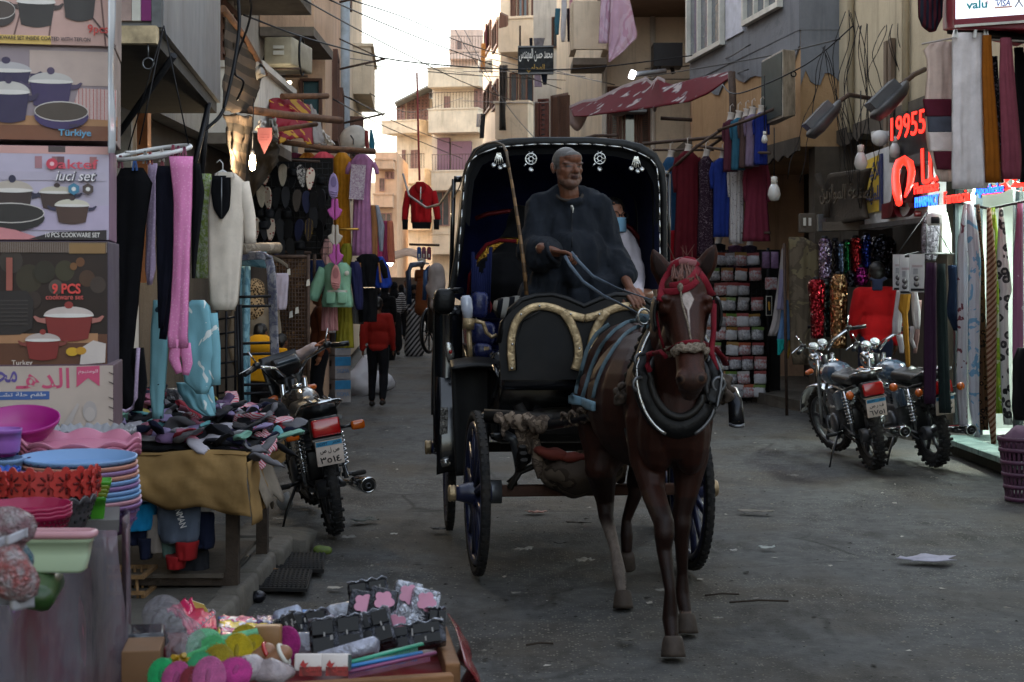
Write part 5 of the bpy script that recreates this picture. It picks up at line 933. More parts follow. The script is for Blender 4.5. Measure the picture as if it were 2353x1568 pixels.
fx=thing('fluorescent_fixture','fluorescent fixture with one glowing end under the dark loggia','lamp',W(1480,165,26));put(MB().rbox(W(1490,168,26),(.62,.14,.08),.02,(0,-6,0)),'housing',STEEL,fx);put(MB().rbox(W(1453,172,25.9),(.10,.1,.14),.02,(0,20,0)),'tube_end',glow('tube_cool','#f4f6ff',3),fx)
q=MB();q.box(W(1532,130,26.5),(.5,.5,.4));q.tube([W(1510,165,26.3),W(1530,110,26.5),W(1548,170,26.5)],.04,6);solo(q,'ac_bracket',BLK,'black iron bracket with old unit inside the loggia','bracket')
# ================================================================== RIGHT: dresses
GD='dresses hung on the right hand rails';WN=mat('mannequin_white','#b5aca4',.6,var=.06)
def rdress(label,m,cx,y0,y1,w0,w1,Z=19.6,sl=0,nm='dress',slw=None,parts=None,neck=1,seed=0):
 h=y1-y0;rows=[(y0,cx-w0*.2,cx+w0*.2),(y0+h*.04,cx-w0*.5,cx+w0*.5),(y0+h*.3,cx-w0*.46,cx+w0*.46),(y1,cx-w1*.5,cx+w1*.5)]
 sle=[[(cx-w0*.42,y0+h*.06,w0*.26),(cx-w0*.56,y0+sl*.5,w0*.24),(cx-w0*.5,y0+sl,w0*.2)],[(cx+w0*.42,y0+h*.06,w0*.26),(cx+w0*.58,y0+sl*.5,w0*.24),(cx+w0*.6,y0+sl,w0*.2)]]if sl else[]
 o=garment(nm,label,nm,m,Z,rows,sle,GD,4,.022,.14,seed or int(cx*3),parts)
 if neck:q=MB();p=W(cx,y0,Z);q.lathe([(.05,-.05),(.042,.0),(.04,.07),(.055,.09),(0,.092)],p,(0,12,0),12);q.tube([p+V((0,0,.09)),p+V((0,0,.17)),p+V((.03,0,.2)),p+V((.04,0,.17))],.006,5);put(q,'neck_form',WN,o)
 return o
rdress('teal blue dress half hidden behind the carriage hood',cloth('teal_jersey','#1f3f5c'),1540,362,640,40,40,19.9)
rdress('long wine red dress with gathered sleeves',cloth('wine_crepe','#4a0f18'),1580,348,600,54,66,19.5,95)
rdress('dark purple dress with small white flowers',pat('purple_floral','floral','#2a1a26','#9a8a92',24,th=.2),1622,360,590,36,42,19.4)
rdress('royal blue dress with white stripes on the cuff',cloth('royal_jersey','#1c2c6e'),1660,364,545,46,44,19.3,70)
rdress('white dress with black sprigs',pat('black_sprig','floral','#a8a4a4','#1d1c20',18,th=.16),1693,358,560,34,36,19.2,95)
rdress('plum pleated dress with rose sleeves',cloth('plum_rib','#6e2a3c',streak=.5),1738,364,555,48,66,19.0,100)
rdress('red garment hanging low behind the carriage edge',cloth('bright_red','#7d0f18'),1545,530,660,34,36,19.8,neck=0)
for i,(x,c,lb)in enumerate(((1672,'#4a2430','maroon'),(1690,'#2a5468','teal'),(1708,'#4b3a38','brown'),(1722,'#6e5f74','mauve'),(1742,'#1d2a70','royal blue'))):
 rdress(f'{lb} top on the upper curved rail by the ochre wall',cloth('upper_top_%d'%i,c),x+6,276-i*4,395-i*4,30,34,18.9-i*.1,50,'top',seed=i+40)
for i,(x,y,lb,c)in enumerate(((1650,552,'black top on a form behind the top snack row, left','#121318'),(1690,556,'plum top on a form behind the top snack row, middle','#4a3044'),(1722,556,'dark mauve top on a form behind the top snack row, right','#2c2430'))):rdress(lb,cloth('low_top_%d'%i,c),x,y+8,y+60,36,36,20.9,0,'top')
for x,y,s_,lb in((1779,438,1.0,'large unlit white bulb hanging beside the plum dress'),(1757,318,.5,'small unlit bulb by the royal blue top'),(1978,366,.95,'large unlit white bulb hanging from the bare board'),(2056,342,.8,'white bulb half behind the red pharmacy letters')):
 Z=17 if x<1900 else 15.6;t=thing('light_bulb',lb,'light bulb',W(x,y+28*s_,Z),'unlit bulbs on the right side');p=W(x,y,Z);put(MB().lathe([(0,-.12*s_),(.05*s_,-.11*s_),(.075*s_,-.05*s_),(.06*s_,.02*s_),(.035*s_,.07*s_),(0,.075*s_)],p,None,14),'bulb',mat('opal_glass','#b9b9b6',.15,var=.03,spec=.7),t);put(MB().lathe([(0,.07*s_),(.036*s_,.07*s_),(.036*s_,.15*s_),(0,.16*s_)],p,None,10),'socket',FRAMEW,t);put(MB().tube([p+V((0,0,.15*s_)),p+V((.0,0,.7))],.006,4),'cord',BLK,t)
# ================================================================== RIGHT: snack rack
Zk=20.6;rck=thing('snack_rack','tall black wire rack hung with rows of foil snack packets','rack',W(1690,925,Zk));q=MB()
for i in range(14):q.tube([W(1612+i*11.5,575,Zk),W(1612+i*11.5,925,Zk)],.005,4)
for i in range(30):q.tube([W(1610,580+i*12,Zk),W(1765,580+i*12,Zk)],.005,4)
put(q,'wire_grid',BLK,rck,kind='stuff')
for x in(1610,1765):put(MB().tube([W(x,570,Zk),W(x,940,Zk)],.02,6),'post',BLK,rck)
put(MB().box(W(1700,750,Zk+.3),(1.1,.06,2.1)),'backing',DARK,rck)
rows_k=[(596,[1658,1680,1702,1731]),(631,[1640,1671,1703,1736]),(665,[1656,1682,1709]),(699,[1655,1676,1708,1740]),(736,[1634,1657,1681,1707,1734]),(767,[1628,1654,1681,1710,1741]),(802,[1643,1683,1711,1742]),(835,[1660,1690,1718,1748]),(868,[1676,1680,1709,1747]),(899,[1694,1720,1745])]
FO=[pat('foil_%d'%i,'foil','#d3d4da',c,26,rough=.3,metal=.25)for i,c in enumerate(('#8d8f98','#e3e4ea','#b5524e','#77747c'))];HD=[pm(c)for c in('#9a4a2e','#8d6a34','#5f7a3a','#a5a0a0','#8a3a3a')]
PKM=ruffle(MB().sheet(lambda u,v:(lerp(-.075,.075,u),-.012*sin(u*pi)-.02*sin(v*pi)*sin(u*pi)*1.2-.004*sin(u*31+v*17),lerp(.045,-.075,v)),8,6,.014).mesh('packet'),.01,16);PKM.materials.append(None)
HDM=MB().box((0,-.006,.062),(.15,.012,.04)).mesh('header');HDM.materials.append(None)
for j,(y,xs_)in enumerate(rows_k):
 for i,x in enumerate(xs_):
  if j==8 and i==0:x=1662
  o=bpy.data.objects.new('snack_packet',PKM);COL.objects.link(o);o.location=W(x,y,Zk-.06);o.rotation_euler=(RN.uniform(-.12,.05),RN.uniform(-.07,.07),RN.uniform(-.35,.35));o.scale=(1.08,1,RN.uniform(1.02,1.16));o.material_slots[0].link='OBJECT';o.material_slots[0].material=FO[(2 if(j in(1,6,8,9)and(i+j)%2==0)else(i*7+j*3)%4)]
  c=bpy.data.objects.new('header',HDM);COL.objects.link(c);c.parent=o;c.material_slots[0].link='OBJECT';c.material_slots[0].material=HD[(i*3+j*2+(i*j))%5]
  tag(o,f'foil snack packet in the {ordn(j)} row down the wire rack, {ordn(i)} from left','snack packet','foil packets on the snack rack')
for i,(x,y,lb)in enumerate(((1760,598,'lilac packet column beside the top of the snack rack, left'),(1780,598,'lilac packet column beside the top of the snack rack, right'))):solo(ruffle(MB().rbox(W(x,y,20.2),(.1,.03,.22),.012).mesh(),.006,30),'packet',mat('lilac_pack','#7d6286',.4,var=.3,vs=30),lb,'packet')
solo(MB().rbox(W(1772,652,20.2),(.16,.03,.16),.012),'packet',FO[2],'single foil packet hung right of the snack rack','packet');t=thing('carded_brush','brush with yellow handle on a white card right of the snack rack','brush',W(1767,705,20.2));put(MB().box(W(1767,703,20.2),(.08,.01,.26)),'card',FRAMEW,t);put(MB().box(W(1767,703,20.19),(.062,.01,.24)),'dark_print',BLK,t);put(MB().caps(W(1767,696,20.17),W(1768,712,20.17),.016,.012),'handle',mat('yellow_plastic','#b0812a',.4),t)
GT2='towels hung by the snack rack'
for lb,c,rows,Z in(('cream printed towel, longest, hung by the tan curtain','#9a9392',[(572,1796,1806),(640,1788,1806),(740,1774,1800),(772,1764,1784)],19.2),('pale blue towel hung by the tan curtain','#5a7ba6',[(690,1796,1812),(740,1792,1816),(782,1785,1820)],19.1),('turquoise towel corner below the pale blue one','#1f9a96',[(780,1786,1812),(800,1786,1806),(816,1786,1792)],19.0),('yellow towel edge behind the pale blue one','#a5883a',[(700,1812,1818),(790,1812,1822),(824,1808,1812)],19.15),('lilac towel middle of the towel bunch','#86809a',[(620,1792,1806),(700,1786,1804),(712,1784,1802)],19.05)):
 garment('towel',lb,'towel',cloth('towel'+c,c),Z,rows,(),GT2,2,.03,.05)
garment('curtain','dusty tan cloth curtain hung between snack rack and sequin dresses','curtain',pat('dusty_tan','blotch','#6e6253','#5d5346',3,'#7d7258'),18.4,[(545,1812,1846),(552,1812,1880),(640,1812,1884),(800,1815,1876),(838,1822,1868)],(),None,2,.04,.05)
solo(MB().tube([W(1802,560,18.6),W(1808,960,18.6)],.02,6),'pole',RAIL,'thin upright pole left of the tan curtain','pole')
GQ='sequin tops on forms';SQ={}
def sq(n,a,b):return pat('sequin_'+n,'sequin',a,b,45)
for n,a,b,rows,Z in(('lilac','#6e5a72','#d6c8d8',[(549,1884,1906),(560,1880,1912),(645,1882,1910)],17.2),('black upper','#101014','#3a3a44',[(553,1913,1924),(640,1912,1926)],17.3),('silver blue','#5f7590','#b7c8dc',[(562,1925,1937),(632,1926,1938)],17.2),('green','#0f5f2c','#4fd07c',[(557,1939,1951),(630,1937,1953)],17.25),('bright red','#7d0f18','#ff5a5a',[(548,1956,1976),(560,1953,1979),(628,1957,1977)],17.2),('royal blue','#14246e','#5a7ae0',[(541,1984,1997),(555,1979,2001),(618,1980,2000)],17.2),('black right','#0c0c10','#55555f',[(545,2005,2050),(560,1998,2060),(640,2000,2062)],17.3),('magenta','#6e0f52','#e04ab0',[(616,1968,1992),(640,1964,1996),(656,1966,1990)],17.1),('long red','#6e0a14','#e03a48',[(643,1862,1890),(652,1855,1896),(720,1862,1894),(778,1864,1892)],16.9),('black green','#0e1a16','#3a5248',[(648,1892,1906),(774,1893,1907)],17.0),('gold','#7a5230','#f0c890',[(631,1916,1940),(650,1906,1948),(800,1908,1946)],16.8),('dark grey','#17171c','#6a6a74',[(628,1944,1962),(660,1942,1966)],17.15)):
 o=garment('sequin_top',f'{n} sequin top on a form behind the motorcycles','sequin top',sq(n,a,b),Z,rows,(),GQ,1,.01,.22)
 q=MB();cx=(rows[0][1]+rows[0][2])/2;q.lathe([(.04,-.01),(.036,.03),(0,.035)],W(cx,rows[0][0],Z),None,10);put(q,'neck_form',BLK,o)
solo(MB().tube([W(1856,752,17.3),W(2045,752,17.0)],.02,6),'pole',BLK,'low dark rail under the sequin tops','pole')
# ================================================================== RIGHT: ochre wall fittings, old sign, floodlights
cb=thing('wall_cabinet','shallow metal advert case hung on the ochre wall','cabinet',W(1790,290,18.6));A=[W(1750,290,18.7),W(1799,270,17.9),W(1828,266,18.4),W(1780,288,19)];B=[W(1750,140,18.7),W(1799,113,17.9),W(1828,116,18.4),W(1780,140,19)]
put(MB().hexa(A+B),'case',mat('painted_tin_white','#a89f94',.7,dirt=.6,var=.3),cb,bevel=.01);q=MB();n_=(A[1]-A[0]).cross(B[0]-A[0]).normalized()*.012;P=[A[0].lerp(A[1],.03)+V((0,0,.03)),A[0].lerp(A[1],.97)+V((0,0,.03)),B[0].lerp(B[1],.97)-V((0,0,.03)),B[0].lerp(B[1],.03)-V((0,0,.03))];q.hexa([P[0]+n_*.2,P[1]+n_*.2,P[2]+n_*.2,P[3]+n_*.2]+[p+n_ for p in P]);put(q,'dark_face',mat('dark_green_face','#3a4442',.5,dirt=.5,var=.3,vs=2),cb)
put(MB().torus(A[2].lerp(B[2],.6)+V((-.06,-.2,0)),.03,.008,(90,0,0),10,5),'latch',BLK,cb)
def flood(label,tip,base,arm,Z,w):
 t=thing('floodlight',label,'floodlight',W(*tip,Z),'long street floodlights on arms');a,b=W(*tip,Z),W(*base,Z+.15);d=(b-a);L=d.length;d.normalize();side=V((0,1,0)).cross(d).normalized();q=MB();rs_=[]
 for k,(s_,hw,hh_)in enumerate(((0,.4,.3),(.06,.75,.8),(.3,1,1),(.75,.95,.9),(.95,.5,.55),(1,.3,.3))):c=a+d*L*s_;rs_.append([c+V((0,1,0))*(w*hw*1.3*cos(x*2*pi/12))+side*(w*.62*hh_*(sin(x*2*pi/12)if sin(x*2*pi/12)*1>0 else.35*sin(x*2*pi/12)))for x in range(12)])
 q.rings(rs_,True);put(q,'lamp_head',mat('lamp_grey','#35373b',.55,dirt=.5),t);put(MB().box(a.lerp(b,.45)-side*w*.22,(w*.9,w*1.5,L*.62),Euler((0,math.atan2(d.x,d.z),0)).to_matrix()),'lens',mat('lamp_lens','#5d6064',.2,spec=.6),t)
 put(MB().tube([W(x,y,Z+.2+.4*i)for i,(x,y)in enumerate(arm)],.025,7),'arm',RAIL,t)
flood('lower floodlight on a bent arm in front of the bare boards',(1856,312),(1928,232),[(1920,240),(1950,218),(2010,228),(2120,248)],15.6,.16);flood('upper floodlight tilted down beside the striped scarf',(2004,268),(2082,188),[(2070,196),(2100,172),(2125,160)],14.0,.17)
ol=thing('old_shop_sign','old carved dark wooden shop sign leaning under the beige wall','sign',W(1935,515,17));A=[W(1905,516,17.6),W(1985,506,16.6),W(1985,480,16.6),W(1905,490,17.6)]
put(MB().sheet(lambda u,v:W(lerp(1893,1985,u)+6*v,lerp(404,392,u)+lerp(0,118,v)-u*8*v,lerp(17.6,16.6,u)+.0)+V((0,-.3+.35*sin(v*2.4),0)),10,14,.05),'board',mat('carved_wood','#3d362e',.85,var=.35,vs=6,bump=.8,bs=30,dirt=.5),ol)
text(ar('لصناعة الموازين'),W(1945,445,16.7),(.55,-.45,0),(0,0,1),.22,mat('carved_relief','#5a5145',.8,dirt=.4),ol,ext=.02,w=.62)
put(MB().tube([W(1878,398,17.4),W(1890,430,17.4),W(1902,470,17.4),W(1900,500,17.4)],.04,7),'scroll_edge',mat('carved_wood','#3d362e'),ol);put(MB().box(W(1945,520,17.2),(.5,.2,.1),(0,0,-40)),'ledge',DKP,ol)
mt=thing('meter_box','grey electric meter box with two white switches under the old sign','meter box',W(1875,535,17.6));put(MB().box(W(1855,513,17.6),(.19,.1,.22)),'box',DKP,mt,bevel=.01);put(MB().box(W(1895,513,17.6),(.17,.1,.2)),'cover',STEEL,mt,bevel=.01)
for x in(1849,1861):put(MB().box(W(x,510,17.54),(.03,.01,.09)),'switch',FRAMEW,mt)
cl=random.Random(3)
for i,(px,py,L,lb)in enumerate(((1950,30,1.9,'tangled bunch of wires hanging down the beige wall, left bunch'),(1978,60,2.0,'tangled bunch of wires above the bare boards'),(2045,60,1.1,'small tangle of wires on the bare beige wall'),(1890,110,1.6,'wires fanning over the ochre end wall'))):
 q=MB()
 for k in range(5):
  P=[];ph=cl.uniform(0,6);w_=cl.uniform(-1,1)
  for j in range(18):t=j/17;P.append(W(px,py,16.6+.25*(1950-px)/50*.2)+V((.09*sin(t*5+ph)*sin(t*3.1)+.05*noise.noise(V((t*4,k,i)))+w_*(.06+.12*sin(t*3.1))if i!=3 else w_*.5*t+.06*noise.noise(V((t*4,k,i))),-.04*k,-L*t*(1-.12*abs(w_)))))
  q.tube(P,.0045,4)
 tag(put(q,'wire_bundle',BLK),lb,'wires',None,'stuff')
# ================================================================== RIGHT: pharmacy
ph=thing('pharmacy_shop','brightly lit pharmacy shop interior behind the hanging scarves','shop',(5.3,13.6,.15));PW=mat('pharmacy_white','#b9bfb9',.5,var=.06)
for nm,c,d in(('back_wall',(6.6,13.4,1.7),(.1,3.7,3.2)),('side_wall',(5.55,15.25,1.7),(2.0,.1,3.2)),('ceiling',(5.5,13.4,3.32),(2.1,3.7,.08)),('shop_floor',(5.4,13.4,.12),(2.2,3.7,.06)),('near_wall',(5.55,11.6,1.7),(2.0,.1,3.2))):put(MB().box(c,d),nm,PW,ph)
DF=mat('dark_aluminium','#3a4144',.35,metal=.6);GLS=mat('clear_glass','#a9b8b4',.03,var=0,spec=.6,alpha=.18)
for y in(15.1,14.45,13.3,12.4):put(MB().box((4.42,y,1.66),(.07,.07,3.0)),'door_post',DF,ph)
for y0,y1 in((14.5,15.05),(12.45,13.25)):put(MB().box((4.42,(y0+y1)/2,1.66),(.012,y1-y0,3.0)),'glass_pane',GLS,ph)
put(MB().box((5.2,13.9,.6),(.5,1.8,.95)),'counter',mat('counter_cream','#a59f8a',.5),ph)
for k in range(5):
 sh=put(MB().box((6.4,13.4,.6+k*.5),(.3,3.4,.03)),'shelf',PW,ph);q=MB();y=11.9
 while y<15:w_=RN.uniform(.06,.16);q.box((6.38,y+w_/2,.6+k*.5+.015+.12),(.2,w_*.9,.24*RN.uniform(.6,1)));y+=w_
 put(q,'medicine_boxes',pat('medicine_boxes','grid','#8a9a94','#c0b8a0',6),sh,kind='stuff')
for i,(y,z,c)in enumerate(((12.9,2.3,'#b5a832'),(12.9,1.9,'#a8b04a'),(13.15,2.1,'#3a6a9a'),(12.7,1.5,'#b0a040'))):put(MB().box((4.46,y,z),(.01,.22,.32)),'poster',mat('poster_%d'%i,c,.5,var=.3,vs=14),ph)
for y,z in((14.6,2.98),(13.6,3.06),(12.75,3.1)):
 put(MB().tube([(4.30,y+.32,z-.22),(4.25,y-.32,z-.22)],.022,8),'fluorescent_tube',glow('tube_white','#eefaf4',5),ph);put(MB().tube([(5.4,y+.5,3.2),(5.4,y-.5,3.2)],.03,8),'fluorescent_tube',glow('tube_white','#eefaf4',5),ph)
la=bpy.data.lights.new('pharmacy_tubes','AREA');la.shape='RECTANGLE';la.size=2.6;la.size_y=.3;la.energy=44;la.color=(.86,1,.93);lo=bpy.data.objects.new('pharmacy_tubes',la);COL.objects.link(lo);lo.location=(4.34,13.6,2.72);lo.rotation_euler=(0,radians(14),radians(90))
ps=thing('pharmacy_sign','dark shop fascia with glowing red and blue pharmacy letters','sign',(4.1,13.6,2.7));fP=Fac((4.12,16.0),(4.3,11.6),-1);q=MB();fP.box(q,0,fP.L,2.86,3.32,0,.16);put(q,'fascia',mat('fascia_dark','#23262a',.4,metal=.3),ps);q=MB();fP.box(q,.5,fP.L,2.76,2.858,0,.22);put(q,'canopy_edge',STEEL,ps)
RED=glow('neon_red','#ff2a20',.75);BLU_=glow('neon_blue','#1f5cff',.9);RDK=mat('letter_return','#4a0d10',.4)
def sgn(s,px,py,Z,w,h,m,off=.01,ux=None):
 u=V((.32,-.947,0))if ux is None else V(ux).normalized();c=W(px,py,Z);o=text(s,c,u,(0,0,1),h,m,ps,'lit_letters',ext=.004,off=0,w=w);n=u.cross(V((0,0,1)));o2=text(s,c-n*.012,u,(0,0,1),h*1.06,RDK,ps,'letter_backs',ext=.004,off=.012,w=w*1.03);return o
def wpl(x0,x1,Z0,Z1):a,b=W(x0,0,Z0),W(x1,0,Z1);d=V((b.x-a.x,b.y-a.y,0));return d.length,d.normalized()
for s_,x0,x1,Z0,Z1,yc,hp,m in(('19955',2046,2126,15.4,14.5,288,54,RED),(ar('اللا'),2116,2172,14.3,13.7,378,84,RED),('Pharmacie',2100,2156,14.2,13.6,430,26,RED),('PHARMACY',2102,2156,14.2,13.6,462,24,BLU_),('Farmacia',2168,2228,13.4,12.9,452,28,RED),('Apotheke',2238,2306,12.8,12.3,438,28,BLU_)):
 L,u=wpl(x0,x1,Z0,Z1);sgn(s_,(x0+x1)/2,yc,(Z0+Z1)/2-.05,L*.97,S(hp,(Z0+Z1)/2),m,.012,u)
text(ar('لعـ'),W(2318,372,12.3),(.3,-.95,0),(0,0,1),.5,RED,ps,'lit_letters',ext=.006,off=.01,w=.7)
put(MB().tube([W(x,y,14.3-.006*(y-370))for x,y in((2066,468),(2061,445),(2058,415),(2059,390),(2066,374),(2078,368),(2090,376),(2095,396),(2091,425),(2080,452))],[.03,.04,.035,.035,.04,.045,.04,.035,.03,.012],8),'red_emblem',glow('neon_red_soft','#ff2a1c',.6),ps)
wb=thing('white_signboard','white shop signboard with yellow panel and dark red letter beside the pharmacy','sign',W(2055,530,16));A,B=W(1986,528,17.0),W(2132,500,15.0);C_,D_=W(1986,356,17.0),W(2132,305,15.0);n_=V((-.2,-.05,0));put(MB().hexa([A,B,B-n_,A-n_,C_,D_,D_-n_,C_-n_]),'board',mat('dirty_white_board','#c9cacc',.5,dirt=.2),wb,bevel=.01)
u_=(B-A).normalized();put(MB().box(A.lerp(B,.5)+V((-.02,-.03,0)),((B-A).length,.08,.05),Euler((0,0,math.atan2(u_.y,u_.x))).to_matrix()),'frame',STEEL,wb)
def onb(s,t):return A.lerp(B,s).lerp(C_.lerp(D_,s),t)
nb=(B-A).cross(V((0,0,1))).normalized();q=MB();P=[onb(.02,.2),onb(.31,.2),onb(.31,.93),onb(.02,.9)];q.hexa([p+nb*.005 for p in P]+[p+nb*.02 for p in P]);put(q,'yellow_panel',mat('yellow_panel','#dcb82e',.5,dirt=.15),wb);q=MB();P=[onb(.29,.2),onb(.33,.2),onb(.33,.93),onb(.29,.93)];q.hexa([p+nb*.006 for p in P]+[p+nb*.024 for p in P]);put(q,'panel_edge',pm('#26315f'),wb)
for k,(s_,t)in enumerate(((ar('الرئيسة'),.73),(ar('للطباعة'),.42))):text(s_,onb(.16,t)+nb*.022,u_,(0,0,1),.2,pm('#2c3570'),wb,ext=.003,w=.58,off=.02)
text(ar('صـ'),onb(.66,.42)+nb*.03,u_,(0,0,1),.62,mat('dark_red_letter','#5a1016',.4),wb,ext=.03,w=1.0,off=.012);text(ar('ب'),onb(.92,.2)+nb*.03,u_,(0,0,1),.3,mat('dark_red_letter','#5a1016',.4),wb,ext=.03,w=.4,off=.012)
cmr=thing('security_camera','white box camera under the pharmacy fascia','camera',W(2148,508,13.4));put(MB().rbox(W(2148,504,13.4),(.11,.16,.11),.02),'housing',WP,cmr);put(MB().rbox(W(2149,506,13.29),(.075,.03,.06),.01),'lens',BLK,cmr)
dm=thing('dome_camera','white dome camera left of the red 19955','camera',W(2022,325,15.9));put(MB().ell(W(2022,318,15.9),(.09,.09,.085),None,14,8),'dome',WP,dm);put(MB().box(W(2022,308,15.95),(.16,.12,.05)),'mount',WP,dm)
vs_=thing('projecting_sign','red lightbox sign with white card logos at the top right corner','sign',W(2260,70,11.7));a=W(2192,66,11.6);b=W(2420,70,11.3);zt=4.6;bk=V((.10,1.0,0));a2=W(2166,70,12.4)
put(MB().hexa([a,b,b+V((0,.8,0)),a2]+[V((p.x,p.y,zt))for p in(a,b,b+V((0,.8,0)),a2)]),'cabinet',mat('crimson_paint','#6e1226',.4,dirt=.2),vs_,bevel=.01);u_=(b-a);u_.z=0;u_.normalize();nn=V((u_.y,-u_.x,0))
zb_=W(2192,45,11.6).z;P=[a+u_*.015,b];put(MB().hexa([V((p.x,p.y,zb_))+nn*.004 for p in P]+[V((p.x,p.y,zb_))+nn*.02 for p in P][::-1]+[V((p.x,p.y,zt-.05))+nn*.004 for p in P]+[V((p.x,p.y,zt-.05))+nn*.02 for p in P][::-1]),'white_panel',glow('lightbox_white','#dfe6f5',.32),vs_)
def lg(px,py):p=W(px,py,11.5);d=(p-a).dot(u_);r=a+u_*d;return V((r.x,r.y,p.z))+nn*.024
text('valu',lg(2244,10),u_,(0,0,1),.065,pm('#2f9aa0'),vs_,w=.155,off=.03);text('*',lg(2270,6),u_,(0,0,1),.04,pm('#d06a6a'),vs_);text('VISA',lg(2309,12),u_,(0,0,1),.045,pm('#2f4a8f'),vs_,w=.1,shear=.2,off=.02);text('X',lg(2346,10),u_,(0,0,1),.09,pm('#8a8a94'),vs_,w=.07)
for y,c in((3,'#2f4a8f'),(21,'#d39a86')):q=MB();p=lg(2309,y);q.box(p,(.125,.004,.012),Euler((0,0,math.atan2(u_.y,u_.x))).to_matrix());put(q,'logo_bar',pm(c),vs_)
q=MB();p=(a+b)/2;q.box(V((p.x,p.y-.02,W(2192,62,11.6).z)),((b-a).length,.02,.018),Euler((0,0,math.atan2(u_.y,u_.x))).to_matrix());put(q,'white_edge',FRAMEW,vs_);put(MB().tube([a2+V((0,-.2,-.03)),b+V((0,.2,-.05))],.04,6),'support_bar',BLK,vs_)
GS='scarves hanging under the red lightbox'
garment('striped_shawls','bundle of dark red and navy striped shawls hung left of the red lightbox','shawls',pat('dark_stripe','stripe','#1f2330','#4a1f28',8,rot=1.57),12.2,[(-30,2108,2168),(40,2110,2166),(60,2118,2156),(72,2134,2150)],(),None,4,.04,.12)
sf=garment('scarf','cream scarf with wine and grey bands and ragged fringe','scarf',cloth('blush_wool','#c9b2a6',bump=.5),11.9,[(96,2140,2190),(108,2118,2190),(130,2128,2190),(170,2130,2190),(230,2124,2190),(330,2128,2190),(400,2150,2190),(418,2158,2188)],(),GS,2,.03,.04,parts=[('wine_band',cloth('wine_wool','#56202e',bump=.5),[(228,2120,2192),(268,2126,2192)]),('grey_band',cloth('slate_wool','#4c4f5a',bump=.5),[(268,2130,2192),(304,2132,2192)]),('cream_band',cloth('cream_wool','#cfc2be',bump=.5),[(304,2132,2192),(348,2136,2192)]),('wine_band',cloth('wine_wool','#56202e',bump=.5),[(348,2144,2192),(390,2152,2192)])])
garment('scarf','long white scarf clipped in the middle of the row','scarf',cloth('white_wool','#d3cbcc',bump=.5),11.6,[(76,2188,2258),(82,2187,2260),(300,2187,2264),(420,2187,2272),(434,2188,2270)],(),GS,2,.035,.05);garment('scarf','mustard brown scarf next to the white one','scarf',cloth('mustard_wool','#8a4f14',bump=.6),11.55,[(82,2257,2278),(160,2256,2282),(340,2262,2298),(420,2264,2302)],(),GS,3,.03,.06)
garment('scarf','dusty rose scarf at the right of the row','scarf',cloth('rose_wool','#7d3f4c',bump=.6),11.5,[(88,2298,2324),(180,2296,2332),(360,2300,2348),(412,2302,2346)],(),GS,4,.03,.07);garment('scarf','black lace scarf at the edge behind the rose one','scarf',BLKC,11.9,[(110,2330,2352),(250,2334,2366),(420,2344,2370)],(),GS,3,.04,.06);garment('scarf','thin black patterned scarf between mustard and rose','scarf',pat('dark_lace','spots','#17171c','#5a555f',40),11.9,[(130,2276,2292),(300,2280,2300),(420,2284,2306)],(),GS,3,.03,.05)
q=MB();[q.box(W(x,78,11.55),(.02,.03,.06),(0,a_,0))for x,a_ in((2193,12),(2197,-12),(2240,10),(2263,12),(2267,-12))];tag(put(q,'pegs',WP),'white pegs clipping the scarves under the red lightbox','pegs',None,'stuff')
solo(MB().tube([W(2118,102,11.9),W(2190,88,11.8),W(2353,95,11.5)],.008,5),'rope',mat('pale_rope','#98908a',.8),'thin line the scarves hang from','rope')
GP='long patterned scarves in the pharmacy doorway'
for lb,m,rows,Z in(('white scarf with dark red sprays',pat('red_spray','floral','#a39fa4','#5a1a26',9,th=.2),[(470,2214,2224),(560,2200,2226),(760,2200,2224),(900,2196,2222),(985,2204,2224)],13.1),('white and sky blue blotched scarf',pat('sky_blotch','blotch','#a9aab3','#a9aab3',6,'#5f8aa8'),[(470,2222,2236),(540,2222,2250),(600,2226,2255),(760,2224,2252),(930,2226,2250),(1005,2240,2252)],13.0),('brown leopard scarf',pat('brown_leopard','leopard','#4a3426','#14100e',22,'#6a4a32'),[(470,2244,2250),(600,2243,2262),(900,2246,2270),(988,2252,2272)],13.05),('brown and cream striped scarf',pat('brown_stripe','stripe','#5a3824','#8d7462',9,rot=.8),[(478,2268,2276),(600,2266,2290),(800,2266,2290),(960,2270,2288),(1020,2278,2288)],12.9),('lime and white blotched scarf',pat('lime_blotch','blotch','#8a9a3a','#6f8a2c',5,'#a5a692'),[(478,2276,2286),(600,2274,2302),(800,2278,2300),(950,2284,2304)],12.95),('white leopard scarf with black spots',pat('white_leopard','leopard','#a5a29e','#141417',13,'#77736e'),[(478,2296,2304),(600,2290,2318),(665,2296,2326),(700,2296,2316),(900,2300,2320),(976,2306,2328)],12.8),('mauve and white looped scarf',pat('mauve_loops','floral','#7d4f6a','#a08a98',7,th=.25),[(468,2338,2350),(600,2328,2350),(760,2326,2352),(920,2328,2348)],12.6)):
 garment('scarf',lb+' hanging in the pharmacy doorway','scarf',m,Z,rows,(),GP,3,.035,.06)
solo(MB().tube([W(2196,466,13.2),W(2275,480,13.0),W(2360,462,12.6)],.012,5),'rope',BLK,'black line carrying the long patterned scarves','rope')
sh=thing('square_hanger','square wire hanger on cords carrying legging packs and trousers','hanger',W(2135,585,13.8));q=MB();q.tube([W(2052,592,13.6),W(2140,583,13.4),W(2192,584,13.8)],.008,5);q.tube([W(2052,592,13.6),W(2110,580,14.4),W(2192,584,13.8)],.008,5);put(q,'wire_square',BLK,sh)
for x,y in((2056,592),(2186,584),(2128,585)):put(MB().tube([W(x,y,13.6),W(2130,488,13.8)],.005,4),'cord',BLK,sh)
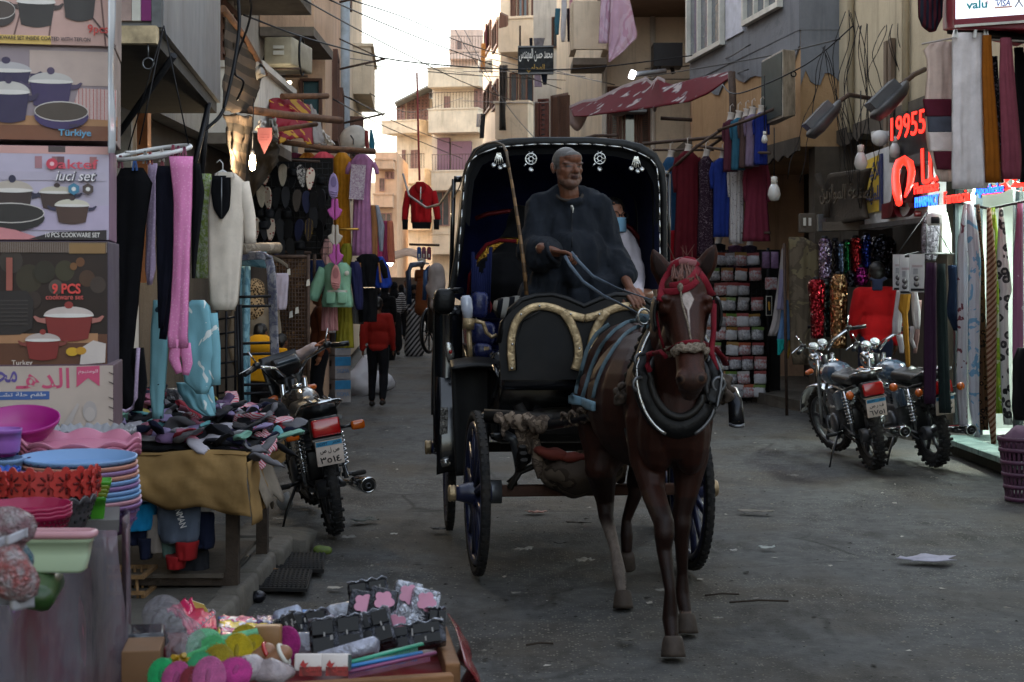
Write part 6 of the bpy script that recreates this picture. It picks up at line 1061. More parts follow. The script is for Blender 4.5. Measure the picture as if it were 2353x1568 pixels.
for i,(x,y,h_,lb)in enumerate(((2065,626,82,'left'),(2080,634,84,'middle'),(2107,628,88,'right'))):
 t=thing('legging_pack',f'clear packet with white card showing two round faces, {lb} of three','packet',W(x,y+40,13.4-i*.05),'carded packets on the square hanger');Z=13.4-i*.05;w_=S(26 if i!=2 else 34,Z);put(MB().box(W(x,y,Z),(w_,.02,S(h_,Z))),'card',mat('card_white','#a3a0a2',.4,var=.05),t);
 for k in range(2):put(MB().lathe([(0,0),(.024,0),(.024,.006),(0,.006)],W(x-2,y+12+13*k,Z)+V((0,-.011,0)),(90,0,0),12),'dark_oval',pm('#3a3336'),t)
 put(MB().box(W(x,y-16,Z)+V((0,-.012,0)),(w_*.7,.004,.02)),'print_line',pm('#8a7a7e'),t);put(MB().box(W(x-4,y-4,Z)+V((0,-.012,0)),(w_*.3,.004,.05)),'print_block',pm('#77757a'),t);put(MB().box(W(x,y+38,Z)+V((0,-.012,0)),(w_*.9,.004,.02)),'dark_strip',BLK,t)
garment('top','white leggings looped low under the carded packets','leggings',cloth('white_cotton','#a19ca0'),13.6,[(668,2060,2075),(740,2050,2072),(768,2050,2070)],([(2066,770,16),(2072,800,12),(2072,812,10)],),None,2,.02,.06);garment('leggings','mustard leggings dangling in the middle of the packets','leggings',cloth('ochre_cotton','#8f6420'),13.5,[(666,2070,2094),(712,2064,2090),(720,2072,2086),(800,2078,2090),(845,2082,2092)],(),None,2,.02,.05);garment('leggings','second white leggings folded into a loop on the right','leggings',cloth('white_cotton','#a19ca0'),13.6,[(668,2094,2108),(720,2094,2116),(756,2100,2114)],([(2098,750,12),(2094,780,9),(2102,800,8)],),None,2,.02,.06);garment('leggings','dusty pink leggings behind the white ones','leggings',cloth('dusk_pink','#7a5f5c'),13.8,[(690,2104,2118),(780,2100,2112),(812,2098,2106)],(),None,2,.02,.05)
garment('trousers','long plum trousers hanging from the square hanger','trousers',cloth('plum_crepe','#301a30',streak=.5),12.7,[(604,2128,2152),(640,2124,2152),(800,2122,2152),(928,2122,2150)],(),None,2,.03,.08);garment('trousers','long dark green trousers beside the plum pair','trousers',cloth('bottle_green','#1c2626',streak=.4),12.75,[(606,2154,2172),(660,2152,2174),(800,2154,2180),(949,2158,2186)],(),None,2,.03,.08);garment('trousers','navy folded trousers in film hung right of the green pair','trousers',cloth('ink_blue','#121e33'),13.4,[(610,2178,2216),(660,2180,2220),(720,2174,2224),(760,2190,2226)],(),None,2,.03,.1)
garment('wrapped_dress','dark dress wrapped in shiny film under the pharmacy lights','wrapped dress',pat('dark_film','foil','#2c2a30','#6e6a74',30,rough=.2,metal=.3),14.2,[(498,2122,2160),(530,2116,2160),(586,2116,2156),(600,2122,2150)],(),None,2,.03,.1);garment('net_dress','white net dress glowing in front of the pharmacy','dress',cloth('white_net','#b5bdb0'),14.4,[(490,2160,2176),(540,2158,2186),(585,2158,2188)],(),None,3,.03,.1)
garment('jacket','black clothes bundle with pale hanger hanging at the right edge','clothes',BLKC,11.8,[(800,2340,2360),(830,2328,2370),(940,2326,2370),(965,2332,2366)],(),None,3,.04,.15)
bk_=thing('plastic_basket','tall purple slatted plastic basket at the right edge of the street','basket',G(2345,1152));PUR=mat('purple_plastic','#4a2a40',.5,var=.15);a=G(2348,1150);rW=.15;q=MB()
def bwall(z):return lerp(.115,.17,z/.46)
for i in range(28):t=2*pi*i/28;q.hexa([a+V((bwall(z)*cos(t+dt)*k,bwall(z)*sin(t+dt)*k,z))for z in(0.02,.45)for dt,k in((-.06,1),(.06,1),(.06,.965),(-.06,.965))])
put(q,'slat',PUR,bk_,kind='stuff')
for z in(.0,.09,.18,.27,.36,.44):q=MB();r_=bwall(z);q.lathe([(r_-.004,z),(r_+.008,z),(r_+.008,z+.03),(r_-.004,z+.03),(r_-.004,z)],a,None,28,cap=False);put(q,'hoop',PUR,bk_)
solo(ruffle(MB().ell(a+V((0,0,.42)),(.13,.13,.13)).mesh(),.04,12),'cloth_bundle',cloth('mauve_cloth','#5f4a5a'),'mauve cloth bundle stuffed in the purple basket','cloth')
# ================================================================== CARRIAGE
CO=V((.40,8.42,0));CTH=math.atan2(.08,1);CR=M.Rotation(CTH,3,'Z');CRi=CR.inverted()
car=thing('horse_carriage','black hooded horse carriage with gilded dash and blue spoked wheels','carriage',CO,rot=math.degrees(CTH))
def L(px,py,Z):return CRi@(W(px,py,Z)-CO)
def cp(mb,name,m,par=None,**k):return put(mb,name,m,par or car,local=True,**k)
LACQ=mat('black_lacquer','#0b0d12',.18,var=.25,vs=5,spec=.6,coat=.4);LEATH=mat('black_leather','#0a0a0b',.5,spec=.3,var=.35,vs=14,bump=.3,bs=60);NAVYV=cloth('navy_velvet','#131a44',var=.25);BLUP=mat('blue_enamel','#141d40',.3,var=.3,vs=10,spec=.6,dirt=.4)
GOLD=mat('beaten_brass','#b39c78',.34,metal=.55,var=.35,vs=18,bump=.9,bs=34,dirt=.4);SILV=mat('nickel','#b9b9b6',.18,metal=.9,var=.15,bump=.4,bs=40);RUB=mat('tyre_rubber','#19191a',.85,var=.3,vs=20,bump=.5,bs=60,dirt=.5);IRON=mat('greasy_iron','#221f1d',.6,metal=.4,var=.4,vs=14,dirt=.5);RUSTB=mat('rusty_beam','#4a3126',.8,metal=.2,var=.3,vs=12);RAG=pat('dirty_rag','blotch','#6a5d52','#4d423a',14,'#857566');REDV=cloth('red_velvet','#5a1014')
def cwheel(c,r,side,nsp=12,st=0):
 R_=M.Rotation(radians(st),4,'Z')
 def cp(mb,name,m,par=None):return put(mb.xf(R_),name,m,par or car,local=True)
 q=MB();q.torus(c,r-.026,.027,(0,90,0),48,8,flat=(1,.95))
 for i in range(60):
  t=2*pi*i/60;q.box(V(c)+V((0,(r-.0085)*cos(t),(r-.0085)*sin(t))),(.040,.024,.013),Euler((t-pi/2,0,0)).to_matrix())
 w=cp(q,'wheel',RUB);cp(MB().torus(c,r-.075,.022,(0,90,0),40,6,flat=(1,1.2)),'rim',BLUP,w)
 for i in range(nsp):t=2*pi*(i+.5)/nsp;cp(MB().tube([V(c)+V((0,.05*cos(t),.05*sin(t))),V(c)+V((0,(r-.08)*cos(t),(r-.08)*sin(t)))],[.024,.017],7),'spoke',BLUP,w)
 cp(MB().lathe([(0,-.08),(.05,-.08),(.065,-.03),(.07,.0),(.058,.05),(.046,.09),(.040,.12),(0,.12)],c,(0,90*side,0),16),'hub',BLUP,w);cp(MB().lathe([(.041,.115),(.048,.125),(.042,.135),(.048,.145),(.042,.155),(0,.158)],c,(0,90*side,0),16),'hub_cap',GOLD,w);return w
for s_ in(-1,1):cwheel((s_*.60,0,.45),.45,s_,12,3.5);cwheel((s_*.69,1.5,.535),.535,s_,14)
cp(MB().box((0,0,.455),(1.12,.07,.06)),'front_axle',RUSTB,bevel=.008);cp(MB().box((0,1.5,.535),(1.34,.06,.06)),'rear_axle',IRON);cp(MB().lathe([(0,-.06),(.065,-.06),(.065,.06),(0,.06)],(-.52,0,.45),(0,90,0),14),'axle_box',STEEL)
cp(MB().rbox((0,1.35,.93),(1.0,1.7,.55),.08),'body_tub',LACQ);cp(MB().rbox((0,.30,1.06),(.92,.5,.12),.03),'driver_floor',LACQ)
cp(MB().box((0,.62,.90),(1.0,.05,.36)),'front_board',LACQ)
zl=lambda py,Z=8.45:CH-(py-CY)/F*Z
xl=lambda px,Z=8.45:(px-CX)/F*Z-.40
TOPC=[(1147,790),(1155,745),(1171,716),(1200,692),(1234,682),(1270,680),(1305,690),(1343,707)];TOPC=TOPC+[(2*1343-x,y)for x,y in TOPC[-2::-1]]
out=[(xl(x),zl(y))for x,y in TOPC];poly=[(xl(1152),zl(872))]+[(xl(2*1343-1152),zl(872))]+out[::-1]
dash=cp(MB().prism(poly,(0,.06,0),(1,0,0),(0,0,1),.04),'dash',mat('dash_black','#0e0f12',.5,spec=.25,var=.35,vs=6,dirt=.3));cp(MB().tube([(x,.03,z+.006)for x,z in out],.016,8),'dash_rail',LEATH,dash)
def band(pts,w,y=.0):
 q=MB();P=[]
 for i in range(len(pts)-1):
  for k in range(4):t=k/4;p0,p1,p2,p3=[V(pts[max(0,min(len(pts)-1,i+d))])for d in(-1,0,1,2)];P.append(.5*((2*p1)+(p2-p0)*t+(2*p0-5*p1+4*p2-p3)*t*t+(3*p1-p0-3*p2+p3)*t**3))
 P.append(V(pts[-1]));q.tube([(xl(p.x),y,zl(p.y))for p in P],w/2,8,True,flat=(1,.3),up=(0,1,0));cr_=[k*.8 for k in range(3)]
 return q
for mir in(0,1):
 f_=(lambda x:2*1343-x)if mir else(lambda x:x)
 q=band([(f_(x),y)for x,y in((1178,850),(1174,815),(1176,770),(1188,735),(1212,712),(1240,704),(1270,708),(1305,722),(1343,732))],.046);cp(q,'gilt_band',GOLD,dash);q=band([(f_(x),y)for x,y in((1292,716),(1312,745),(1326,785),(1328,820),(1320,850))],.05,-.004);cp(q,'gilt_band',GOLD,dash)
 cp(MB().tube([(xl(f_(1186)),-.012,zl(850)),(xl(f_(1184)),-.012,zl(790)),(xl(f_(1200)),-.012,zl(738)),(xl(f_(1240)),-.012,zl(714))],.005,5),'bead',LEATH,dash)
 for x,y in((1175,845),(1176,790),(1196,722),(1238,703),(1310,722),(1330,800)):cp(MB().ell((xl(f_(x)),-.02,zl(y)),.007,None,6,4),'stud',SILV,dash)
cp(MB().rbox((.0,.45,1.33),(.86,.42,.14),.05),'driver_bench',LEATH);cp(MB().rbox((0,.42,1.21),(.8,.36,.14),.02),'bench_box',LACQ);cp(MB().rbox((-.36,.42,1.46),(.22,.3,.12),.04,(0,-8,0)),'striped_cushion',pat('striped_rug','stripe','#15161a','#8d8a84',5,rot=1.4));cp(MB().rbox((-.36,.30,1.36),(.1,.1,.2),.03),'hand_bag',LEATH)
OUT=[(1034,660),(1046,590),(1058,500),(1064,430),(1070,385),(1090,347),(1120,332),(1170,323),(1240,320),(1360,320),(1430,326),(1470,335),(1505,356),(1524,392),(1529,440),(1529,496),(1529,560),(1529,650)]
ZH=9.45;arch0=[L(x,y,ZH)for x,y in OUT];cx_=(arch0[0].x+arch0[-1].x)/2
def archp(k,sc,dy,dz,dzs=1.0):
 p=arch0[k];zb=1.58;return V((cx_+(p.x-cx_)*sc,p.y+dy,zb+(p.z-zb)*dzs+dz))
secs=[(1,0,0,1),(1,.28,.0,1.0),(.99,.55,-.01,.97),(.97,.8,-.02,.90),(.94,1.02,-.03,.78),(.88,1.17,-.05,.58),(.8,1.24,-.08,.3),(.74,1.25,-.12,.02)]
def tube_open(secs,inset,name,m):
 q=MB();rs=[]
 for sc,dy,dz,dzs in secs:rs.append([archp(k,sc*(1-inset*1.0),dy-(0 if not inset else inset*.5),dz-inset*1.2,dzs*(1-inset))for k in range(len(OUT))])
 q.rings(rs,False,0,True,closed=False);return q
q=tube_open(secs,0,'',None);hood=cp(q,'hood',LEATH);q=tube_open(secs,.035,'',None);q.xf(M.Translation((0,.012,0)));cp(q,'hood_lining',NAVYV,hood)
cp(MB().rings([[archp(k,s_,d,z,e)for k in range(len(OUT))]for s_,d,z,e in((1.0,0,0,1),(1.012,-.02,.004,1.008),(1.0,-.035,0,1),(.955,-.02,-.02,.965),(.95,.015,-.022,.96))],False,0,True,closed=False),'front_bow',LEATH,hood)
cp(MB().rings([[archp(k,s_,d,z,e)for k in range(2,len(OUT)-2)]for s_,d,z,e in((.955,-.012,-.01,.972),(.93,-.006,-.02,.95),(.905,.0,-.03,.93))],False,0,True,closed=False),'valance',mat('matt_leather','#0b0b0d',.8,spec=.15,var=.3,bump=.3),hood)
STL=[(1051,640),(1056,560),(1062,480),(1070,400),(1080,372),(1096,357),(1144,339),(1234,332),(1360,332),(1430,339),(1464,350),(1495,366),(1509,385),(1515,444),(1516,566),(1516,640)]
P=[L(x,y,ZH-.05)for x,y in STL];acc=0
for i in range(len(P)-1):
 n=max(1,int((P[i+1]-P[i]).length/.075))
 for k in range(n):a,b=P[i].lerp(P[i+1],(k+.06)/n),P[i].lerp(P[i+1],(k+.94)/n);cp(MB().tube([a,a.lerp(b,.5)+V((0,-.004,0)),b],.0085,6,flat=(1,.6)),'nickel_strip',SILV,hood)
for k in(1,3,4):
 sc,dy,dz,dzs=secs[k];cp(MB().tube([archp(j,sc*.965,dy,dz-.03,dzs*.97)for j in range(1,len(OUT)-1)],.012,6),'hood_bow',LEATH,hood)
for x,y,kind in((1146,352,'hand'),(1220,349,'disc'),(1378,348,'disc'),(1462,360,'hand')):
 c=L(x,y,ZH-.07);q=MB()
 if kind=='disc':
  q.torus(c+V((0,0,-.045)),.034,.0055,(90,0,0),20,5);q.torus(c+V((0,0,-.045)),.015,.005,(90,0,0),12,5);
  for a in range(6):t=a*pi/3;q.tube([c+V((.014*cos(t),0,-.045+.014*sin(t))),c+V((.033*cos(t),0,-.045+.033*sin(t)))],.0045,4)
  q.tube([c+V((-.014,0,0)),c+V((0,0,-.012)),c+V((.014,0,0))],.004,4);q.lathe([(0,0),(.017,0),(.017,.004),(0,.004)],c+V((.0,0,-.11)),(80,0,10),12);q.tube([c+V((-.03,0,-.075)),c+V((-.045,0,-.095))],[.007,.002],5)
 else:
  q.prism([(-.012,0),(-.02,-.025),(.02,-.03),(.012,0)][::-1],c,(1,0,0),(0,0,1),.005)
  for a,l_ in((-.020,.030),(-.011,.040),(-.001,.043),(.009,.041),(.019,.028)):q.caps(c+V((a*.9,0,-.026)),c+V((a*1.35,0,-.026-l_)),.0052,.004,6)
  for a,b in((-.032,-.075),(.008,-.09),(.034,-.078)):q.lathe([(0,0),(.015,0),(.015,.003),(0,.003)],c+V((a,0,b)),(82,0,0),12)
 cp(q,'nickel_charm',SILV,hood,kind='stuff')
for s_,xs_ in((-1,[(1043,412),(1040,520),(1036,655)]),(1,[(1537,400),(1537,520),(1535,650)])):
 q=MB();q.tube([L(x,y,9.6)for x,y in xs_],.014,7);p=L(*xs_[0],9.6);q.tube([p,p+V((.05*-s_,0,.0))],.02,8);cp(q,'hood_strut',LACQ,hood)
cp(MB().rbox((0,1.75,1.28),(.98,.55,.16),.05),'passenger_seat',NAVYV);cp(MB().rbox((0,2.02,1.56),(1.0,.12,.5),.05),'seat_back',NAVYV)
A=[L(x,y,9.75)for x,y in((1088,690),(1092,640),(1108,598),(1130,570),(1160,560),(1200,562))];cp(MB().tube(A,.042,8,flat=(1,.35),up=(0,1,0)),'gilt_arc',mat('gilt_sequin_trim','#8a6424',.22,metal=.9,bump=1,bs=50,var=.5,vs=40));cp(MB().tube([p+V((-.035,-.01,.02))for p in A],.014,6),'red_piping',REDV)
for pts in(((1092,503),(1120,492),(1170,485),(1215,484)),((1420,508),(1450,525),(1470,550),(1474,575))):cp(MB().tube([L(x,y,10.2)for x,y in pts],.018,6),'red_trim',mat('red_foil_trim','#5f1618',.3,metal=.5,bump=.8,bs=60))
for s_ in(-1,1):
 cp(MB().sheet(lambda u,v,s_=s_:V((s_*(.52+.05*v),1.0+u*.9,lerp(.75,1.48,v))),8,8,.05),'side_panel',LACQ)
 cp(MB().rbox((s_*.49,1.35,1.45),(.1,.7,.1),.04,(0,0,0)),'arm_rest',REDV)
q=MB();[q.tube([V((x,1.02,1.75+.1*sin(x*40))),V((x-.01,1.0,1.42+.03*cos(x*60)))],[.012,.004],5)for x in[-.56+.012*i for i in range(10)]];cp(q,'blue_fringe',cloth('blue_fringe','#12183a'),kind='stuff')
def guard(s_,name='mudguard'):
 g=cp(MB().sheet(lambda u,v:V((s_*lerp(.58,.79,u),1.5+.63*cos(lerp(-.15,2.9,v))*-1,.535+.66*sin(lerp(-.15,2.9,v))+.02*sin(u*pi))),6,26,.02),name,LACQ);return g
for s_ in(-1,1):guard(s_)
pan=cp(MB().sheet(lambda u,v:V((lerp(-.80,-.63,u),.98+.12*sin(v*2)-.03*sin(u*pi),lerp(.56,1.46,v))),8,14,.03),'side_wing',LACQ)
q=MB();c=L(1033,808,9.33);q.ell(c+V((0,-.03,0)),(.03,.012,.062),(0,-12,0),14,8);o=cp(q,'reflector',SILV,pan);cp(MB().ell(c+V((.004,-.042,.0)),(.011,.006,.013)),'red_lens',mat('red_lens','#a01414',.15,spec=.8),pan)
cp(MB().rbox(L(1020,692,9.35),(.13,.2,.15),.04,(0,5,0)),'leather_case',LEATH);cp(MB().tube([L(997,690,9.3),L(1003,676,9.3),L(1045,668,9.3),L(1060,668,9.2)],.02,7),'wing_rail',LACQ)
cp(MB().sheet(lambda u,v:V((lerp(L(1036,840,9.0).x,L(1123,840,9.0).x,u)+.03*v*(1-u),.58+.03*sin(u*pi)+.05*v,lerp(1.11,.46,v))),8,12,.018),'splash_board',mat('matt_black_board','#0d0d0f',.7,var=.3));cp(MB().sheet(lambda u,v:V((lerp(L(1034,835,8.95).x,L(1152,838,8.9).x,u),.60-.22*v,1.135+.02*sin(u*3)-.035*v*v)),12,6,.02),'step_board',LEATH)
cp(MB().tube([L(1136,840,8.7),L(1148,870,8.6),L(1136,905,8.7),L(1128,930,8.8)],.014,6),'step_iron',LACQ);cp(MB().prism([(-.02,0),(.03,0),(.035,.30),(-.01,.30)],L(1016,1050,9.25),(1,0,0),(0,0,1),.02),'foil_strip',pat('hammered_foil','foil','#b0aca4','#6a6660',30,rough=.2,metal=.8));cp(MB().tube([L(1014,1066,9.2),L(1034,1060,9.2)],.028,8),'foil_end',SILV)
lp=L(1077,745,9.0);cp(MB().lathe([(0,-.03),(.036,-.03),(.036,.03),(.03,.035),(0,.035)],lp,(0,4,0),16),'lamp_brass',GOLD);cp(MB().lathe([(0,.035),(.026,.035),(.036,.09),(.034,.15),(.022,.17),(0,.17)],lp,(0,-6,0),14),'lamp_glass',mat('lamp_opal','#b5bac8',.1,var=.05,spec=.8));q=MB();q.tube([lp+V((.0,0,-.03)),lp+V((.01,0,-.22))],.016,7);q.tube([L(1092,738,9.0),L(1110,742,9.0),L(1118,765,9.0),L(1130,775,9.0),L(1142,770,9.0)],.013,7);cp(q,'lamp_bracket',GOLD)
for c_,d_,m_ in((L(1100,700,9.4),(.10,.3,.16),'blue_vinyl'),(L(1108,765,9.35),(.14,.3,.14),'blue_vinyl'),(L(1108,805,9.25),(.11,.2,.09),'blue_vinyl')):cp(MB().rbox(c_,d_,.03,(0,4,0)),'quilted_panel',mat(m_,'#20264f',.28,var=.3,vs=20,bump=.4,bs=30))
cp(MB().box(L(1118,801,9.1),(.03,.01,.02)),'gilt_plate',GOLD);cp(MB().rbox(L(1110,838,9.1),(.06,.02,.03),.006),'nickel_plate',SILV)
for s_ in(-1,1):
 cp(MB().tube([(s_*.40,.02,.49),(s_*.34,.05,.62),(s_*.30,.08,.80),(s_*.36,.1,.92)],[.035,.05,.04,.03],8),'spring_post',IRON);cp(MB().tube([(s_*.42,-.03,.47),(s_*.36,-.02,.56),(s_*.26,-.02,.60),(s_*.19,-.02,.68)],.035,8,flat=(1,.5)),'spring_arm',IRON)
 for k in range(3):cp(MB().tube([(s_*.36,-.30+.05*k,.66+.03*k),(s_*.36,0,.56+.03*k),(s_*.36,.30-.05*k,.66+.03*k)],.022,6,flat=(1,.5)),'leaf_spring',IRON)
cp(MB().tube([(-.56,-.06,.88),(-.2,-.1,.86),(.2,-.1,.86),(.56,-.06,.88)],.032,8),'splinter_bar',IRON);cp(MB().torus((0,.08,.86),.26,.03,None,28,6),'turntable',IRON);cp(MB().box((0,.3,.80),(.5,.5,.08)),'bolster',IRON)
cp(MB().box(L(1140,953,8.4),(.17,.04,.014)),'iron_plate',STEEL);q=MB();q.tube([L(1128,1000,8.5),L(1150,1000,8.5)],.012,6);q.tube([L(1160,1000,8.4),L(1182,1010,8.4),L(1200,1085,8.4)],.03,7);cp(q,'stay_rod',STEEL)
rg3=random.Random(2);mb=MB()
for i in range(26):x=lerp(1140,1255,rg3.random());p=L(x,962+rg3.uniform(-8,14)+.08*(x-1140),8.3-.002*(x-1140));mb.ell(p,(rg3.uniform(.02,.04),.03,rg3.uniform(.015,.04)),None,8,6)
for x,y0,y1 in((1160,975,1000),(1192,985,1030),(1205,985,1050),(1232,985,1015),(1222,980,1040)):mb.caps(L(x,y0,8.25),L(x+rg3.uniform(-5,5),y1,8.25),.022,.012,8)
me=ruffle(blob(mb,.008,2),.012,30);put(me,'tied_rags',RAG,car,local=True,kind='stuff')
def slingp(u,v):
 x=lerp(1238,1440,u);y=lerp(1050,1066,abs(u-.4)*.6)+v*(92*sin(pi*(.12+.8*u))**.7);d=8.22-.22*sin(v*pi)*sin(u*pi);return L(x,y+4*sin(u*20),d)
q=MB();q.sheet(slingp,24,12,.012);q.sheet(lambda u,v:L(lerp(1238,1440,u),1046+6*sin(u*9)+v*8,8.24+.3*v),16,4,.01);me=ruffle(q.mesh(),.02,12);cp(me,'canvas_sling',pat('dirty_canvas','blotch','#4a4038','#393029',5,'#5f5347'));q=MB();q.ell(L(1270,1044,8.15),(.10,.06,.03),(0,14,0));q.ell(L(1320,1052,8.15),(.1,.05,.02));cp(ruffle(q.mesh(),.02,14),'red_sacking',mat('red_sacking','#6a2a1e',.8,var=.4))
cp(MB().tube([L(1232,1010,8.2),L(1236,1060,8.2),L(1240,1100,8.2)],[.02,.035,.012],8),'hanging_rag',RAG)
BRN=mat('black_pipe','#1c1e24',.3,metal=.5,var=.3,vs=12,dirt=.3)
cp(MB().tube([L(1112,958,8.5),L(1180,970,8.35),L(1250,978,8.15),L(1310,968,7.9),L(1370,950,7.6),L(1420,934,7.35),L(1438,938,7.25),L(1448,962,7.15),L(1460,1008,7.08)],[.03]*6+[.034,.036,.036],10),'shaft',BRN)
cp(MB().tube([(.42,-.05,.88),L(1640,930,7.9),L(1662,900,7.4),L(1680,900,7.05),L(1690,925,6.98),L(1693,975,6.92)],[.03]*4+[.034,.036],10),'shaft',BRN)
for p_,e_ in((L(1460,1010,7.07),(20,0,0)),(L(1693,976,6.91),(10,0,0))):cp(MB().torus(p_,.03,.008,e_,16,6),'shaft_ring',STEEL)
mb=MB()
for x,y in((1300,965),(1318,962),(1338,955),(1356,950),(1400,935),(1412,930),(1420,940)):mb.torus(L(x,y,7.9-(x-1300)*.005),.036,.012,(0,70,25),14,6)
for x,y0,y1 in((1412,945,975),(1420,945,990),(1405,940,962)):mb.caps(L(x,y0,7.3),L(x,y1,7.27),.014,.008,7)
put(ruffle(blob(mb,.006,1),.006,40),'rope_lashing',RAG,car,local=True,kind='stuff')
# ================================================================== HORSE
from mathutils.bvhtree import BVHTree
HX,HY=.735,6.80
def H(l,s,h):return V((HX-.085*l+s,HY+l,h))
mb=MB()
mb.ell(H(.28,0,1.05),(.195,.30,.31),None,20,14);mb.ell(H(.72,0,1.02),(.305,.50,.34),None,20,14);mb.ell(H(1.18,0,1.09),(.265,.34,.31),None,20,14);mb.ell(H(.34,0,1.26),(.13,.32,.15));mb.ell(H(1.12,0,1.25),(.2,.36,.15));mb.ell(H(.02,0,1.02),(.15,.15,.22));mb.ell(H(.08,-.075,.93),(.095,.16,.2));mb.ell(H(.08,.075,.93),(.095,.16,.2))
poll=W(1573,640,6.62);mb.caps(H(.22,0,1.16),poll+V((0,.1,-.10)),.21,.115,16,flat=(.78,1));mb.caps(H(.05,0,1.12),poll+V((0,.05,-.2)),.17,.10,14,flat=(.8,1))
fore=W(1573,675,6.50);eye=W(1575,712,6.46);mid_=W(1582,785,6.36);muz=W(1588,868,6.27)
mb.ell(poll+V((0,-.02,.01)),(.088,.09,.085));mb.ell(fore,(.100,.085,.10));mb.ell(eye+V((0,.05,-.01)),(.112,.10,.10));mb.ell(W(1576,745,6.56),(.095,.13,.12),(20,0,0));mb.caps(eye+V((0,.0,0)),mid_,.086,.066,14);mb.caps(mid_,muz,.062,.058,14);mb.caps(W(1578,760,6.52),W(1587,860,6.36),.075,.05,12)
mb.ell(muz+V((0,.0,-.005)),(.066,.062,.06));mb.ell(muz+V((0,.03,-.045)),(.052,.05,.038));mb.ell(muz+V((-.038,-.03,.0)),(.028,.028,.034));mb.ell(muz+V((.038,-.03,.0)),(.028,.028,.034));mb.ell(muz+V((0,.045,-.075)),(.036,.036,.025))
for s_ in(-1,1):mb.ell(eye+V((s_*.094,-.005,.012)),(.026,.045,.032));mb.ell(eye+V((s_*.085,-.02,.045)),(.03,.04,.02))
for(bx,by),(tx,ty),mx in(((1531,648),(1499,572),1508),((1609,640),(1645,560),1636)):
 b0,t0=W(bx,by,6.60),W(tx,ty,6.56);m0=b0.lerp(t0,.45);mb.tube([b0+V((0,.0,-.02)),b0.lerp(t0,.2),m0,b0.lerp(t0,.75),t0],[.034,.042,.046,.03,.006],12,flat=(1,.55),up=(0,1,0))
def leg(pts,sm=10):
 for(a,ra),(b,rb)in zip(pts[:-1],pts[1:]):mb.caps(a,b,ra,rb,sm)
hoofs=[]
def hoof(c,s=1.,pitch=0):hoofs.append((c,s,pitch))
a=W(1526,1228,6.64);f=W(1540,1418,6.58);h0=W(1545,1492,6.50);h0.z=max(h0.z,.0)
leg([(H(.16,-.10,.98),.11),(H(.14,-.105,.80),.088),(H(.03,-.10,.66),.056),(a+V((0,.01,.05)),.047),(a+V((0,-.006,0)),.047),(a+V((0,.01,-.06)),.036),(V((f.x,f.y,.27)),.026),(V((f.x,f.y,.15)),.037),(V((f.x+.003,f.y-.045,.08)),.030)]);hoof(V((f.x+.006,f.y-.07,0)),1.06)
a=W(1566,1205,6.98);f=V((.785,7.02,.16))
leg([(H(.2,.10,.98),.11),(H(.2,.10,.80),.088),(H(.18,.08,.64),.056),(a+V((0,0,.05)),.046),(a+V((0,-.006,0)),.046),(a+V((0,0,-.06)),.035),(f+V((0,0,.1)),.026),(f,.036),(f+V((.01,-.045,-.07)),.030)]);hoof(V((.80,6.95,0)))
hk=W(1391,1160,7.80);f=W(1423,1335,7.56);f.z=.155
leg([(H(1.1,-.14,.98),.2),(H(.98,-.16,.78),.14),(V((.45,7.72,.66)),.085),(hk+V((0,.035,.02)),.05),(hk+V((.003,0,-.06)),.04),(lerp(hk,f,.7)+V((0,.01,.02)),.027),(f,.037),(f+V((.01,-.045,-.075)),.030)]);hoof(V((f.x+.014,f.y-.075,0)))
hk=W(1461,1110,8.08);f=W(1440,1230,8.12)
leg([(H(1.2,.13,.98),.2),(H(1.12,.13,.78),.14),(V((.70,7.98,.68)),.085),(hk+V((0,.04,.0)),.05),(hk+V((0,.03,-.06)),.04),(f+V((0,.02,.08)),.027),(f,.036),(f+V((0,-.01,-.08)),.030)]);hoof(f+V((0,-.0,-.17)),.95,35)
hm=blob(mb,.0082,3,.5);bm=bmesh.new();bm.from_mesh(hm);bmesh.ops.subdivide_edges(bm,edges=list({e for f in bm.faces if f.calc_center_median().y<6.6 and f.calc_center_median().z>1.12 and f.normal.y<-.3 for e in f.edges}),cuts=2,use_grid_fill=True);bm.to_mesh(hm);bm.free()
hm.polygons.foreach_set('use_smooth',[True]*len(hm.polygons))
def coat(co,n):
 k=.82+.25*noise.noise(co*5)+.12*noise.noise(co*21);base=V(lin('#371a10'))*k
 if co.y<6.68 and co.z>1.05:base=V(lin('#3f1d11'))*k
 if co.z<.62:base=V(lin('#26120b'))*k
 px=CX+F*co.x/co.y;py=CY-F*(co.z-CH)/co.y
 if n.y<-.2 and co.y<6.62 and co.z>1.1:
  cx=lerp(1577,1588,(py-650)/150);w=0
  if 655<py<715:w=15*(1-abs(py-688)/(33 if py<688 else 30))
  if 700<py<800:w=max(w,2.6*(1-(py-700)/120)+.5*noise.noise(co*60))
  e=min(1,max(0,(w+.7-abs(px-cx))/1.5))if w>0 else 0;base=base.lerp(V(lin('#a89a92')),e)
  if py>850:base=base.lerp(V(lin('#33241e')),min(1,(py-850)/25)*.7)
  dn=min(((px-x)**2+(py-y)**2)**.5 for x,y in((1562,872),(1612,870)))
  if dn<8:base=base.lerp(V(lin('#0d0808')),min(1,(8-dn)/4))
  elif dn<12:base=base.lerp(V(lin('#6a4f3c')),.3)
  de=min(((px-x)**2+((py-y)*1.3)**2)**.5 for x,y in((1518,715),(1636,712)))
 if co.z<.40 and co.y>7.3 and co.x<.56+.0:base=base.lerp(V(lin('#776b63'))*k,min(1,(.40-co.z)/.05))
 if co.z<.10 and co.x>.74 and co.y<7.2:base=base.lerp(V(lin('#8d7a70')),.6)
 return base
paint(hm,coat)
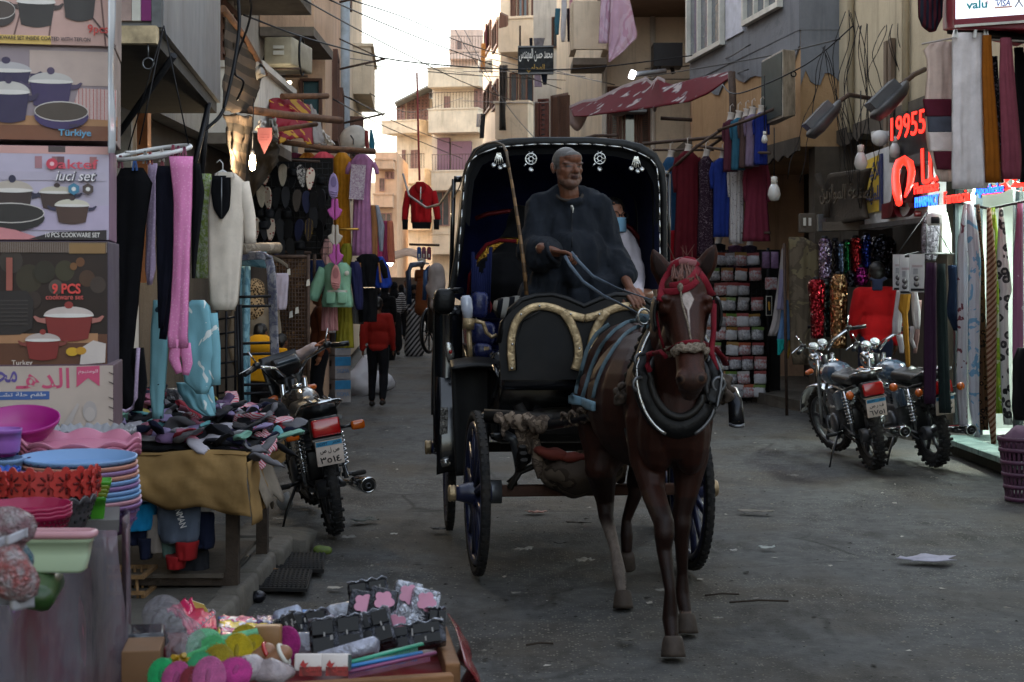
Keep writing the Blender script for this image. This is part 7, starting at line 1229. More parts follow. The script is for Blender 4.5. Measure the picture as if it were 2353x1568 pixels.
hs=thing('horse','chestnut horse with white diamond blaze walking between the carriage shafts','horse',(HX-.05,7.4,0));hb=put(hm,'body',vcol('horse_coat',.5,.25,.35,210,.0,(1,1,.3),.4),hs)
bvh=BVHTree.FromPolygons([v.co+OFF[hs]for v in hm.vertices],[p.vertices[:]for p in hm.polygons])
def on(px,py,off=.006,fb=6.5):
 d=W(px,py,1)-V((0,0,CH));d.normalize();r=bvh.ray_cast(V((0,0,CH)),d)
 if r[0]is None:return W(px,py,fb)
 return r[0]+r[1]*off
HOOF=mat('hoof_horn','#3d332c',.7,var=.35,vs=18,dirt=.4)
for c,s_,pt in hoofs:put(MB().lathe([(0,.0),(.051*s_,.0),(.050*s_,.015),(.044*s_,.06),(.040*s_,.078),(.034*s_,.088),(0,.09)],c,(-14+pt,0,0),18,sy=1.12),'hoof',HOOF,hs)
for px,py in((1519,716),(1637,713)):
 q=MB();p=eye+V(((-.112 if px<1570 else.112),.0,.012));q.ell(p,(.015,.02,.018));put(q,'eye',mat('horse_eye','#050404',.05,var=0,spec=.8),hs)
put(ruffle(MB().tube([H(1.48,0,1.22),H(1.60,.0,1.1),H(1.62,.0,.8),H(1.6,0,.5)],[.04,.07,.07,.03],10).mesh(),.03,14,stretch=(1,1,.2)),'tail',cloth('tail_hair','#2a120b'),hs)
q=MB()
hr=random.Random(6)
for i in range(30):
 x0=hr.uniform(1548,1592);p0=on(x0,hr.uniform(608,630),.012);dx=hr.uniform(-14,16);p1=on(x0+dx*.5,645,.014);p2=on(x0+dx,hr.uniform(640,656),.008);q.tube([p0,p1,p2],[.004,.0045,.0012],4)
for i in range(9):x0=hr.uniform(1550,1600);a=W(x0,604,6.6);q.tube([a,a+V((hr.uniform(-.06,.06),0,hr.uniform(.02,.09)))],[.0022,.0006],4)
put(q,'forelock',mat('forelock_hair','#5a3325',.6,var=.4,vs=60),hs,kind='stuff')
for s_ in(-1,1):
 q=MB();b0,t0=(W(1531,648,6.56),W(1501,580,6.52))if s_<0 else(W(1611,640,6.56),W(1642,568,6.52));q.tube([b0.lerp(t0,k)for k in(.12,.4,.7,.95)],[.018,.026,.018,.004],10,flat=(1,.3),up=(0,1,0));put(q,'inner_ear',mat('inner_ear','#1f0f0a',.9),hs)
br=thing('bridle','red cloth bridle with knotted cream noseband on the horses head','bridle',W(1573,690,6.3));RB=cloth('red_webbing','#6e1a25',var=.25,bump=.5);CRM=pat('nose_wool','blotch','#7d7164','#5c5248',40)
def strap(pts,w,name='strap',m=RB,par=br,off=.009,th=.35,fb=6.5,r=None):
 P=[on(x,y,off,fb)for x,y in pts];PP=[]
 for i in range(len(P)-1):
  n=max(1,int((V(pts[i+1])-V(pts[i])).length/10));PP+=[on(lerp(pts[i][0],pts[i+1][0],k/n),lerp(pts[i][1],pts[i+1][1],k/n),off,fb)for k in range(n)]
 PP.append(P[-1]);PS=[PP[0]]+[(PP[i-1]+PP[i]*2+PP[i+1])/4 for i in range(1,len(PP)-1)]+[PP[-1]]
 q=MB()
 q.tube(PS,w/2,8,flat=(1,th),up=(0,1,0));return put(q,name,m,par)
strap([(1521,655),(1540,660),(1560,658),(1580,650),(1596,636),(1602,618)],.034,'brow_band');strap([(1512,672),(1530,676),(1556,672),(1580,664),(1600,648)],.03,'brow_band');strap([(1602,628),(1616,650),(1628,670),(1638,680)],.034,'crown_strap');strap([(1520,690),(1528,650),(1540,625),(1556,606),(1590,598),(1600,615)],.03,'crown_strap');strap([(1545,612),(1560,604),(1580,604),(1597,610)],.03,'crown_knot',cloth('pink_webbing','#8a5a5c'))
strap([(1538,805),(1560,796),(1585,790),(1610,790),(1628,796)],.028,'nose_band')
for pts in([(1508,690),(1509,730),(1516,770),(1526,800)],[(1640,690),(1641,730),(1638,770),(1630,798)]):put(MB().tube([W(x,y,6.5)for x,y in pts],.013,8,flat=(1,.5)),'cheek_strap',RB,br)
for s_,x0 in((-1,1512),(1,1641)):q=MB();c=W(x0,722,6.50);q.sheet(lambda u,v:c+V((s_*(.012+.01*sin(v*3)),lerp(-.07,.08,u),lerp(.075,-.075,v)*(1-.4*abs(u-.5)))),6,8,.012);put(q,'blinker',LEATH,br)
put(MB().tube([W(1640,700,6.44),W(1640,760,6.4),W(1634,810,6.36),W(1650,850,6.3)],[.014,.012,.014,.004],7),'hanging_strap',RB,br);put(MB().tube([W(1642,800,6.4),W(1660,820,6.5),W(1668,838,6.6)],.015,7,flat=(1,.5)),'hanging_strap',RB,br)
q=MB();q.tube([W(1502,812,6.55),W(1490,815,6.6),(W(1488,840,6.6)),W(1494,855,6.6)],.013,7);q.tube([W(1502,812,6.55),W(1518,808,6.48),W(1530,820,6.42)],.010,7);put(q,'rein_end',RB,br)
mb=MB()
for i in range(34):x=hr.uniform(1538,1622);mb.ell(on(x,803+.06*abs(x-1580)+hr.uniform(-5,7),.014),(hr.uniform(.012,.02),.014,hr.uniform(.01,.018)),None,8,6)
mb.caps(on(1616,805,.016),on(1618,826,.012),.013,.007,7);mb.caps(on(1560,808,.016),on(1556,820,.014),.012,.006,7);put(ruffle(blob(mb,.004,1),.006,60),'nose_knot',CRM,br,kind='stuff')
strap([(1563,648),(1565,672),(1566,690),(1572,715),(1580,745),(1586,775),(1588,792)],.009,'face_cord',CRM,th=1,off=.006);mb=MB();mb.ell(on(1564,662,.012),(.013,.012,.02));put(mb,'cord_knot',CRM,br)
cl_=thing('horse_collar','black padded horse collar with polished metal hames round the neck','horse collar',W(1562,985,6.7));
def cpt(t,k=1.,dy=0):
 x=sin(t);z=cos(t);w=.158*(1-.28*(z>0)*z);return V((.735+w*x*k,6.80-.10*(1-z)*.5+.16*max(0,z)+dy,1.2+(.225 if z>0 else.235)*z*k))
n=56;put(ruffle(MB().tube([cpt(2*pi*i/n)for i in range(n)],.046,12,closed=True,flat=(1,1.1)).mesh(),.006,20),'padding',LEATH,cl_);put(MB().tube([cpt(2*pi*i/n,.80,-.035)for i in range(n)],.018,10,closed=True),'inner_roll',mat('worn_leather','#14110f',.5,var=.4,vs=10),cl_)
for s_ in(-1,1):put(MB().tube([cpt(s_*(.35+2.45*i/24),1.18,-.045)for i in range(25)],.0075,8),'hame',SILV if s_<0 else STEEL,cl_)
for s_ in(-1,1):
 for t in(1.35,1.75):c=cpt(s_*t,1.12,-.04);put(MB().torus(c,.03,.008,(90,0,20),16,6),'hame_ring',STEEL,cl_)
q=MB();p=W(1480,728,7.0);q.torus(p,.035,.006,(90,0,30),18,6);put(q,'rein_ring',SILV,cl_)
pd=thing('harness_straps','pale blue webbing straps and padded girth over the horses flank','harness',W(1340,940,7.7));BW=cloth('faded_blue_webbing','#586a72',var=.3,bump=.6)
for pts,w in(([(1494,742),(1470,738),(1440,744),(1410,765),(1382,800),(1362,845),(1348,890),(1340,915)],.022),([(1492,752),(1468,752),(1440,768),(1415,800),(1390,840),(1374,880),(1366,915)],.02),([(1400,745),(1372,765),(1350,800),(1336,850),(1326,905)],.02)):strap(pts,w,'webbing',BW,pd,.008,.4,7.5)
put(MB().sheet(lambda u,v:on(lerp(1316,1372,u),lerp(906,926,v)+u*18,.016,7.7),10,4,.018),'girth_pad',cloth('sky_blue_pad','#6f8c9c',var=.2),pd);put(ruffle(MB().rbox(W(1490,735,7.12),(.12,.14,.05),.02,(0,10,0)).mesh(),.02,20),'saddle_knot',BW,pd)
rp=[]
for i in range(30):t=i/29;x=lerp(1494,1425,t**.9);y=lerp(742,925,t);rp.append(W(x,y,lerp(6.95,7.2,t))+V((.012*sin(i*1.9),.012*cos(i*1.9),0)))
q=MB();q.tube(rp,.016,7);q.tube([p+V((-.012*sin(i*1.9)*2,-.01,.004))for i,p in enumerate(rp)],.013,7);tag(put(ruffle(q.mesh(),.006,50),'plaited_rope',mat('black_rope','#1d1a18',.9,var=.5,vs=30)),'thick plaited black rope from the collar top down to the shaft','rope');
mb=MB();[mb.ell(W(hr.uniform(1425,1465),hr.uniform(880,925),hr.uniform(7.0,7.15)),hr.uniform(.02,.04))for i in range(16)];[mb.ell(W(hr.uniform(1650,1675),hr.uniform(870,915),hr.uniform(6.9,7.0)),hr.uniform(.02,.035))for i in range(10)]
tag(put(ruffle(blob(mb,.008,1),.02,30),'rope_knot',mat('brown_rope','#3f352d',.9,var=.5,vs=30)),'frayed brown rope knots tying collar to both shafts','rope',None,'stuff')
q=MB();q.tube([W(1470,985,7.0),W(1462,1040,7.0),W(1452,1060,7.05),(W(1445,1000,7.1)),W(1440,960,7.1)],.008,6);q.tube([W(1440,985,7.1),W(1452,1040,7.0),W(1460,1085,6.95)],.014,6,flat=(1,.4));solo(q,'trace_strap',LEATH,'loose leather strap dangling under the left shaft end','strap')
q=MB();RW=cloth('grey_blue_rein','#5f6b78',var=.25,bump=.5)
for pts,lb in(([(1298,588,8.33),(1310,610,8.28),(1340,648,8.15),(1390,682,7.85),(1440,706,7.5),(1484,730,7.02)],'lower grey blue rein from the drivers hand to the collar ring'),([(1312,580,8.33),(1330,602,8.28),(1362,635,8.15),(1420,664,7.8),(1460,677,7.4),(1512,694,6.62)],'upper grey blue rein from the drivers hand to the bridle')):
 solo(MB().tube([W(*p)for p in pts],.0095,8,flat=(1,.3),up=(0,1,.2)),'rein',RW,lb,'rein','reins of the carriage horse')
# ================================================================== PEOPLE
def fist(mb,c,fwd,up,s=1.,curl=1.5,side=1):
 """a hand: palm, four unequal fingers with knuckle bends, a thumb from the side of the palm"""
 f=V(fwd).normalized();u=V(up);u=(u-f*u.dot(f)).normalized();r=f.cross(u)*side;c=V(c)
 mb.ell(c+f*.03*s,(.001,.001,.001))if False else None
 for i in range(4):mb.caps(c+r*(-.028+.019*i)*s,c+f*.072*s+r*(-.031+.021*i)*s,.0125*s,.0115*s,8)
 for i,ln in enumerate((.8,.95,1.,.88)):
  p=c+f*.078*s+r*(-.032+.0215*i)*s;d=f.copy();a=0
  for seg,rr in((.036,.0102),(.026,.0092),(.020,.0082)):
   a+=curl*(.25 if seg==.036 else.62)*.85;d=f*cos(a)-u*sin(a);e=p+d*seg*ln*s;mb.caps(p,e,rr*s,rr*.92*s,7);p=e
 p=c+f*.018*s+r*.034*s;e=p+(f*.6+r*.7-u*.35).normalized()*.036*s;mb.caps(p,e,.0135*s,.0115*s,7);mb.caps(e,e+(f*.9-u*.45+r*.0).normalized()*.034*s,.0115*s,.009*s,7)
SKIN_D='#4a2c20'
# ---- the driver
dr=thing('person','elderly driver with grey stubble in dark robe sitting on the carriage box holding reins','person',W(1310,690,8.75))
ZD=8.72;hc=W(1303,385,ZD);mb=MB();tx=.016
mb.ell(hc+V((0,.02,.032)),(.080,.098,.086),None,18,12);mb.ell(hc+V((.004,-.02,-.03)),(.074,.077,.085));mb.ell(hc+V((.008,-.042,-.082)),(.055,.046,.045));mb.ell(hc+V((.008,-.068,-.092)),(.032,.022,.026))
mb.ell(hc+V((-.030+tx*.6,-.070,.018)),(.030,.016,.010),(0,6,0));mb.ell(hc+V((.040+tx*.6,-.066,.018)),(.027,.016,.010),(0,-6,0));mb.ell(hc+V((tx,-.060,.05)),(.055,.035,.04))
mb.caps(hc+V((tx,-.080,.012)),hc+V((tx+.004,-.108,-.028)),.009,.0155,10);mb.ell(hc+V((tx-.012,-.094,-.032)),(.010,.012,.009));mb.ell(hc+V((tx+.018,-.092,-.032)),(.010,.012,.009))
for s_ in(-1,1):mb.ell(hc+V((s_*.044+tx*.5,-.056,-.020)),(.024,.022,.018));mb.ell(hc+V((s_*.047+tx*.3,-.036,-.065)),(.025,.03,.03))
mb.ell(hc+V((tx,-.088,-.055)),(.024,.014,.008));mb.ell(hc+V((tx,-.088,-.067)),(.020,.013,.006));mb.ell(hc+V((tx,-.08,-.045)),(.03,.014,.012))
for s_ in(-1,1):mb.ell(hc+V((s_*.080+(-.003 if s_<0 else.0),.012 if s_<0 else.02,-.006)),(.012,.022,.034),(0,s_*10,s_*25))
HR=M.Translation(hc)@M.Rotation(radians(17),4,'Z')@M.Translation(-hc);HRi=M.Rotation(radians(-17),3,'Z');mb.xf(HR)
nb=W(1308,449,ZD+.02);mb.caps(hc+V((0,.03,-.06)),nb+V((0,.02,.0)),.056,.062,14);mb.ell(nb+V((0,.02,-.035)),(.072,.06,.05))
hd=W(1297,581,8.38);mb.caps(W(1245,572,8.45),hd+V((-.04,.02,.0)),.036,.026,10);fist(mb,hd+V((-.045,.02,.005)),(.85,-.45,-.12),(.15,.1,1),1.02,1.55,-1)
h2=W(1448,664,8.52);mb.caps(W(1428,620,8.66),h2,.034,.026,10);fist(mb,h2+V((-.005,-.01,-.008)),(.30,-.75,-.45),(-.2,-.3,1),1.0,.55,1)
for a,b,c in((nb,W(1246,474,8.78),W(1222,580,8.70)),(nb,W(1368,476,8.80),W(1404,585,8.84))):mb.caps(a+V((0,.02,-.04)),b,.045,.04,8);mb.caps(b,c,.04,.036,8);mb.caps(c,W(1250,574,8.47)if c.x<a.x else W(1428,620,8.66),.036,.034,8)
me=blob(mb,.0042,3,.5)
def face(co,n):
 q=HRi@(co-hc);k=.86+.22*noise.noise(co*38)+.10*noise.noise(co*90);c=V(lin('#693f2a'))*k
 if q.length<.2:
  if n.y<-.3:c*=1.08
  hl=.056+.25*max(0,-q.y-.05)
  hair=0
  if q.z>hl or(q.y>-.012 and q.z>-.012+q.y*.1):hair=1
  if q.y>.0 and q.z>-.07 and q.y>.035:hair=1
  if abs(q.x)>.06 and q.z>-.012 and q.y<.03:hair=1
  if hair and n.z>-.5 and abs(q.x)<.081:c=V(lin('#5c5855'))*(.7+.5*abs(noise.noise(co*140)));
  bd=(q.z<-.070 and q.z>-.13 and q.y<.0)or(abs(q.x-tx)<.036 and-.07<q.z<-.038 and q.y<-.07)or(abs(q.x)>.05 and q.z<-.02 and q.z>-.11 and-.03<q.y<.02)
  lips=abs(q.x-tx)<.023 and-.072<q.z<-.048 and q.y<-.08
  if bd and not lips:c=c.lerp(V(lin('#6b6560')),.5*(.3+1.1*abs(noise.noise(co*160))))
  if lips:c=c.lerp(V(lin('#3f2020')),.7)
  if lips and abs(q.z+.061)<.0035:c=V(lin('#1a0c0a'))
  for ex in(-.030,.036):
   d=((q.x-ex-tx*.6)/.016)**2+((q.z-.0)/.005)**2
   if q.y<-.045 and d<1:c=V(lin('#190f0b'))
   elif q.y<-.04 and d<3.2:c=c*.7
   if q.y<-.05 and abs(q.x-ex-tx*.6)<.028 and.013<q.z<.022:c=c.lerp(V(lin('#3f3936')),.55)
  for zz in(.052,.064,.078):
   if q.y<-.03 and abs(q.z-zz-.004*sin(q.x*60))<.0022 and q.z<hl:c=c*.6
  for s_ in(-1,1):
   dx=abs((q.x-tx)*s_-(.024+(-.03-q.z)*.55))
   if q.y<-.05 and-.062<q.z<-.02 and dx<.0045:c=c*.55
 return c
paint(me,face);put(me,'body',vcol('skin_driver',.5,.35,.15,200,.05,var=.15),dr)
for ex in(-.030,.036):put(MB().ell(hc+V((ex+tx*.6,-.0675,-.001)),(.011,.008,.0035)).xf(HR),'eye',mat('eye_dark','#1a1412',.3,var=0),dr)
ROBE=cloth('charcoal_robe','#20242b',var=.35,streak=.5,bump=.6);mb=MB()
sh_l,sh_r=W(1246,474,8.78),W(1368,476,8.80);ch=W(1310,520,8.76);be=W(1318,600,8.72);hp=W(1312,660,8.84)
mb.ell(ch+V((0,.03,-.02)),(.205,.135,.17));mb.ell(be+V((0,.02,0)),(.235,.165,.21));mb.ell(hp,(.27,.19,.16));mb.caps(sh_l+V((.02,0,-.02)),sh_r+V((-.02,0,-.02)),.075,.075,14);mb.caps(nb+V((-.075,.035,.02)),sh_l,.05,.082,12);mb.caps(nb+V((.075,.035,.02)),sh_r,.05,.082,12);mb.ell(nb+V((0,.06,.01)),(.09,.06,.05));mb.torus(W(1309,451,8.755),.080,.022,(36,0,0),24,8,sy=.9)
el=W(1222,580,8.70);mb.caps(sh_l,el,.088,.085,14);mb.caps(el,W(1268,580,8.46),.088,.072,14);mb.caps(W(1240,600,8.55),W(1268,598,8.46),.07,.06,12)
er=W(1404,585,8.84);mb.caps(sh_r,er,.090,.085,14);mb.caps(er,W(1436,636,8.62),.085,.06,14)
kl,kr=W(1258,640,8.66),W(1392,656,8.66);mb.caps(hp+V((-.12,0,0)),kl+V((0,.02,-.02)),.13,.095,14);mb.caps(hp+V((.12,0,-.01)),kr+V((0,.02,-.02)),.13,.095,14);mb.caps(hp+V((0,-.05,-.06)),W(1325,690,8.72),.15,.12,14)
mb.caps(kl,W(1252,735,8.68),.098,.10,14);mb.caps(kr,W(1400,740,8.68),.098,.10,14);mb.caps(W(1325,700,8.72),W(1325,750,8.72),.13,.13,14);mb.caps(hp+V((-.2,.02,-.03)),W(1222,690,8.62),.09,.08)
me=blob(mb,.011,4,.5)
def robefold(v):
 z=v.z;return.5+.5*min(1,max(0,(1.95-z)/.3))
ruffle(me,.03,6,1,(1,1,.5),robefold);ruffle(me,.022,13,2,(1.3,1.3,.35));ruffle(me,.006,34,4,(1.2,1.2,.5))
put(me,'robe',ROBE,dr)
put(MB().torus(W(1309,450,8.745)+V((0,.0,.006)),.074,.010,(38,0,0),28,8,sy=.85),'robe_collar',cloth('robe_collar','#3a3430',var=.2),dr)
def rb(px,py,o=.004):
 b=RBV.ray_cast(V((0,0,CH)),(W(px,py,1)-V((0,0,CH))).normalized());return b[0]+b[1]*o if b[0]else W(px,py,8.6)
RBV=BVHTree.FromPolygons([v.co+OFF[dr]for v in me.vertices],[p.vertices[:]for p in me.polygons])
put(MB().tube([rb(1314,y)for y in(472,485,505,525,550,570)],.0035,5),'placket_seam',BLK,dr);put(MB().tube([rb(1313,471,.006),rb(1315,480,.004),rb(1316,490,.002)],[.006,.009,.002],6,flat=(1,.4),up=(0,1,0)),'white_undershirt',FRAMEW,dr)
q=MB();c=W(1271,581,8.44);q.torus(c,.064,.012,(0,65,-25),22,8,sx=.9);put(q,'cuff',ROBE,dr)
q=MB();q.tube([W(1210,678,8.5),W(1204,610,8.5),W(1192,520,8.52),W(1178,430,8.56),W(1166,365,8.6),W(1163,345,8.6)],[.012,.0115,.010,.0085,.0075,.007],8);w_=thing('whip','long bamboo carriage whip leaning up past the hood with looped lash','whip',W(1210,680,8.5));put(q,'stock',pat('bamboo_cane','stripe','#7a5c3c','#4f3a26',3,rot=0,rough=.5),w_)
put(MB().tube([W(1168,385,8.58),W(1164,350,8.6),W(1156,334,8.65),W(1140,327,8.7),W(1118,330,8.85),W(1095,345,9.0),W(1070,385,9.1),W(1056,430,9.2),W(1040,460,9.3)],[.011,.010,.008,.007,.006,.005,.005,.004,.003],7),'lash',mat('lash_leather','#5f5347',.7,var=.3),w_)
# ---- passengers
def headmesh(mb,c,s=1.,yaw=0):
 r_=M.Rotation(radians(yaw),3,'Z');k0=len(mb.v)
 mb.ell((0,.02,.03),(.076,.096,.088));mb.ell((0,-.02,-.03),(.066,.07,.082));mb.ell((0,-.045,-.085),(.043,.038,.036));mb.caps((0,-.075,.01),(0,-.100,-.028),.008,.0135,8)
 for x in(-1,1):mb.ell((x*.077,.012,-.008),(.011,.02,.03));mb.ell((x*.038,-.06,-.02),(.024,.02,.018));mb.ell((x*.03,-.07,.02),(.024,.012,.008))
 mb.ell((0,-.082,-.06),(.022,.012,.011));mb.v[k0:]=[tuple(r_@(V(p)*s)+V(c))for p in mb.v[k0:]]
pm_=thing('person','passenger with round glasses and pale blue mask in white shirt inside the hood','person',W(1420,690,9.75));c=W(1408,497,9.78);mb=MB();headmesh(mb,c,1.0,28);mb.caps(c+V((.0,.03,-.05)),c+V((.0,.05,-.17)),.052,.055);mb.ell(c+V((.02,.06,-.25)),(.16,.10,.10));mb.caps(c+V((.02,.06,-.22)),c+V((.02,.05,-.62)),.13,.14);hnd=W(1462,672,9.35);mb.caps(c+V((.22,-.1,-.5)),hnd,.035,.028);fist(mb,hnd,(.2,-.8,-.4),(0,0,1),1,.8);put(paint(blob(mb,.0065,3),lambda co,n:V(lin('#a1705a'))*(.9+.2*noise.noise(co*40))),'body',vcol('skin_light',.5,.35,.1,150,var=.1),pm_)
mb=MB();mb.ell(c+V((0,.028,.042)),(.083,.098,.086));mb.ell(c+V((0,.06,-.01)),(.078,.07,.09));hm_=blob(mb,.009,2);put(ruffle(hm_,.006,40),'hair',mat('black_hair','#100d0c',.5,var=.4),pm_)
r28=M.Rotation(radians(28),3,'Z');put(MB().sheet(lambda u,v:c+r28@V((lerp(-.062,.062,u),-.062-.052*sin(u*pi)*(1-.3*v),lerp(-.012,-.105,v))),12,8,.004),'face_mask',cloth('mask_blue','#7fa9c4',var=.06),pm_);q=MB();[q.torus(c+r28@V((x,-.094,.0)),.024,.0028,Euler((pi/2,0,radians(28))).to_matrix(),20,5)for x in(-.032,.032)];q.tube([c+r28@V((-.01,-.1,.004)),c+r28@V((.01,-.1,.004))],.002,4);[q.tube([c+r28@V((x*.056,-.092,.004)),c+r28@V((x*.08,.01,.0))],.002,4)for x in(-1,1)];put(q,'glasses',BLK,pm_)
mb=MB();mb.caps(W(1375,575,9.85),W(1440,575,9.85),.09,.085);mb.caps(W(1405,580,9.85),W(1405,690,9.8),.19,.2);mb.caps(W(1446,575,9.8),W(1462,640,9.72),.075,.065);mb.caps(W(1462,640,9.72),W(1462,668,9.42),.062,.045);put(ruffle(blob(mb,.014,3),.012,12,3),'white_shirt',cloth('white_shirt','#b5adb3'),pm_)
pb=thing('person','passenger wrapped in a black robe sitting left of the driver','person',W(1160,690,9.7));mb=MB();mb.ell(W(1196,520,9.95),(.07,.09,.11));mb.caps(W(1196,535,9.95),W(1180,590,9.85),.06,.1);put(blob(mb,.012,2),'body',mat('skin_olive','#6e4632',.6),pb)
mb=MB();mb.ell(W(1196,518,9.95)+V((0,.012,.012)),(.088,.10,.118));mb.caps(W(1196,545,9.92),W(1165,620,9.8),.12,.17);mb.ell(W(1155,650,9.7),(.2,.22,.2));mb.caps(W(1150,600,9.8),W(1135,655,9.6),.09,.08);put(ruffle(blob(mb,.016,3),.02,8,2),'robe',cloth('black_robe','#0b0b0d',var=.3),pb)
# ---- people in the street
def person(label,foot,h,yaw,top,bottom,skin='#5f3d2c',hair='#100d0c',walk=.0,headwear=None,long=0,arm=(0,0),shoes='#141416',parts=(),lean=0,vox=.017,sit=0):
 k=h/1.75;foot=V(foot);t=thing('person',label,'person',foot);A=M.Translation(foot)@M.Rotation(radians(yaw),4,'Z')@M.Scale(k,4)
 def w(*p):return V(p)
 hipz=.93;w1=walk
 J=dict(hip=[w(s*.09,0,hipz)for s in(-1,1)],kn=[w(s*.10,-.05-s*w1*.16,.50)for s in(-1,1)],an=[w(s*.10,.03-s*w1*.30+(.05 if w1 else 0),.09+(.03 if s*w1<0 else 0))for s in(-1,1)])
 J['sh']=[w(s*.185,.0,1.42)for s in(-1,1)];J['el']=[w(s*(.235+.02*a),.03-.12*a+s*w1*.10,1.13)for s,a in((-1,arm[0]),(1,arm[1]))];J['wr']=[w(s*(.235-.10*a),-.02-.26*a+s*w1*.18,.90+.22*a)for s,a in((-1,arm[0]),(1,arm[1]))]
 hc_=w(0,-.01,1.625)
 body=MB();headmesh(body,hc_,1.0,0);body.caps((0,.015,1.58),(0,.015,1.45),.052,.058);body.ell((0,0,1.30),(.14,.07,.16));body.ell((0,.01,1.0),(.13,.075,.14));body.ell((0,0,1.15),(.12,.06,.2))
 for i,s in enumerate((-1,1)):
  body.caps(J['hip'][i],J['kn'][i],.07,.05);body.caps(J['kn'][i],J['an'][i],.05,.035);body.caps((0,0,1.40),J['sh'][i],.06,.05);body.caps(J['sh'][i],J['el'][i],.045,.036);body.caps(J['el'][i],J['wr'][i],.036,.026)
  d=(J['wr'][i]-J['el'][i]).normalized();p=J['wr'][i];body.caps(p,p+d*.06,.03,.03,8,flat=(1,.7));
  for f in range(4):body.caps(p+d*.06+V((0,-.02+.013*f,0)),p+d*(.12+.01*(f in(1,2)))+V((s*-.012,-.024+.015*f-.012,0)),.009,.0075,6)
  body.caps(p+d*.02+V((0,-.025,0)),p+d*.065+V((s*-.01,-.045,0)),.010,.008,6)
  body.caps(J['an'][i],J['an'][i]+V((0,-.05,-.05)),.035,.035);body.caps(J['an'][i]+V((0,-.03,-.055)),J['an'][i]+V((0,-.13,-.062)),.032,.026)
 body.xf(A);put(paint(blob(body,.012*k+.002,2),lambda co,n:V(lin(skin))*(.9+.2*noise.noise(co*30))),'body',vcol('skin_street',.55,.3,.1,100,var=.12),t)
 cl=MB()
 cl.caps((0,.0,1.36),(0,.0,1.0),.165,.16,14,flat=(1,.72),up=(0,1,0))if False else None
 cl.ell((0,.0,1.30),(.195,.125,.17));cl.ell((0,.0,1.08),(.185,.125,.19));cl.ell((0,0,.94),(.18,.125,.10));cl.ell((0,.015,1.44),(.10,.075,.06))
 for i in(0,1):cl.caps((0,0,1.40),J['sh'][i],.085,.075);cl.caps(J['sh'][i],J['el'][i],.075,.062);cl.caps(J['el'][i],lerp(J['el'][i],J['wr'][i],.95),.06,.045)
 if long==1:cl.caps((0,0,.95),(0,0,.25),.19,.24,16);cl.caps((0,0,.3),(0,0,.12),.24,.26,16)
 cl.xf(A);m_=blob(cl,vox*k,3);ruffle(m_,.014*k,7/k,hash(label)%50,(1,1,.6));put(m_,'dress' if long==1 else 'top',top,t)
 if long!=1:
  pn=MB();pn.ell((0,0,.93),(.165,.115,.12))
  for i in(0,1):pn.caps(J['hip'][i]+V((0,0,-.02)),J['kn'][i],.10,.078);pn.caps(J['kn'][i],lerp(J['an'][i],J['kn'][i],.08),.076,.058)
  if long==2:pn.caps((0,0,.95),(0,0,.25),.17,.2,16)
  pn.xf(A);m_=blob(pn,vox*k,3);ruffle(m_,.012*k,8/k,3,(1,1,.5));put(m_,'trousers',bottom,t)
 hr_=MB()
 if headwear:hr_.ell(hc_+V((0,.022,.02)),(.097,.115,.118));hr_.caps(hc_+V((0,.04,-.05)),hc_+V((0,.05,-.19)),.085,.125);hr_.ell((0,.0,1.42),(.16,.12,.07));hr_.ell(hc_+V((0,-.05,-.12)),(.055,.05,.04))
 else:hr_.ell(hc_+V((0,.03,.036)),(.085,.10,.09));hr_.ell(hc_+V((0,.06,-.01)),(.078,.068,.085))
 hr_.xf(A);m_=blob(hr_,.012*k,2);ruffle(m_,.006,30);put(m_,'headscarf' if headwear else 'hair',headwear or mat('hair_'+hair[1:],hair,.5,var=.4),t)
 for i in(0,1):sh=MB();a=J['an'][i];sh.caps(a+V((0,.02,-.055)),a+V((0,-.15,-.062)),.046,.04,10);sh.xf(A);put(blob(sh,.012*k,1),'shoe',mat('shoe_'+shoes[1:],shoes,.6),t)
 return t,A
t,A=person('boy in brick red sweater and black trousers walking away up the street',G(868,933),1.42,176,cloth('brick_sweater','#7a1a14',var=.15),cloth('black_twill','#0f0f12'),walk=.35,shoes='#1a1512')
person('woman in black headscarf and white striped top walking away',G(905,818),1.62,186,pat('white_stripe_top','stripe','#17171a','#a8a3a3',7),cloth('black_twill','#0f0f12'),headwear=cloth('black_scarf','#0c0c0f'),walk=.2,arm=(.6,.2),long=2)
person('woman in black headscarf and zebra patterned long dress facing the camera',G(952,816),1.56,8,pat('zebra_dress','stripe','#8f8b8b','#131315',4,rot=.9),None,headwear=cloth('black_scarf','#0c0c0f'),long=1,arm=(1,1))
person('figure in black robe standing under the black tops at the far left stalls',G(885,826),1.55,170,cloth('black_robe','#0b0b0d',var=.3),None,headwear=cloth('black_scarf','#0c0c0f'),long=1)
t,A=person('woman in leopard headscarf and beige coat behind the draped frame',G(588,1040),1.63,165,cloth('beige_coat','#7d7263',streak=.2),None,headwear=pat('leopard_scarf','leopard','#9d8464','#17120f',48,'#5a4028'),long=1)
t,A=person('child in black jacket with yellow hood and lettered yellow back panel',G(600,1060),1.24,160,BLKC,cloth('black_twill','#0f0f12'),arm=(.6,.3));YEL=cloth('yellow_fleece','#a87a14')
p=W(598,808,13.0);put(ruffle(MB().ell(W(598,795,12.9),(.15,.11,.1)).mesh(),.02,14),'hood',YEL,t);put(MB().rbox(W(603,845,12.82),(.22,.03,.24),.012,(0,4,0)),'yellow_panel',YEL,t);text('croc',W(603,840,12.80),(1,0,-.05),(.05,0,1),.05,BLK,t,ext=.002,w=.15,off=.02)
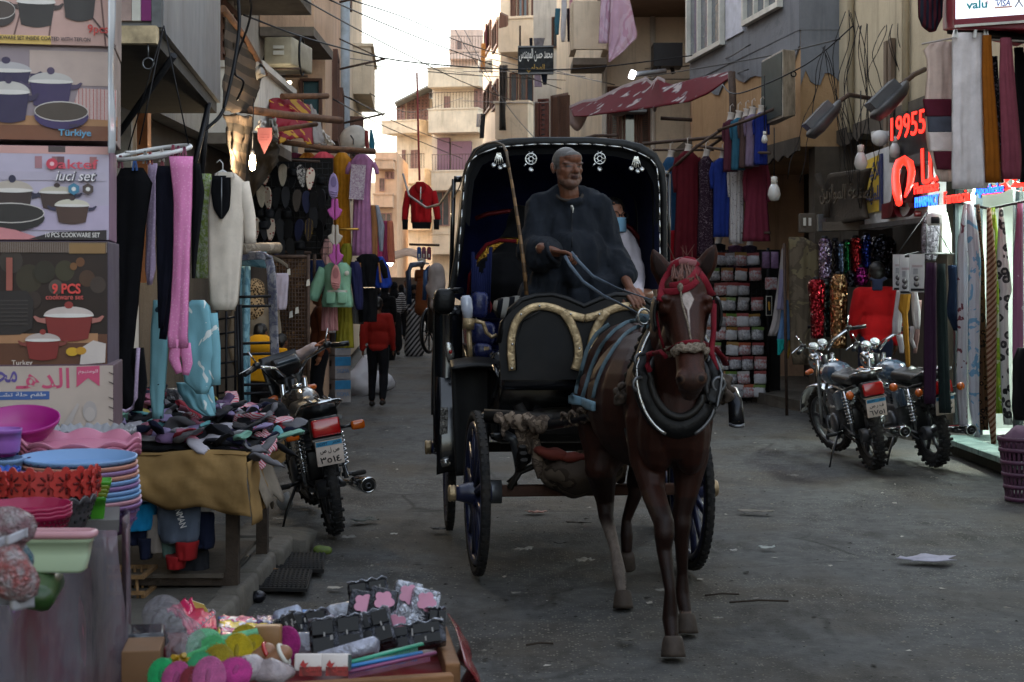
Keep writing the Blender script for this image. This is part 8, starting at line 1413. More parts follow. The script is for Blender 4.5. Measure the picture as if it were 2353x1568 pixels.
t,A=person('child with yellow and dark jacket and pale sleeve behind the parked motorcycle',G(648,1042),1.13,150,cloth('ink_jacket','#16171f'),cloth('black_twill','#0f0f12'),arm=(.2,.4));put(MB().rbox(W(638,818,13.0),(.16,.03,.14),.015,(0,4,0)),'yellow_panel',YEL,t);text('TO',W(638,820,12.97),(1,0,0),(0,0,1),.05,BLK,t,ext=.002,w=.08,off=.02)
q=MB();q.caps(W(665,828,13.1),W(700,812,13.0),.065,.05);q.caps(W(700,812,13.0),W(722,797,12.9),.05,.042);put(ruffle(blob(q,.014,2),.01,14),'pale_sleeve',cloth('lilac_sleeve','#9a939c'),t);q=MB();fist(q,W(724,796,12.9),(.7,-.1,.5),(-.5,0,.8),.85,.5);put(blob(q,.006,1),'hand',mat('skin_child','#7d4f3a',.6),t)
t,A=person('boy in rust brown top seen in profile behind the SIGMA cartons',G(735,985,.0),1.58,-78,cloth('rust_top','#6a3a24'),cloth('black_twill','#0f0f12'),skin='#7d5038')
t,A=person('man in red jacket seen from behind between motorcycles and sequin tops',G(2013,990),1.83,192,cloth('scarlet_fleece','#8a0c10',var=.12),cloth('navy_twill','#14182a'),skin='#4a2e20',arm=(.0,.35));q=MB();q.tube([W(2000,641,15.9),W(2018,650,15.85),W(2034,640,15.9)],.03,8,flat=(1,.6));q.rbox(W(2016,655,15.82),(.11,.03,.12),.02);put(q,'navy_collar',cloth('navy_twill','#14182a'),t)
t,A=person('man in brown robe and pale hat sitting high on the far carriage',G(965,835)+V((0,.6,1.0)),1.02,160,cloth('brown_robe','#5a3018',var=.2),None,long=1,arm=(1,1));q=MB();c=A@V((0,0,1.72));q.lathe([(.15,-.02),(.15,-.01),(.085,.0),(.08,.07),(.05,.09),(0,.095)],c,(8,0,0),18);put(q,'hat',cloth('felt_hat','#8a857e'),t)
for i,(px,py,h,yaw,c,lb)in enumerate(((868,772,1.6,175,'#1d2333','navy'),(896,778,1.68,10,'#3a2a26','brown'),(922,782,1.55,185,'#14151a','black'),(934,770,1.7,0,'#4a4d55','grey'),(976,775,1.6,170,'#5a2630','wine'))):
 person(f'distant passer-by in {lb} clothes {["by the far dresses", "between the far stalls", "ahead of the striped top", "in the far crowd beside the zebra dress", "beside the far carriage wheel"][i]}',G(px,py),h,yaw,cloth('passer_%d'%i,c),cloth('black_twill','#0f0f12'),headwear=cloth('black_scarf','#0c0c0f')if i%2==0 else None,long=i%2,walk=.2,vox=.024)
# ================================================================== MOTORCYCLES (x forward, y left, z up)
CHR=mat('chrome','#c2c4c6',.1,metal=1.,var=.1);ENG=mat('engine_alloy','#55565a',.4,metal=.7,var=.35,vs=20,dirt=.4);FRB=mat('frame_black','#101012',.35,var=.3,spec=.5);REDL=mat('red_lens','#a01414',.15,spec=.8);ORL=mat('amber_lens','#b0500c',.18,spec=.8);SEATV=mat('seat_vinyl','#0f0f11',.38,var=.2,bump=.2);PLW=mat('plate_white','#d6c5b8',.5,var=.08,dirt=.2)
def motorcycle(label,pos,yaw,lean,steer,tank,knob=0,plate=('',''),box=False,fat=1.):
 t=bpy.data.objects.new('motorcycle',None);COL.objects.link(t);t.location=pos;t.rotation_euler=Euler((radians(lean),0,radians(yaw)),'XYZ');t.empty_display_size=.1;OFF[t]=None;tag(t,label,'motorcycle','parked motorcycles')
 def P(mb,name,m,par=None,**k):return put(mb,name,m,par or t,local=True,**k)
 WB,r=1.26,.305
 SA=M.Translation((WB-.18,0,.92))@M.Rotation(radians(steer),4,V((-.42,0,.9)))@M.Translation((-(WB-.18),0,-.92))
 def wheel(x,w,front):
  X=SA if front else M.Identity(4);q=MB();q.torus((x,0,r),r-w*.62,w*.62,(90,0,0),44,10,flat=(1,.95))
  n=46
  for i in range(n):
   a=2*pi*i/n
   for s in((-.3,.3)if i%2 else(-.75,.0,.75)):q.box((x+(r-.009-.02*abs(s))*cos(a),s*w*.66,r+(r-.009-.02*abs(s))*sin(a)),(.014+.006*knob,w*.5,.024),Euler((0,-a+pi/2,0)).to_matrix())
  q.xf(X);W_=P(q,'wheel',RUB);q=MB();q.torus((x,0,r),r-w*1.25,.016,(90,0,0),36,6,flat=(1,1.8));q.xf(X);P(q,'rim',ENG if not front else ENG,W_)
  for k in range(5):
   a=2*pi*k/5+.3;q=MB();q.tube([(x+.04*cos(a),0,r+.04*sin(a)),(x+(r-w*1.2)*cos(a),0,r+(r-w*1.2)*sin(a))],[.026,.018],7,flat=(.7,1));q.xf(X);P(q,'spoke',ENG,W_)
  q=MB();q.tube([(x,-.07,r),(x,.07,r)],.06,14);q.xf(X);P(q,'hub',ENG,W_)
 wheel(0,.062*fat,False);wheel(WB,.05,True)
 def A(mb,name,m,par=None,**k):mb.xf(SA);return P(mb,name,m,par,**k)
 for s in(-1,1):
  A(MB().tube([(WB,s*.085,r),(WB-.13,s*.085,.62),(WB-.25,s*.085,.93)],[.024,.024,.018],8),'fork_leg',CHR)
  hb=A(MB().tube([(WB-.25,s*.05,.97),(WB-.30,s*.12,1.05),(WB-.36,s*.26,1.10),(WB-.42,s*.33,1.09)],.012,7),'handlebar',CHR);A(MB().tube([(WB-.385,s*.29,1.098),(WB-.46,s*.39,1.085)],.018,8),'grip',FRB,hb);A(MB().tube([(WB-.36,s*.27,1.12),(WB-.34,s*.33,1.10),(WB-.37,s*.40,1.09)],.006,5),'lever',CHR,hb)
  A(MB().rbox((WB-.37,s*.265,1.11),(.05,.05,.045),.012),'switch_box',FRB,hb)
  A(MB().caps((WB-.15,s*.13,.83),(WB-.15,s*.17,.83),.028,.022),'indicator',ORL)
 A(MB().lathe([(0,-.06),(.05,-.055),(.085,0),(.085,.03),(0,.03)],(WB-.12,0,.90),(0,90,0),20),'headlamp',CHR if not box else FRB)
 if box:
  dsh=A(MB().rbox((WB-.17,0,1.03),(.10,.21,.12),.025,(0,-38,0)),'instrument_panel',FRB);A(MB().rbox((WB-.215,0,1.045),(.02,.16,.08),.008,(0,-38,0)),'glass',PANE,dsh);A(MB().sheet(lambda u,v:(WB-.08+.05*v-.06*abs(u-.5),lerp(-.14,.14,u),lerp(.82,1.12,v)),8,6,.012),'front_cowl',FRB)
 else:
  for s in(-1,1):g=A(MB().lathe([(0,-.05),(.04,-.05),(.048,.01),(.046,.02),(0,.02)],(WB-.2,s*.052,1.04),(0,-38,0),16),'gauge',CHR);A(MB().lathe([(0,0),(.038,0),(.038,.004),(0,.004)],(WB-.2-.013,s*.052,1.04+.017),(0,-38,0),16),'dial',mat('dial_face','#a9adaf',.15,spec=.7),g)
 A(MB().sheet(lambda u,v:(WB+.36*cos(lerp(.25,2.5,v)),lerp(-.065,.065,u),r+.36*sin(lerp(.25,2.5,v))+.012*sin(u*pi)),6,18,.008),'front_mudguard',CHR)
 P(MB().tube([(WB-.30,.0,.95),(WB-.27,0,.75),],.03,8),'steering_head',FRB)
 k0=MB();k0.ell((.66,0,.80),(.26,.135,.115));k0.ell((.52,0,.78),(.16,.10,.09));k0.caps((.85,0,.80),(.5,0,.77),.09,.07,12);tk=P(blob(k0,.012,5),'fuel_tank',tank);P(MB().lathe([(0,0),(.035,0),(.038,.012),(.03,.02),(0,.022)],(.72,0,.905),None,16),'fuel_cap',CHR,tk)
 k0=MB();k0.rbox((.14,0,.79),(.68,.24,.10),.045);k0.caps((.42,0,.775),(.3,0,.78),.08,.10);k0.ell((-.14,0,.82),(.12,.115,.065));P(blob(k0,.014,4),'seat',SEATV)
 for s in(-1,1):
  P(MB().tube([(.9,0,.78),(.86,s*.1,.55),(.78,s*.13,.30),(.45,s*.13,.26),(.30,s*.13,.36)],.016,7),'frame_tube',FRB);P(MB().tube([(.36,s*.12,.72),(.1,s*.12,.70),(-.22,s*.115,.76)],.015,7),'frame_tube',FRB)
  P(MB().tube([(.34,s*.10,.32),(0,s*.10,r)],.02,7,flat=(1.2,.8)),'swing_arm',FRB)
  q=MB();a,b=V((.0,s*.13,.34)),V((.06,s*.13,.70));q.tube([a,b],.016,8);sk_=P(q,'shock_absorber',CHR);q=MB();pts=[]
  for i in range(70):tt=i/69;pts.append(a.lerp(b,.22+.68*tt)+V((.030*cos(tt*9*2*pi),.030*sin(tt*9*2*pi),0)))
  q.tube(pts,.0058,5);P(q,'spring',CHR,sk_)
  P(MB().rbox((.30,s*.12,.60),(.26,.03,.17),.03,(0,12,0)),'side_cover',tank)
  P(MB().tube([(-.02,s*.125,.80),(-.26,s*.13,.86),(-.33,s*.10,.875)],.012,7),'grab_rail',CHR)
  P(MB().tube([(.26,s*.14,.33),(.26,s*.26,.32)],.014,7),'foot_peg',FRB);P(MB().rbox((.26,s*.25,.32),(.05,.1,.03),.012),'rubber_pad',RUB)
 P(MB().tube([(-.335,-.10,.876),(-.35,0,.88),(-.335,.10,.876)],.012,7),'grab_rail',CHR);q=MB()
 for y in(-.06,0,.06):q.tube([(-.05,y,.885),(-.33,y,.885)],.008,6)
 P(q,'rack_bar',CHR,kind='stuff')
 eng=P(MB().rbox((.55,0,.40),(.32,.22,.26),.03),'engine',ENG);P(MB().rbox((.64,0,.58),(.17,.16,.16),.02,(0,-15,0)),'cylinder',ENG,eng)
 for i in range(5):P(MB().rbox((.645+.006*i,0,.53+.026*i),(.21,.2,.009),.003,(0,-15,0)),'cooling_fin',ENG,eng)
 P(MB().lathe([(0,-.02),(.085,-.015),(.095,.01),(.07,.03),(0,.03)],(.52,.12,.38),(-90,0,0),18),'crank_cover',ENG,eng)
 ex=P(MB().tube([(.74,-.05,.56),(.82,-.09,.46),(.76,-.13,.30),(.5,-.16,.25),(.2,-.18,.27),(.05,-.185,.29)],.019,8),'exhaust_pipe',CHR);P(MB().tube([(.16,-.185,.275),(.05,-.19,.29),(-.32,-.20,.325),(-.36,-.20,.328)],[.022,.045,.05,.046],16),'silencer',CHR,ex);P(MB().torus((-.362,-.20,.328),.044,.008,(0,86,0),20,6),'silencer_rim',CHR,ex);P(MB().lathe([(0,0),(.040,0),(.040,.004),(0,.004)],(-.3625,-.20,.328),(0,-94,0),16),'silencer_end',DARK,ex);P(MB().lathe([(.012,0),(.018,0),(.018,.02),(.012,.02),(.012,0)],(-.366,-.20,.328),(0,-94,0),10,cap=False),'tail_pipe',ENG,ex)
 P(MB().sheet(lambda u,v:(-.345*cos(lerp(.72,1.75,v)),lerp(-.07,.07,u),r+.355*sin(lerp(.72,1.75,v))+.015*sin(u*pi)),6,16,.01),'rear_mudguard',FRB)
 lh=P(MB().rbox((-.29,0,.72),(.10,.19,.13),.02,(0,8,0)),'tail_lamp_housing',FRB);P(MB().rbox((-.345,0,.725),(.035,.175,.105),.012,(0,8,0)),'tail_lamp',REDL,lh);P(MB().box((-.352,0,.658),(.05,.19,.014)),'chrome_strip',CHR,lh)
 for s in(-1,1):
  P(MB().tube([(-.27,s*.09,.70),(-.28,s*.17,.70)],.01,6),'indicator_stem',FRB)
  q=MB();(q.rbox((-.29,s*.205,.70),(.06,.085,.055),.014)if box else q.ell((-.29,s*.19,.70),(.03,.036,.036)));P(q,'indicator',ORL)
 pl=P(MB().rbox((-.352,0,.57),(.012,.17,.16),.006,(0,-10,0)),'number_plate',PLW);R_=Euler((0,radians(-10),0)).to_matrix()
 def pp(y,z):return V((-.352,0,.57))+R_@V((-.008,y,z))
 P(MB().box(pp(0,.062),(.003,.16,.028),(0,-10,0)),'plate_band',pm('#3f8fb5'),pl)
 ux,uy=V((0,-1,0)),R_@V((0,0,1))
 def tx(s,y,z,h,w):return text(s,pp(y,z),ux,uy,h,pm('#1c1a1c'),pl,ext=.0015,off=.012,w=w,local=True)
 text('EGYPT',pp(.04,.062)+V((-.002,0,0)),ux,uy,.016,pm('#1c2a3a'),pl,ext=.001,w=.06,off=.01,local=True);text(ar('مصر'),pp(-.045,.062)+V((-.002,0,0)),ux,uy,.026,pm('#1c2a3a'),pl,ext=.001,w=.05,local=True)
 tx(plate[0],0,.016,.036,.12);tx(plate[1],0,-.040,.042,.13)
 P(MB().tube([(.42,.14,.30),(.38,.24,.14),(.36,.30,-.005)],.012,7),'side_stand',FRB)
 P(MB().tube([(.05,.105,.30),(.34,.105,.36),(.34,.105,.30),(.02,.105,.25)],.012,6),'chain_guard',FRB)
 for s in(-1,1):
  mi=A(MB().tube([(WB-.36,s*.25,1.11),(WB-.37,s*.30,1.22)],.006,5),'mirror_stem',CHR);
 q=MB();
 for s in(-1,1):q.tube([(WB-.35,s*.24,1.11),(WB-.16,s*.15,1.02),(WB-.2,s*.05,.86)],.006,5)
 A(q,'cable',FRB,kind='stuff')
 P(MB().rbox((.12,0,.45),(.12,.2,.2),.02),'air_box',FRB)
 return t
BT=mat('black_tank','#0d0e12',.15,var=.1,spec=.6,coat=.5);BLT=mat('slate_blue_tank','#2e3f50',.18,var=.12,spec=.6,coat=.5,dirt=.2)
a=G(770,1229);b=V((-1.5,11.0,0));d=b-a;motorcycle('dark motorcycle with red tail light parked beside the sock table',a+V((0,0,0)),math.degrees(math.atan2(d.y,d.x)),-9,14,BT,plate=(ar('ص ل ص'),'٣٥١٤'),box=True)
a=G(2010,1079);b=G(1918,1048);d=b-a;motorcycle('slate blue motorcycle with rear rack, nearer of the two on the right',a,math.degrees(math.atan2(b.y-a.y+.55,b.x-a.x)),-10,20,BLT,1,(ar('ف ر ص'),'٦٧٥١'),fat=1.35)
a=G(2150,1073);motorcycle('slate blue motorcycle with silver mudguard, nearest the pharmacy step',a,math.degrees(math.atan2(1.2,-.2)),-8,16,BLT,1,(ar('ف ص'),'٢٤٧'),fat=1.35)
# ================================================================== FOREGROUND: basket stand
st=thing('basket_stand','stand of boxes under streaked clear plastic carrying the plastic baskets','stand',(-1.25,4.0,.1));FILM=pat('streaked_film','blotch','#7d7882','#5d5a62',3,'#6b4f58',rough=.2)
put(MB().rbox((-1.36,4.0,.42),(.56,.7,.84),.03,(0,0,14)),'boxes',mat('stacked_card','#56504c',.7,var=.4,vs=3,dirt=.4),st)
def film(u,v):
 x=lerp(-1.75,-.915,u);return V((x+.012*sin(v*9+u*5),3.58+.015*sin(u*37+v*3)+.02*noise.noise(V((u*5,v*3,2))),lerp(1.02,.05,v)))
q=MB();q.sheet(film,40,16,.003);q.sheet(lambda u,v:V((-.2533*lerp(3.58,4.4,u)+.008*sin(u*23)+.01*noise.noise(V((u*4,v*4,7))),lerp(3.58,4.4,u),lerp(1.02,.05,v))),24,12,.003)
t_=NT('clear_sheet');t_.p(Base_Color=t_.ramp(t_.noise(5,5,.65,(1,1,.25)),[(.3,'#45414a'),(.5,'#77727a'),(.62,'#6b3f4c'),(.75,'#5a5560')]),Roughness=.18,Alpha=.62,Specular_IOR_Level=.6);t_.bump(t_.noise(14,4,.6,(1,1,.2)),.6,.03);put(q,'plastic_sheet',t_.m,st)
for x,c in((-1.62,'#8e3a40'),(-1.46,'#4d6a48'),(-1.33,'#8a847e'),(-1.2,'#6a4a78'),(-1.05,'#8d4a58')):put(MB().rbox((x,3.605+.1*(x+1.2),.5),(.10,.03,.85),.01),'packed_goods',mat('packed_%s'%c[1:],c,.5,var=.5,vs=5),st)
put(MB().box((-1.38,4.0,1.01),(.68,.8,.03),(0,0,14)),'shelf_top',mat('board_grey','#5c5856',.8),st)
def pl(n,c,rough=.35):return mat('plastic_'+n,c,rough,var=.06,vs=3,spec=.5)
def obasket(name,label,px,py,Z,wpx,hpx,m,dep=.6,tilt=0,scal=0,holes=0,nw=40,sq_=2.0,taper=.78,group=None,yaw=0,hm=None,rim=.012,sc_n=14,wh=.0):
 """oval or square moulded tub: double wall, rolled rim, pierced pattern; px,py = rim centre"""
 c=W(px,py,Z);a=S(wpx,Z)/2;b=a*dep;h=S(hpx,Z);t=thing(name,label,'basket' if 'basket' in name else name.split('_')[-1],c-V((0,0,h)),group);Rm=rotm((tilt,0,yaw))
 def ring(k,z,wv=0):
  o=[]
  for j in range(nw*2):
   th=2*pi*j/(nw*2);cs,sn=cos(th),sin(th);x=abs(cs)**(2/sq_)*(1 if cs>0 else-1);y=abs(sn)**(2/sq_)*(1 if sn>0 else-1)
   o.append(c+Rm@V((a*k*x,b*k*y,z+wv*(abs(sin(th*sc_n/2))-.3))))
  return o
 q=MB();w_=scal;q.rings([ring(taper*.9,-h+.004),ring(taper,-h+.01),ring(lerp(taper,1,.55),-h*.5),ring(.985,-rim,w_*.6),ring(1.0,-rim,w_*.7),ring(1.03,-rim*.3,w_),ring(1.03,0,w_),ring(.985,.0,w_),ring(lerp(taper,1,.5)-.02,-h*.5),ring(taper-.03,-h+.018),ring(.02,-h+.018)],True);put(q,'tub',m,t)
 if holes:
  q=MB();rows=holes
  for r_ in range(rows):
   z=-h*(.22+.6*r_/max(1,rows))if rows>1 else-h*.18;k=lerp(1.0,taper,(-z)/h)+.006;n=nw
   for j in range(n):
    th=2*pi*(j+.5*(r_%2))/n;p=c+Rm@V((a*k*cos(th),b*k*sin(th),z+w_*.5*(abs(sin(th*sc_n/2))-.3)));
    if p.y<c.y+.02:q.box(p,(a*.045 if not wh else wh,.006,min(.012,h*.07)),Euler((0,0,th+pi/2)).to_matrix())
  put(q,'piercing',hm or mat('hole_dark','#1f1418',.9),t,kind='stuff')
 return t
DK=lambda n,c:mat('hole_'+n,c,.8)
obasket('washing_bowl','big magenta plastic bowl tipped against the cream box',42,962,4.15,185,62,pl('magenta','#9a1c78'),.7,24,nw=30,taper=.6)
obasket('wash_tub','blue tub half hidden beneath the magenta bowl',60,1000,4.25,150,55,pl('royal','#2f4aa5'),.7,4,nw=30);obasket('storage_tub','translucent pale blue tub with grey handle behind the magenta bowl',100,968,4.35,70,60,pl('milky_blue','#6f8596',.25),.8,8,nw=24)
obasket('storage_tub','violet plastic tub at the left edge in front of the magenta bowl',8,985,3.9,82,60,pl('violet','#8d5aa8'),.8,2,nw=26,taper=.88);obasket('storage_tub','magenta tub stacked under the violet one at the left edge',2,1030,3.92,78,22,pl('magenta','#9a1c78'),.8,2,nw=26,taper=.9)
obasket('wash_tub','small pale blue tub with cream inside at the left edge',15,1052,3.9,74,50,pl('pale_blue','#7795bd'),.7,8,nw=26);obasket('round_basket','small deep blue pierced basket at the left edge',8,1078,3.72,76,40,pl('deep_blue','#1f4aa0'),.8,4,.006,3,26,hm=DK('blue','#0c2050'))
obasket('lace_basket','white lacy plastic basket behind the pink ones',210,988,4.30,200,26,pl('milk_white','#8d8d92'),.5,6,.014,1,40,sc_n=30)
for i in range(3):obasket('lace_basket',['pink lace edged oval basket, top one','rose lace edged oval basket, middle one','dark rose lace edged oval basket, lowest one'][i]+' of its stack on the stand',184,1010+i*13,4.12,268,26,pl('pink%d'%i,['#b8728a','#a8627a','#8d4f62'][i]),.52,9,.016,1,44,yaw=6,sc_n=10,hm=DK('rose','#5a2a3a'),group='pink lace baskets in a stack')
cs=[('blue','#6f92bd'),('peach','#b07a68'),('mauve','#866a94'),('peach','#b07a68'),('blue','#6f92bd'),('mauve','#866a94'),('blue','#6f92bd'),('blue','#5f88b0'),('pink','#b0808c'),('mauve','#7f5f8c')]
for i,(n,c)in enumerate(cs[::-1]):
 j=9-i;obasket('oval_basket',f'{n} oval basket, {ordn(j)} from the top of the stack of oval baskets',180+j*1.2,1050+j*11.5-(0 if j else 2),3.96,258,78 if j==9 else 40,pl('oval_'+n+str(j%2),c),.5,9,nw=30,holes=(2 if j in(0,9)else 0),taper=.80,yaw=7,hm=DK('oval','#3a4560' if j==0 else '#46365a'),group='oval plastic baskets in one stack',wh=.022)
def flower_basket(label,px,py,Z,wpx,hpx,m,hm):
 t=obasket('flower_basket',label,px,py,Z,wpx,hpx,m,.55,6,.004,0,30);c=W(px,py,Z);a=S(wpx,Z)/2;b=a*.55
 for j in range(11):
  th=pi+pi*j/10;p=c+V((a*1.02*cos(th),b*1.02*sin(th),.008));q=MB();r_=.040;out=[(r_*(.72+.28*abs(cos(k*2*pi/40*4)))*cos(k*2*pi/40),r_*(.72+.28*abs(cos(k*2*pi/40*4)))*sin(k*2*pi/40))for k in range(40)]
  ux=V((-sin(th),cos(th),0));q.prism(out,p,ux,(0,0,1),.005);f=put(q,'flower',m,t);q=MB();n=ux.cross(V((0,0,1)))
  for k in range(8):a2=k*pi/4;d=ux*cos(a2)+V((0,0,sin(a2)));s_=1 if n.y<0 else-1;q.tube([p+n*s_*.007+d*.009,p+n*s_*.007+d*.024],.0028,4)
  put(q,'petal_slot',hm,f,kind='stuff')
 return t
flower_basket('coral red basket with a rim of flowers on the stand',92,1112,3.62,250,30,pl('coral','#a32e2a'),DK('coral','#5a1414'))
obasket('scallop_basket','dark grey scalloped basket under the coral flower basket',108,1140,3.60,220,80,pl('dark_grey','#48464a'),.55,8,.014,3,36,hm=DK('grey','#1d1c1f'),sc_n=18)
for i in range(5):
 t=obasket('square_tray',f'green square tray, {ordn(i)} from the top of the leaning green trays',232-i*3,1102+i*9,3.72,46,64 if i==4 else 26,pl('leaf_green' if i in(0,4)else 'olive_green','#3f8a1e' if i in(0,4)else '#6a7a1c'),1.0,4,nw=24,sq_=8,taper=.8,yaw=14,group='green trays leaning in a stack')
for i in range(3):obasket('woven_basket',f'crimson woven round basket, {["top", "second", "lowest"][i]} of three nested ones',66,1158+i*9,3.4,192,66 if i==2 else 40,pl('crimson','#8d1440'),.62,6,.002,4 if i==2 else 1,44,hm=DK('crimson','#3f0618'),group='crimson woven baskets nested')
obasket('wash_basin','pale green square basin with pink rim hanging over the stand edge',126,1232,3.05,172,86,pl('pale_green','#b4c6a8'),.3,0,nw=30,sq_=5,taper=.84,hm=None);
q=MB();c=W(126,1231,3.05);a_=S(172,3.05)/2;q.tube([c+V((a_*1.03*(abs(cos(t))**.4)*(1 if cos(t)>0 else-1),a_*.31*(abs(sin(t))**.4)*(1 if sin(t)>0 else-1),.004+.0*t))for t in[2*pi*k/48 for k in range(48)]],.008,8,closed=True);solo(q,'basin_rim',pl('pink_rim','#b08088'),'pink rolled lid edge sitting on the green basin','lid')
solo(MB().rbox(W(66,1348,3.0),(.12,.2,.05),.02,(0,14,10)),'green_tray',pl('bottle_green','#1f3a14'),'dark green tray jutting out under the pale basin','tray')
for i,(px,py,Z,sz,c,lb)in enumerate(((28,1235,2.55,.075,'#8d6a70','blurred clear bag of pink and brown trinkets nearest the camera, upper'),(20,1305,2.5,.085,'#a05a58','blurred clear bag of salmon trinkets nearest the camera, lower'),(34,1275,2.6,.06,'#4f7d8d','blurred clear bag of teal trinkets beside the basin'))):
 me=ruffle(MB().ell(W(px,py,Z),(sz*.6,sz*.5,sz*.55)).mesh(),.03,16,i);solo(me,'trinket_bag',pat('trinkets_%d'%i,'foil',c,'#a8a0a2',40,rough=.2,metal=.1),lb,'plastic bag')
o=solo(MB().sheet(lambda u,v:W(lerp(-5,70,u),lerp(1340,1392,v)+u*10,2.5)+V((0,.02*sin(u*8),0)),8,6,.002,),'price_card',mat('blurred_card','#9a9aa0',.4,var=.15),'blurred white card with red dot tilted at the left edge','card');put(MB().ell(W(18,1368,2.48),(.006,.002,.006)),'red_dot',REDL,o)
solo(MB().sheet(lambda u,v:W(lerp(-10,60,u),lerp(1240,1215,u)+v*22,2.5)+V((0,.015*sin(u*9),0)),8,4,.002),'film_flap',mat('white_film','#a9a8b0',.2,var=.1),'white plastic flap blurred at the left edge','plastic film')
# ================================================================== FOREGROUND: tray of sundries
ty=thing('hawker_tray','wooden edged low tray in the foreground full of small sundries','tray',(-.6,3.75,0));TW=mat('pine_batten','#7a5536',.75,var=.35,vs=5,bump=.4,bs=40,dirt=.35,sc=(.25,1,1));ZT=.66
A,B,Cq,D=W(300,1600,3.26),W(1046,1556,3.42),W(1008,1432,4.12),W(330,1438,4.15)
def onT(px,py,h=.0):return G(px,py,ZT+h)
A,B,Cq,D=onT(270,1612),onT(1040,1562),onT(1003,1440),onT(325,1440)
put(MB().hexa([p-V((0,0,.03))for p in(A,B,Cq,D)]+[p-V((0,0,.012))for p in(A,B,Cq,D)]),'tray_floor',mat('red_vinyl','#6a1016',.5,var=.2),ty)
def batten(a,b,h,m=TW):
 d=(b-a).normalized();n=V((-d.y,d.x,0))*.018;q=MB();q.hexa([a-n-V((0,0,.06)),b-n-V((0,0,.06)),b+n-V((0,0,.06)),a+n-V((0,0,.06))]+[a-n+V((0,0,h)),b-n+V((0,0,h)),b+n+V((0,0,h)),a+n+V((0,0,h))]);return put(q,'batten',m,ty,bevel=.004)
batten(A,B,.015);batten(B+V((.0,.03,0)),Cq,.03);batten(D,Cq,.0,FRM);batten(A,D,.0,FRM)
put(MB().sheet(lambda u,v:B.lerp(Cq,u)+V((.03+.035*sin(v*2.6)+.012*sin(u*14)*v,0,.035-.11*v+.02*sin(u*pi))),16,8,.003),'red_wrap',mat('red_film','#6e1a22',.25,var=.25,alpha=.85),ty);q=MB()
for x,y in((-.95,3.35),(-.18,3.5),(-.25,4.05),(-.95,4.1)):q.box((x,y,.3),(.05,.05,.62))
put(q,'legs',FRM,ty,kind='stuff')
PKB=pat('black_pack_print','foil','#0b0b0e','#50525c',16,rough=.15,metal=.2);SLV=pat('silver_pack','foil','#b9bcc6','#6a6d78',20,rough=.2,metal=.55);PETL=pm('#b87a92')
def pack(px,py,Z,w,h,d,rot,label,kind):
 t=thing('sponge_pack',label,'packet',W(px,py,Z),'black and silver packets heaped on the tray');c=W(px,py,Z);Rr=rotm(rot);me=MB().rbox((0,0,0),(w,d,h),.008).mesh();ruffle(me,.005,30,int(px));me.transform(M.Translation(c)@Rr.to_4x4());put(me,'wrapper',SLV if kind=='s' else PKB,t)
 def loc(x,y,z):return c+Rr@V((x,y,z))
 if kind=='b':
  for i in(0,1):
   for j in(0,1):put(MB().box(loc((i-.5)*w*.48,-d/2-.003,(j-.5)*h*.5),(w*.38,.006,h*.40),Rr),'dark_sponge',mat('sponge_black','#0b0b0d',.5,var=.4),t)
  for i in range(4):put(MB().box(loc(RN.uniform(-.35,.35)*w,-d/2-.006,RN.uniform(-.3,.3)*h),(.004,.003,.011),Rr),'white_mark',pm('#7f7c7a'),t)
  put(MB().sheet(lambda u,v:loc(lerp(-w/2,w/2,u),lerp(-d/2,d/2,v)+.0,h/2+.004+.004*sin(u*23)),8,3,.003),'clear_top',SLV,t)
 if kind in('f','s'):
  q=MB();out=[(.027*(.72+.28*abs(cos(2.5*k*2*pi/48)))*cos(k*2*pi/48),.027*(.72+.28*abs(cos(2.5*k*2*pi/48)))*sin(k*2*pi/48))for k in range(48)];q.prism(out,loc(0,-d/2-.004,h*.22),Rr@V((1,0,0)),Rr@V((0,0,1)),.003);put(q,'pink_flower',PETL,t);text('ROMY',loc(-w*.05,-d/2-.006,-h*.2),Rr@V((.2,0,1)),Rr@V((-1,0,.2)),.022,pm('#a8a6aa'),t,ext=.001,w=.05)
pack(848,1372,3.95,.105,.075,.06,(-18,-8,6),'black sponge packet topping the heap on the tray','b');pack(930,1395,3.98,.075,.13,.05,(-20,14,10),'silver packet with pink flower standing left of the last one','s');pack(968,1412,3.96,.075,.13,.05,(-20,16,14),'silver packet with pink flower standing farthest right','s')
pack(830,1425,3.85,.075,.14,.06,(-30,10,4),'dark packet with pink flower print in the middle of the heap, left','f');pack(872,1418,3.85,.075,.14,.06,(-30,14,8),'dark packet with pink flower print in the middle of the heap, right','f');pack(775,1468,3.7,.13,.085,.06,(-30,-6,4),'wide black sponge packet in front of the heap','b');pack(860,1455,3.75,.10,.09,.05,(-40,-16,6),'black sponge packet leaning below the flowered pair','b');pack(945,1468,3.78,.17,.055,.05,(-30,-8,4),'long black sponge packet above the combs','b');pack(925,1450,3.8,.10,.10,.03,(-10,-40,10),'silver foil triangle packet wedged in the heap','s');pack(998,1448,3.92,.05,.10,.05,(-20,6,20),'black glossy packet at the right end of the tray','b');pack(705,1442,3.9,.12,.06,.05,(-30,-10,2),'black sponge packet at the back left of the heap','b');pack(660,1452,3.9,.09,.06,.05,(-30,-30,2),'black sponge packet tipped beside the yellow wrapper','b')
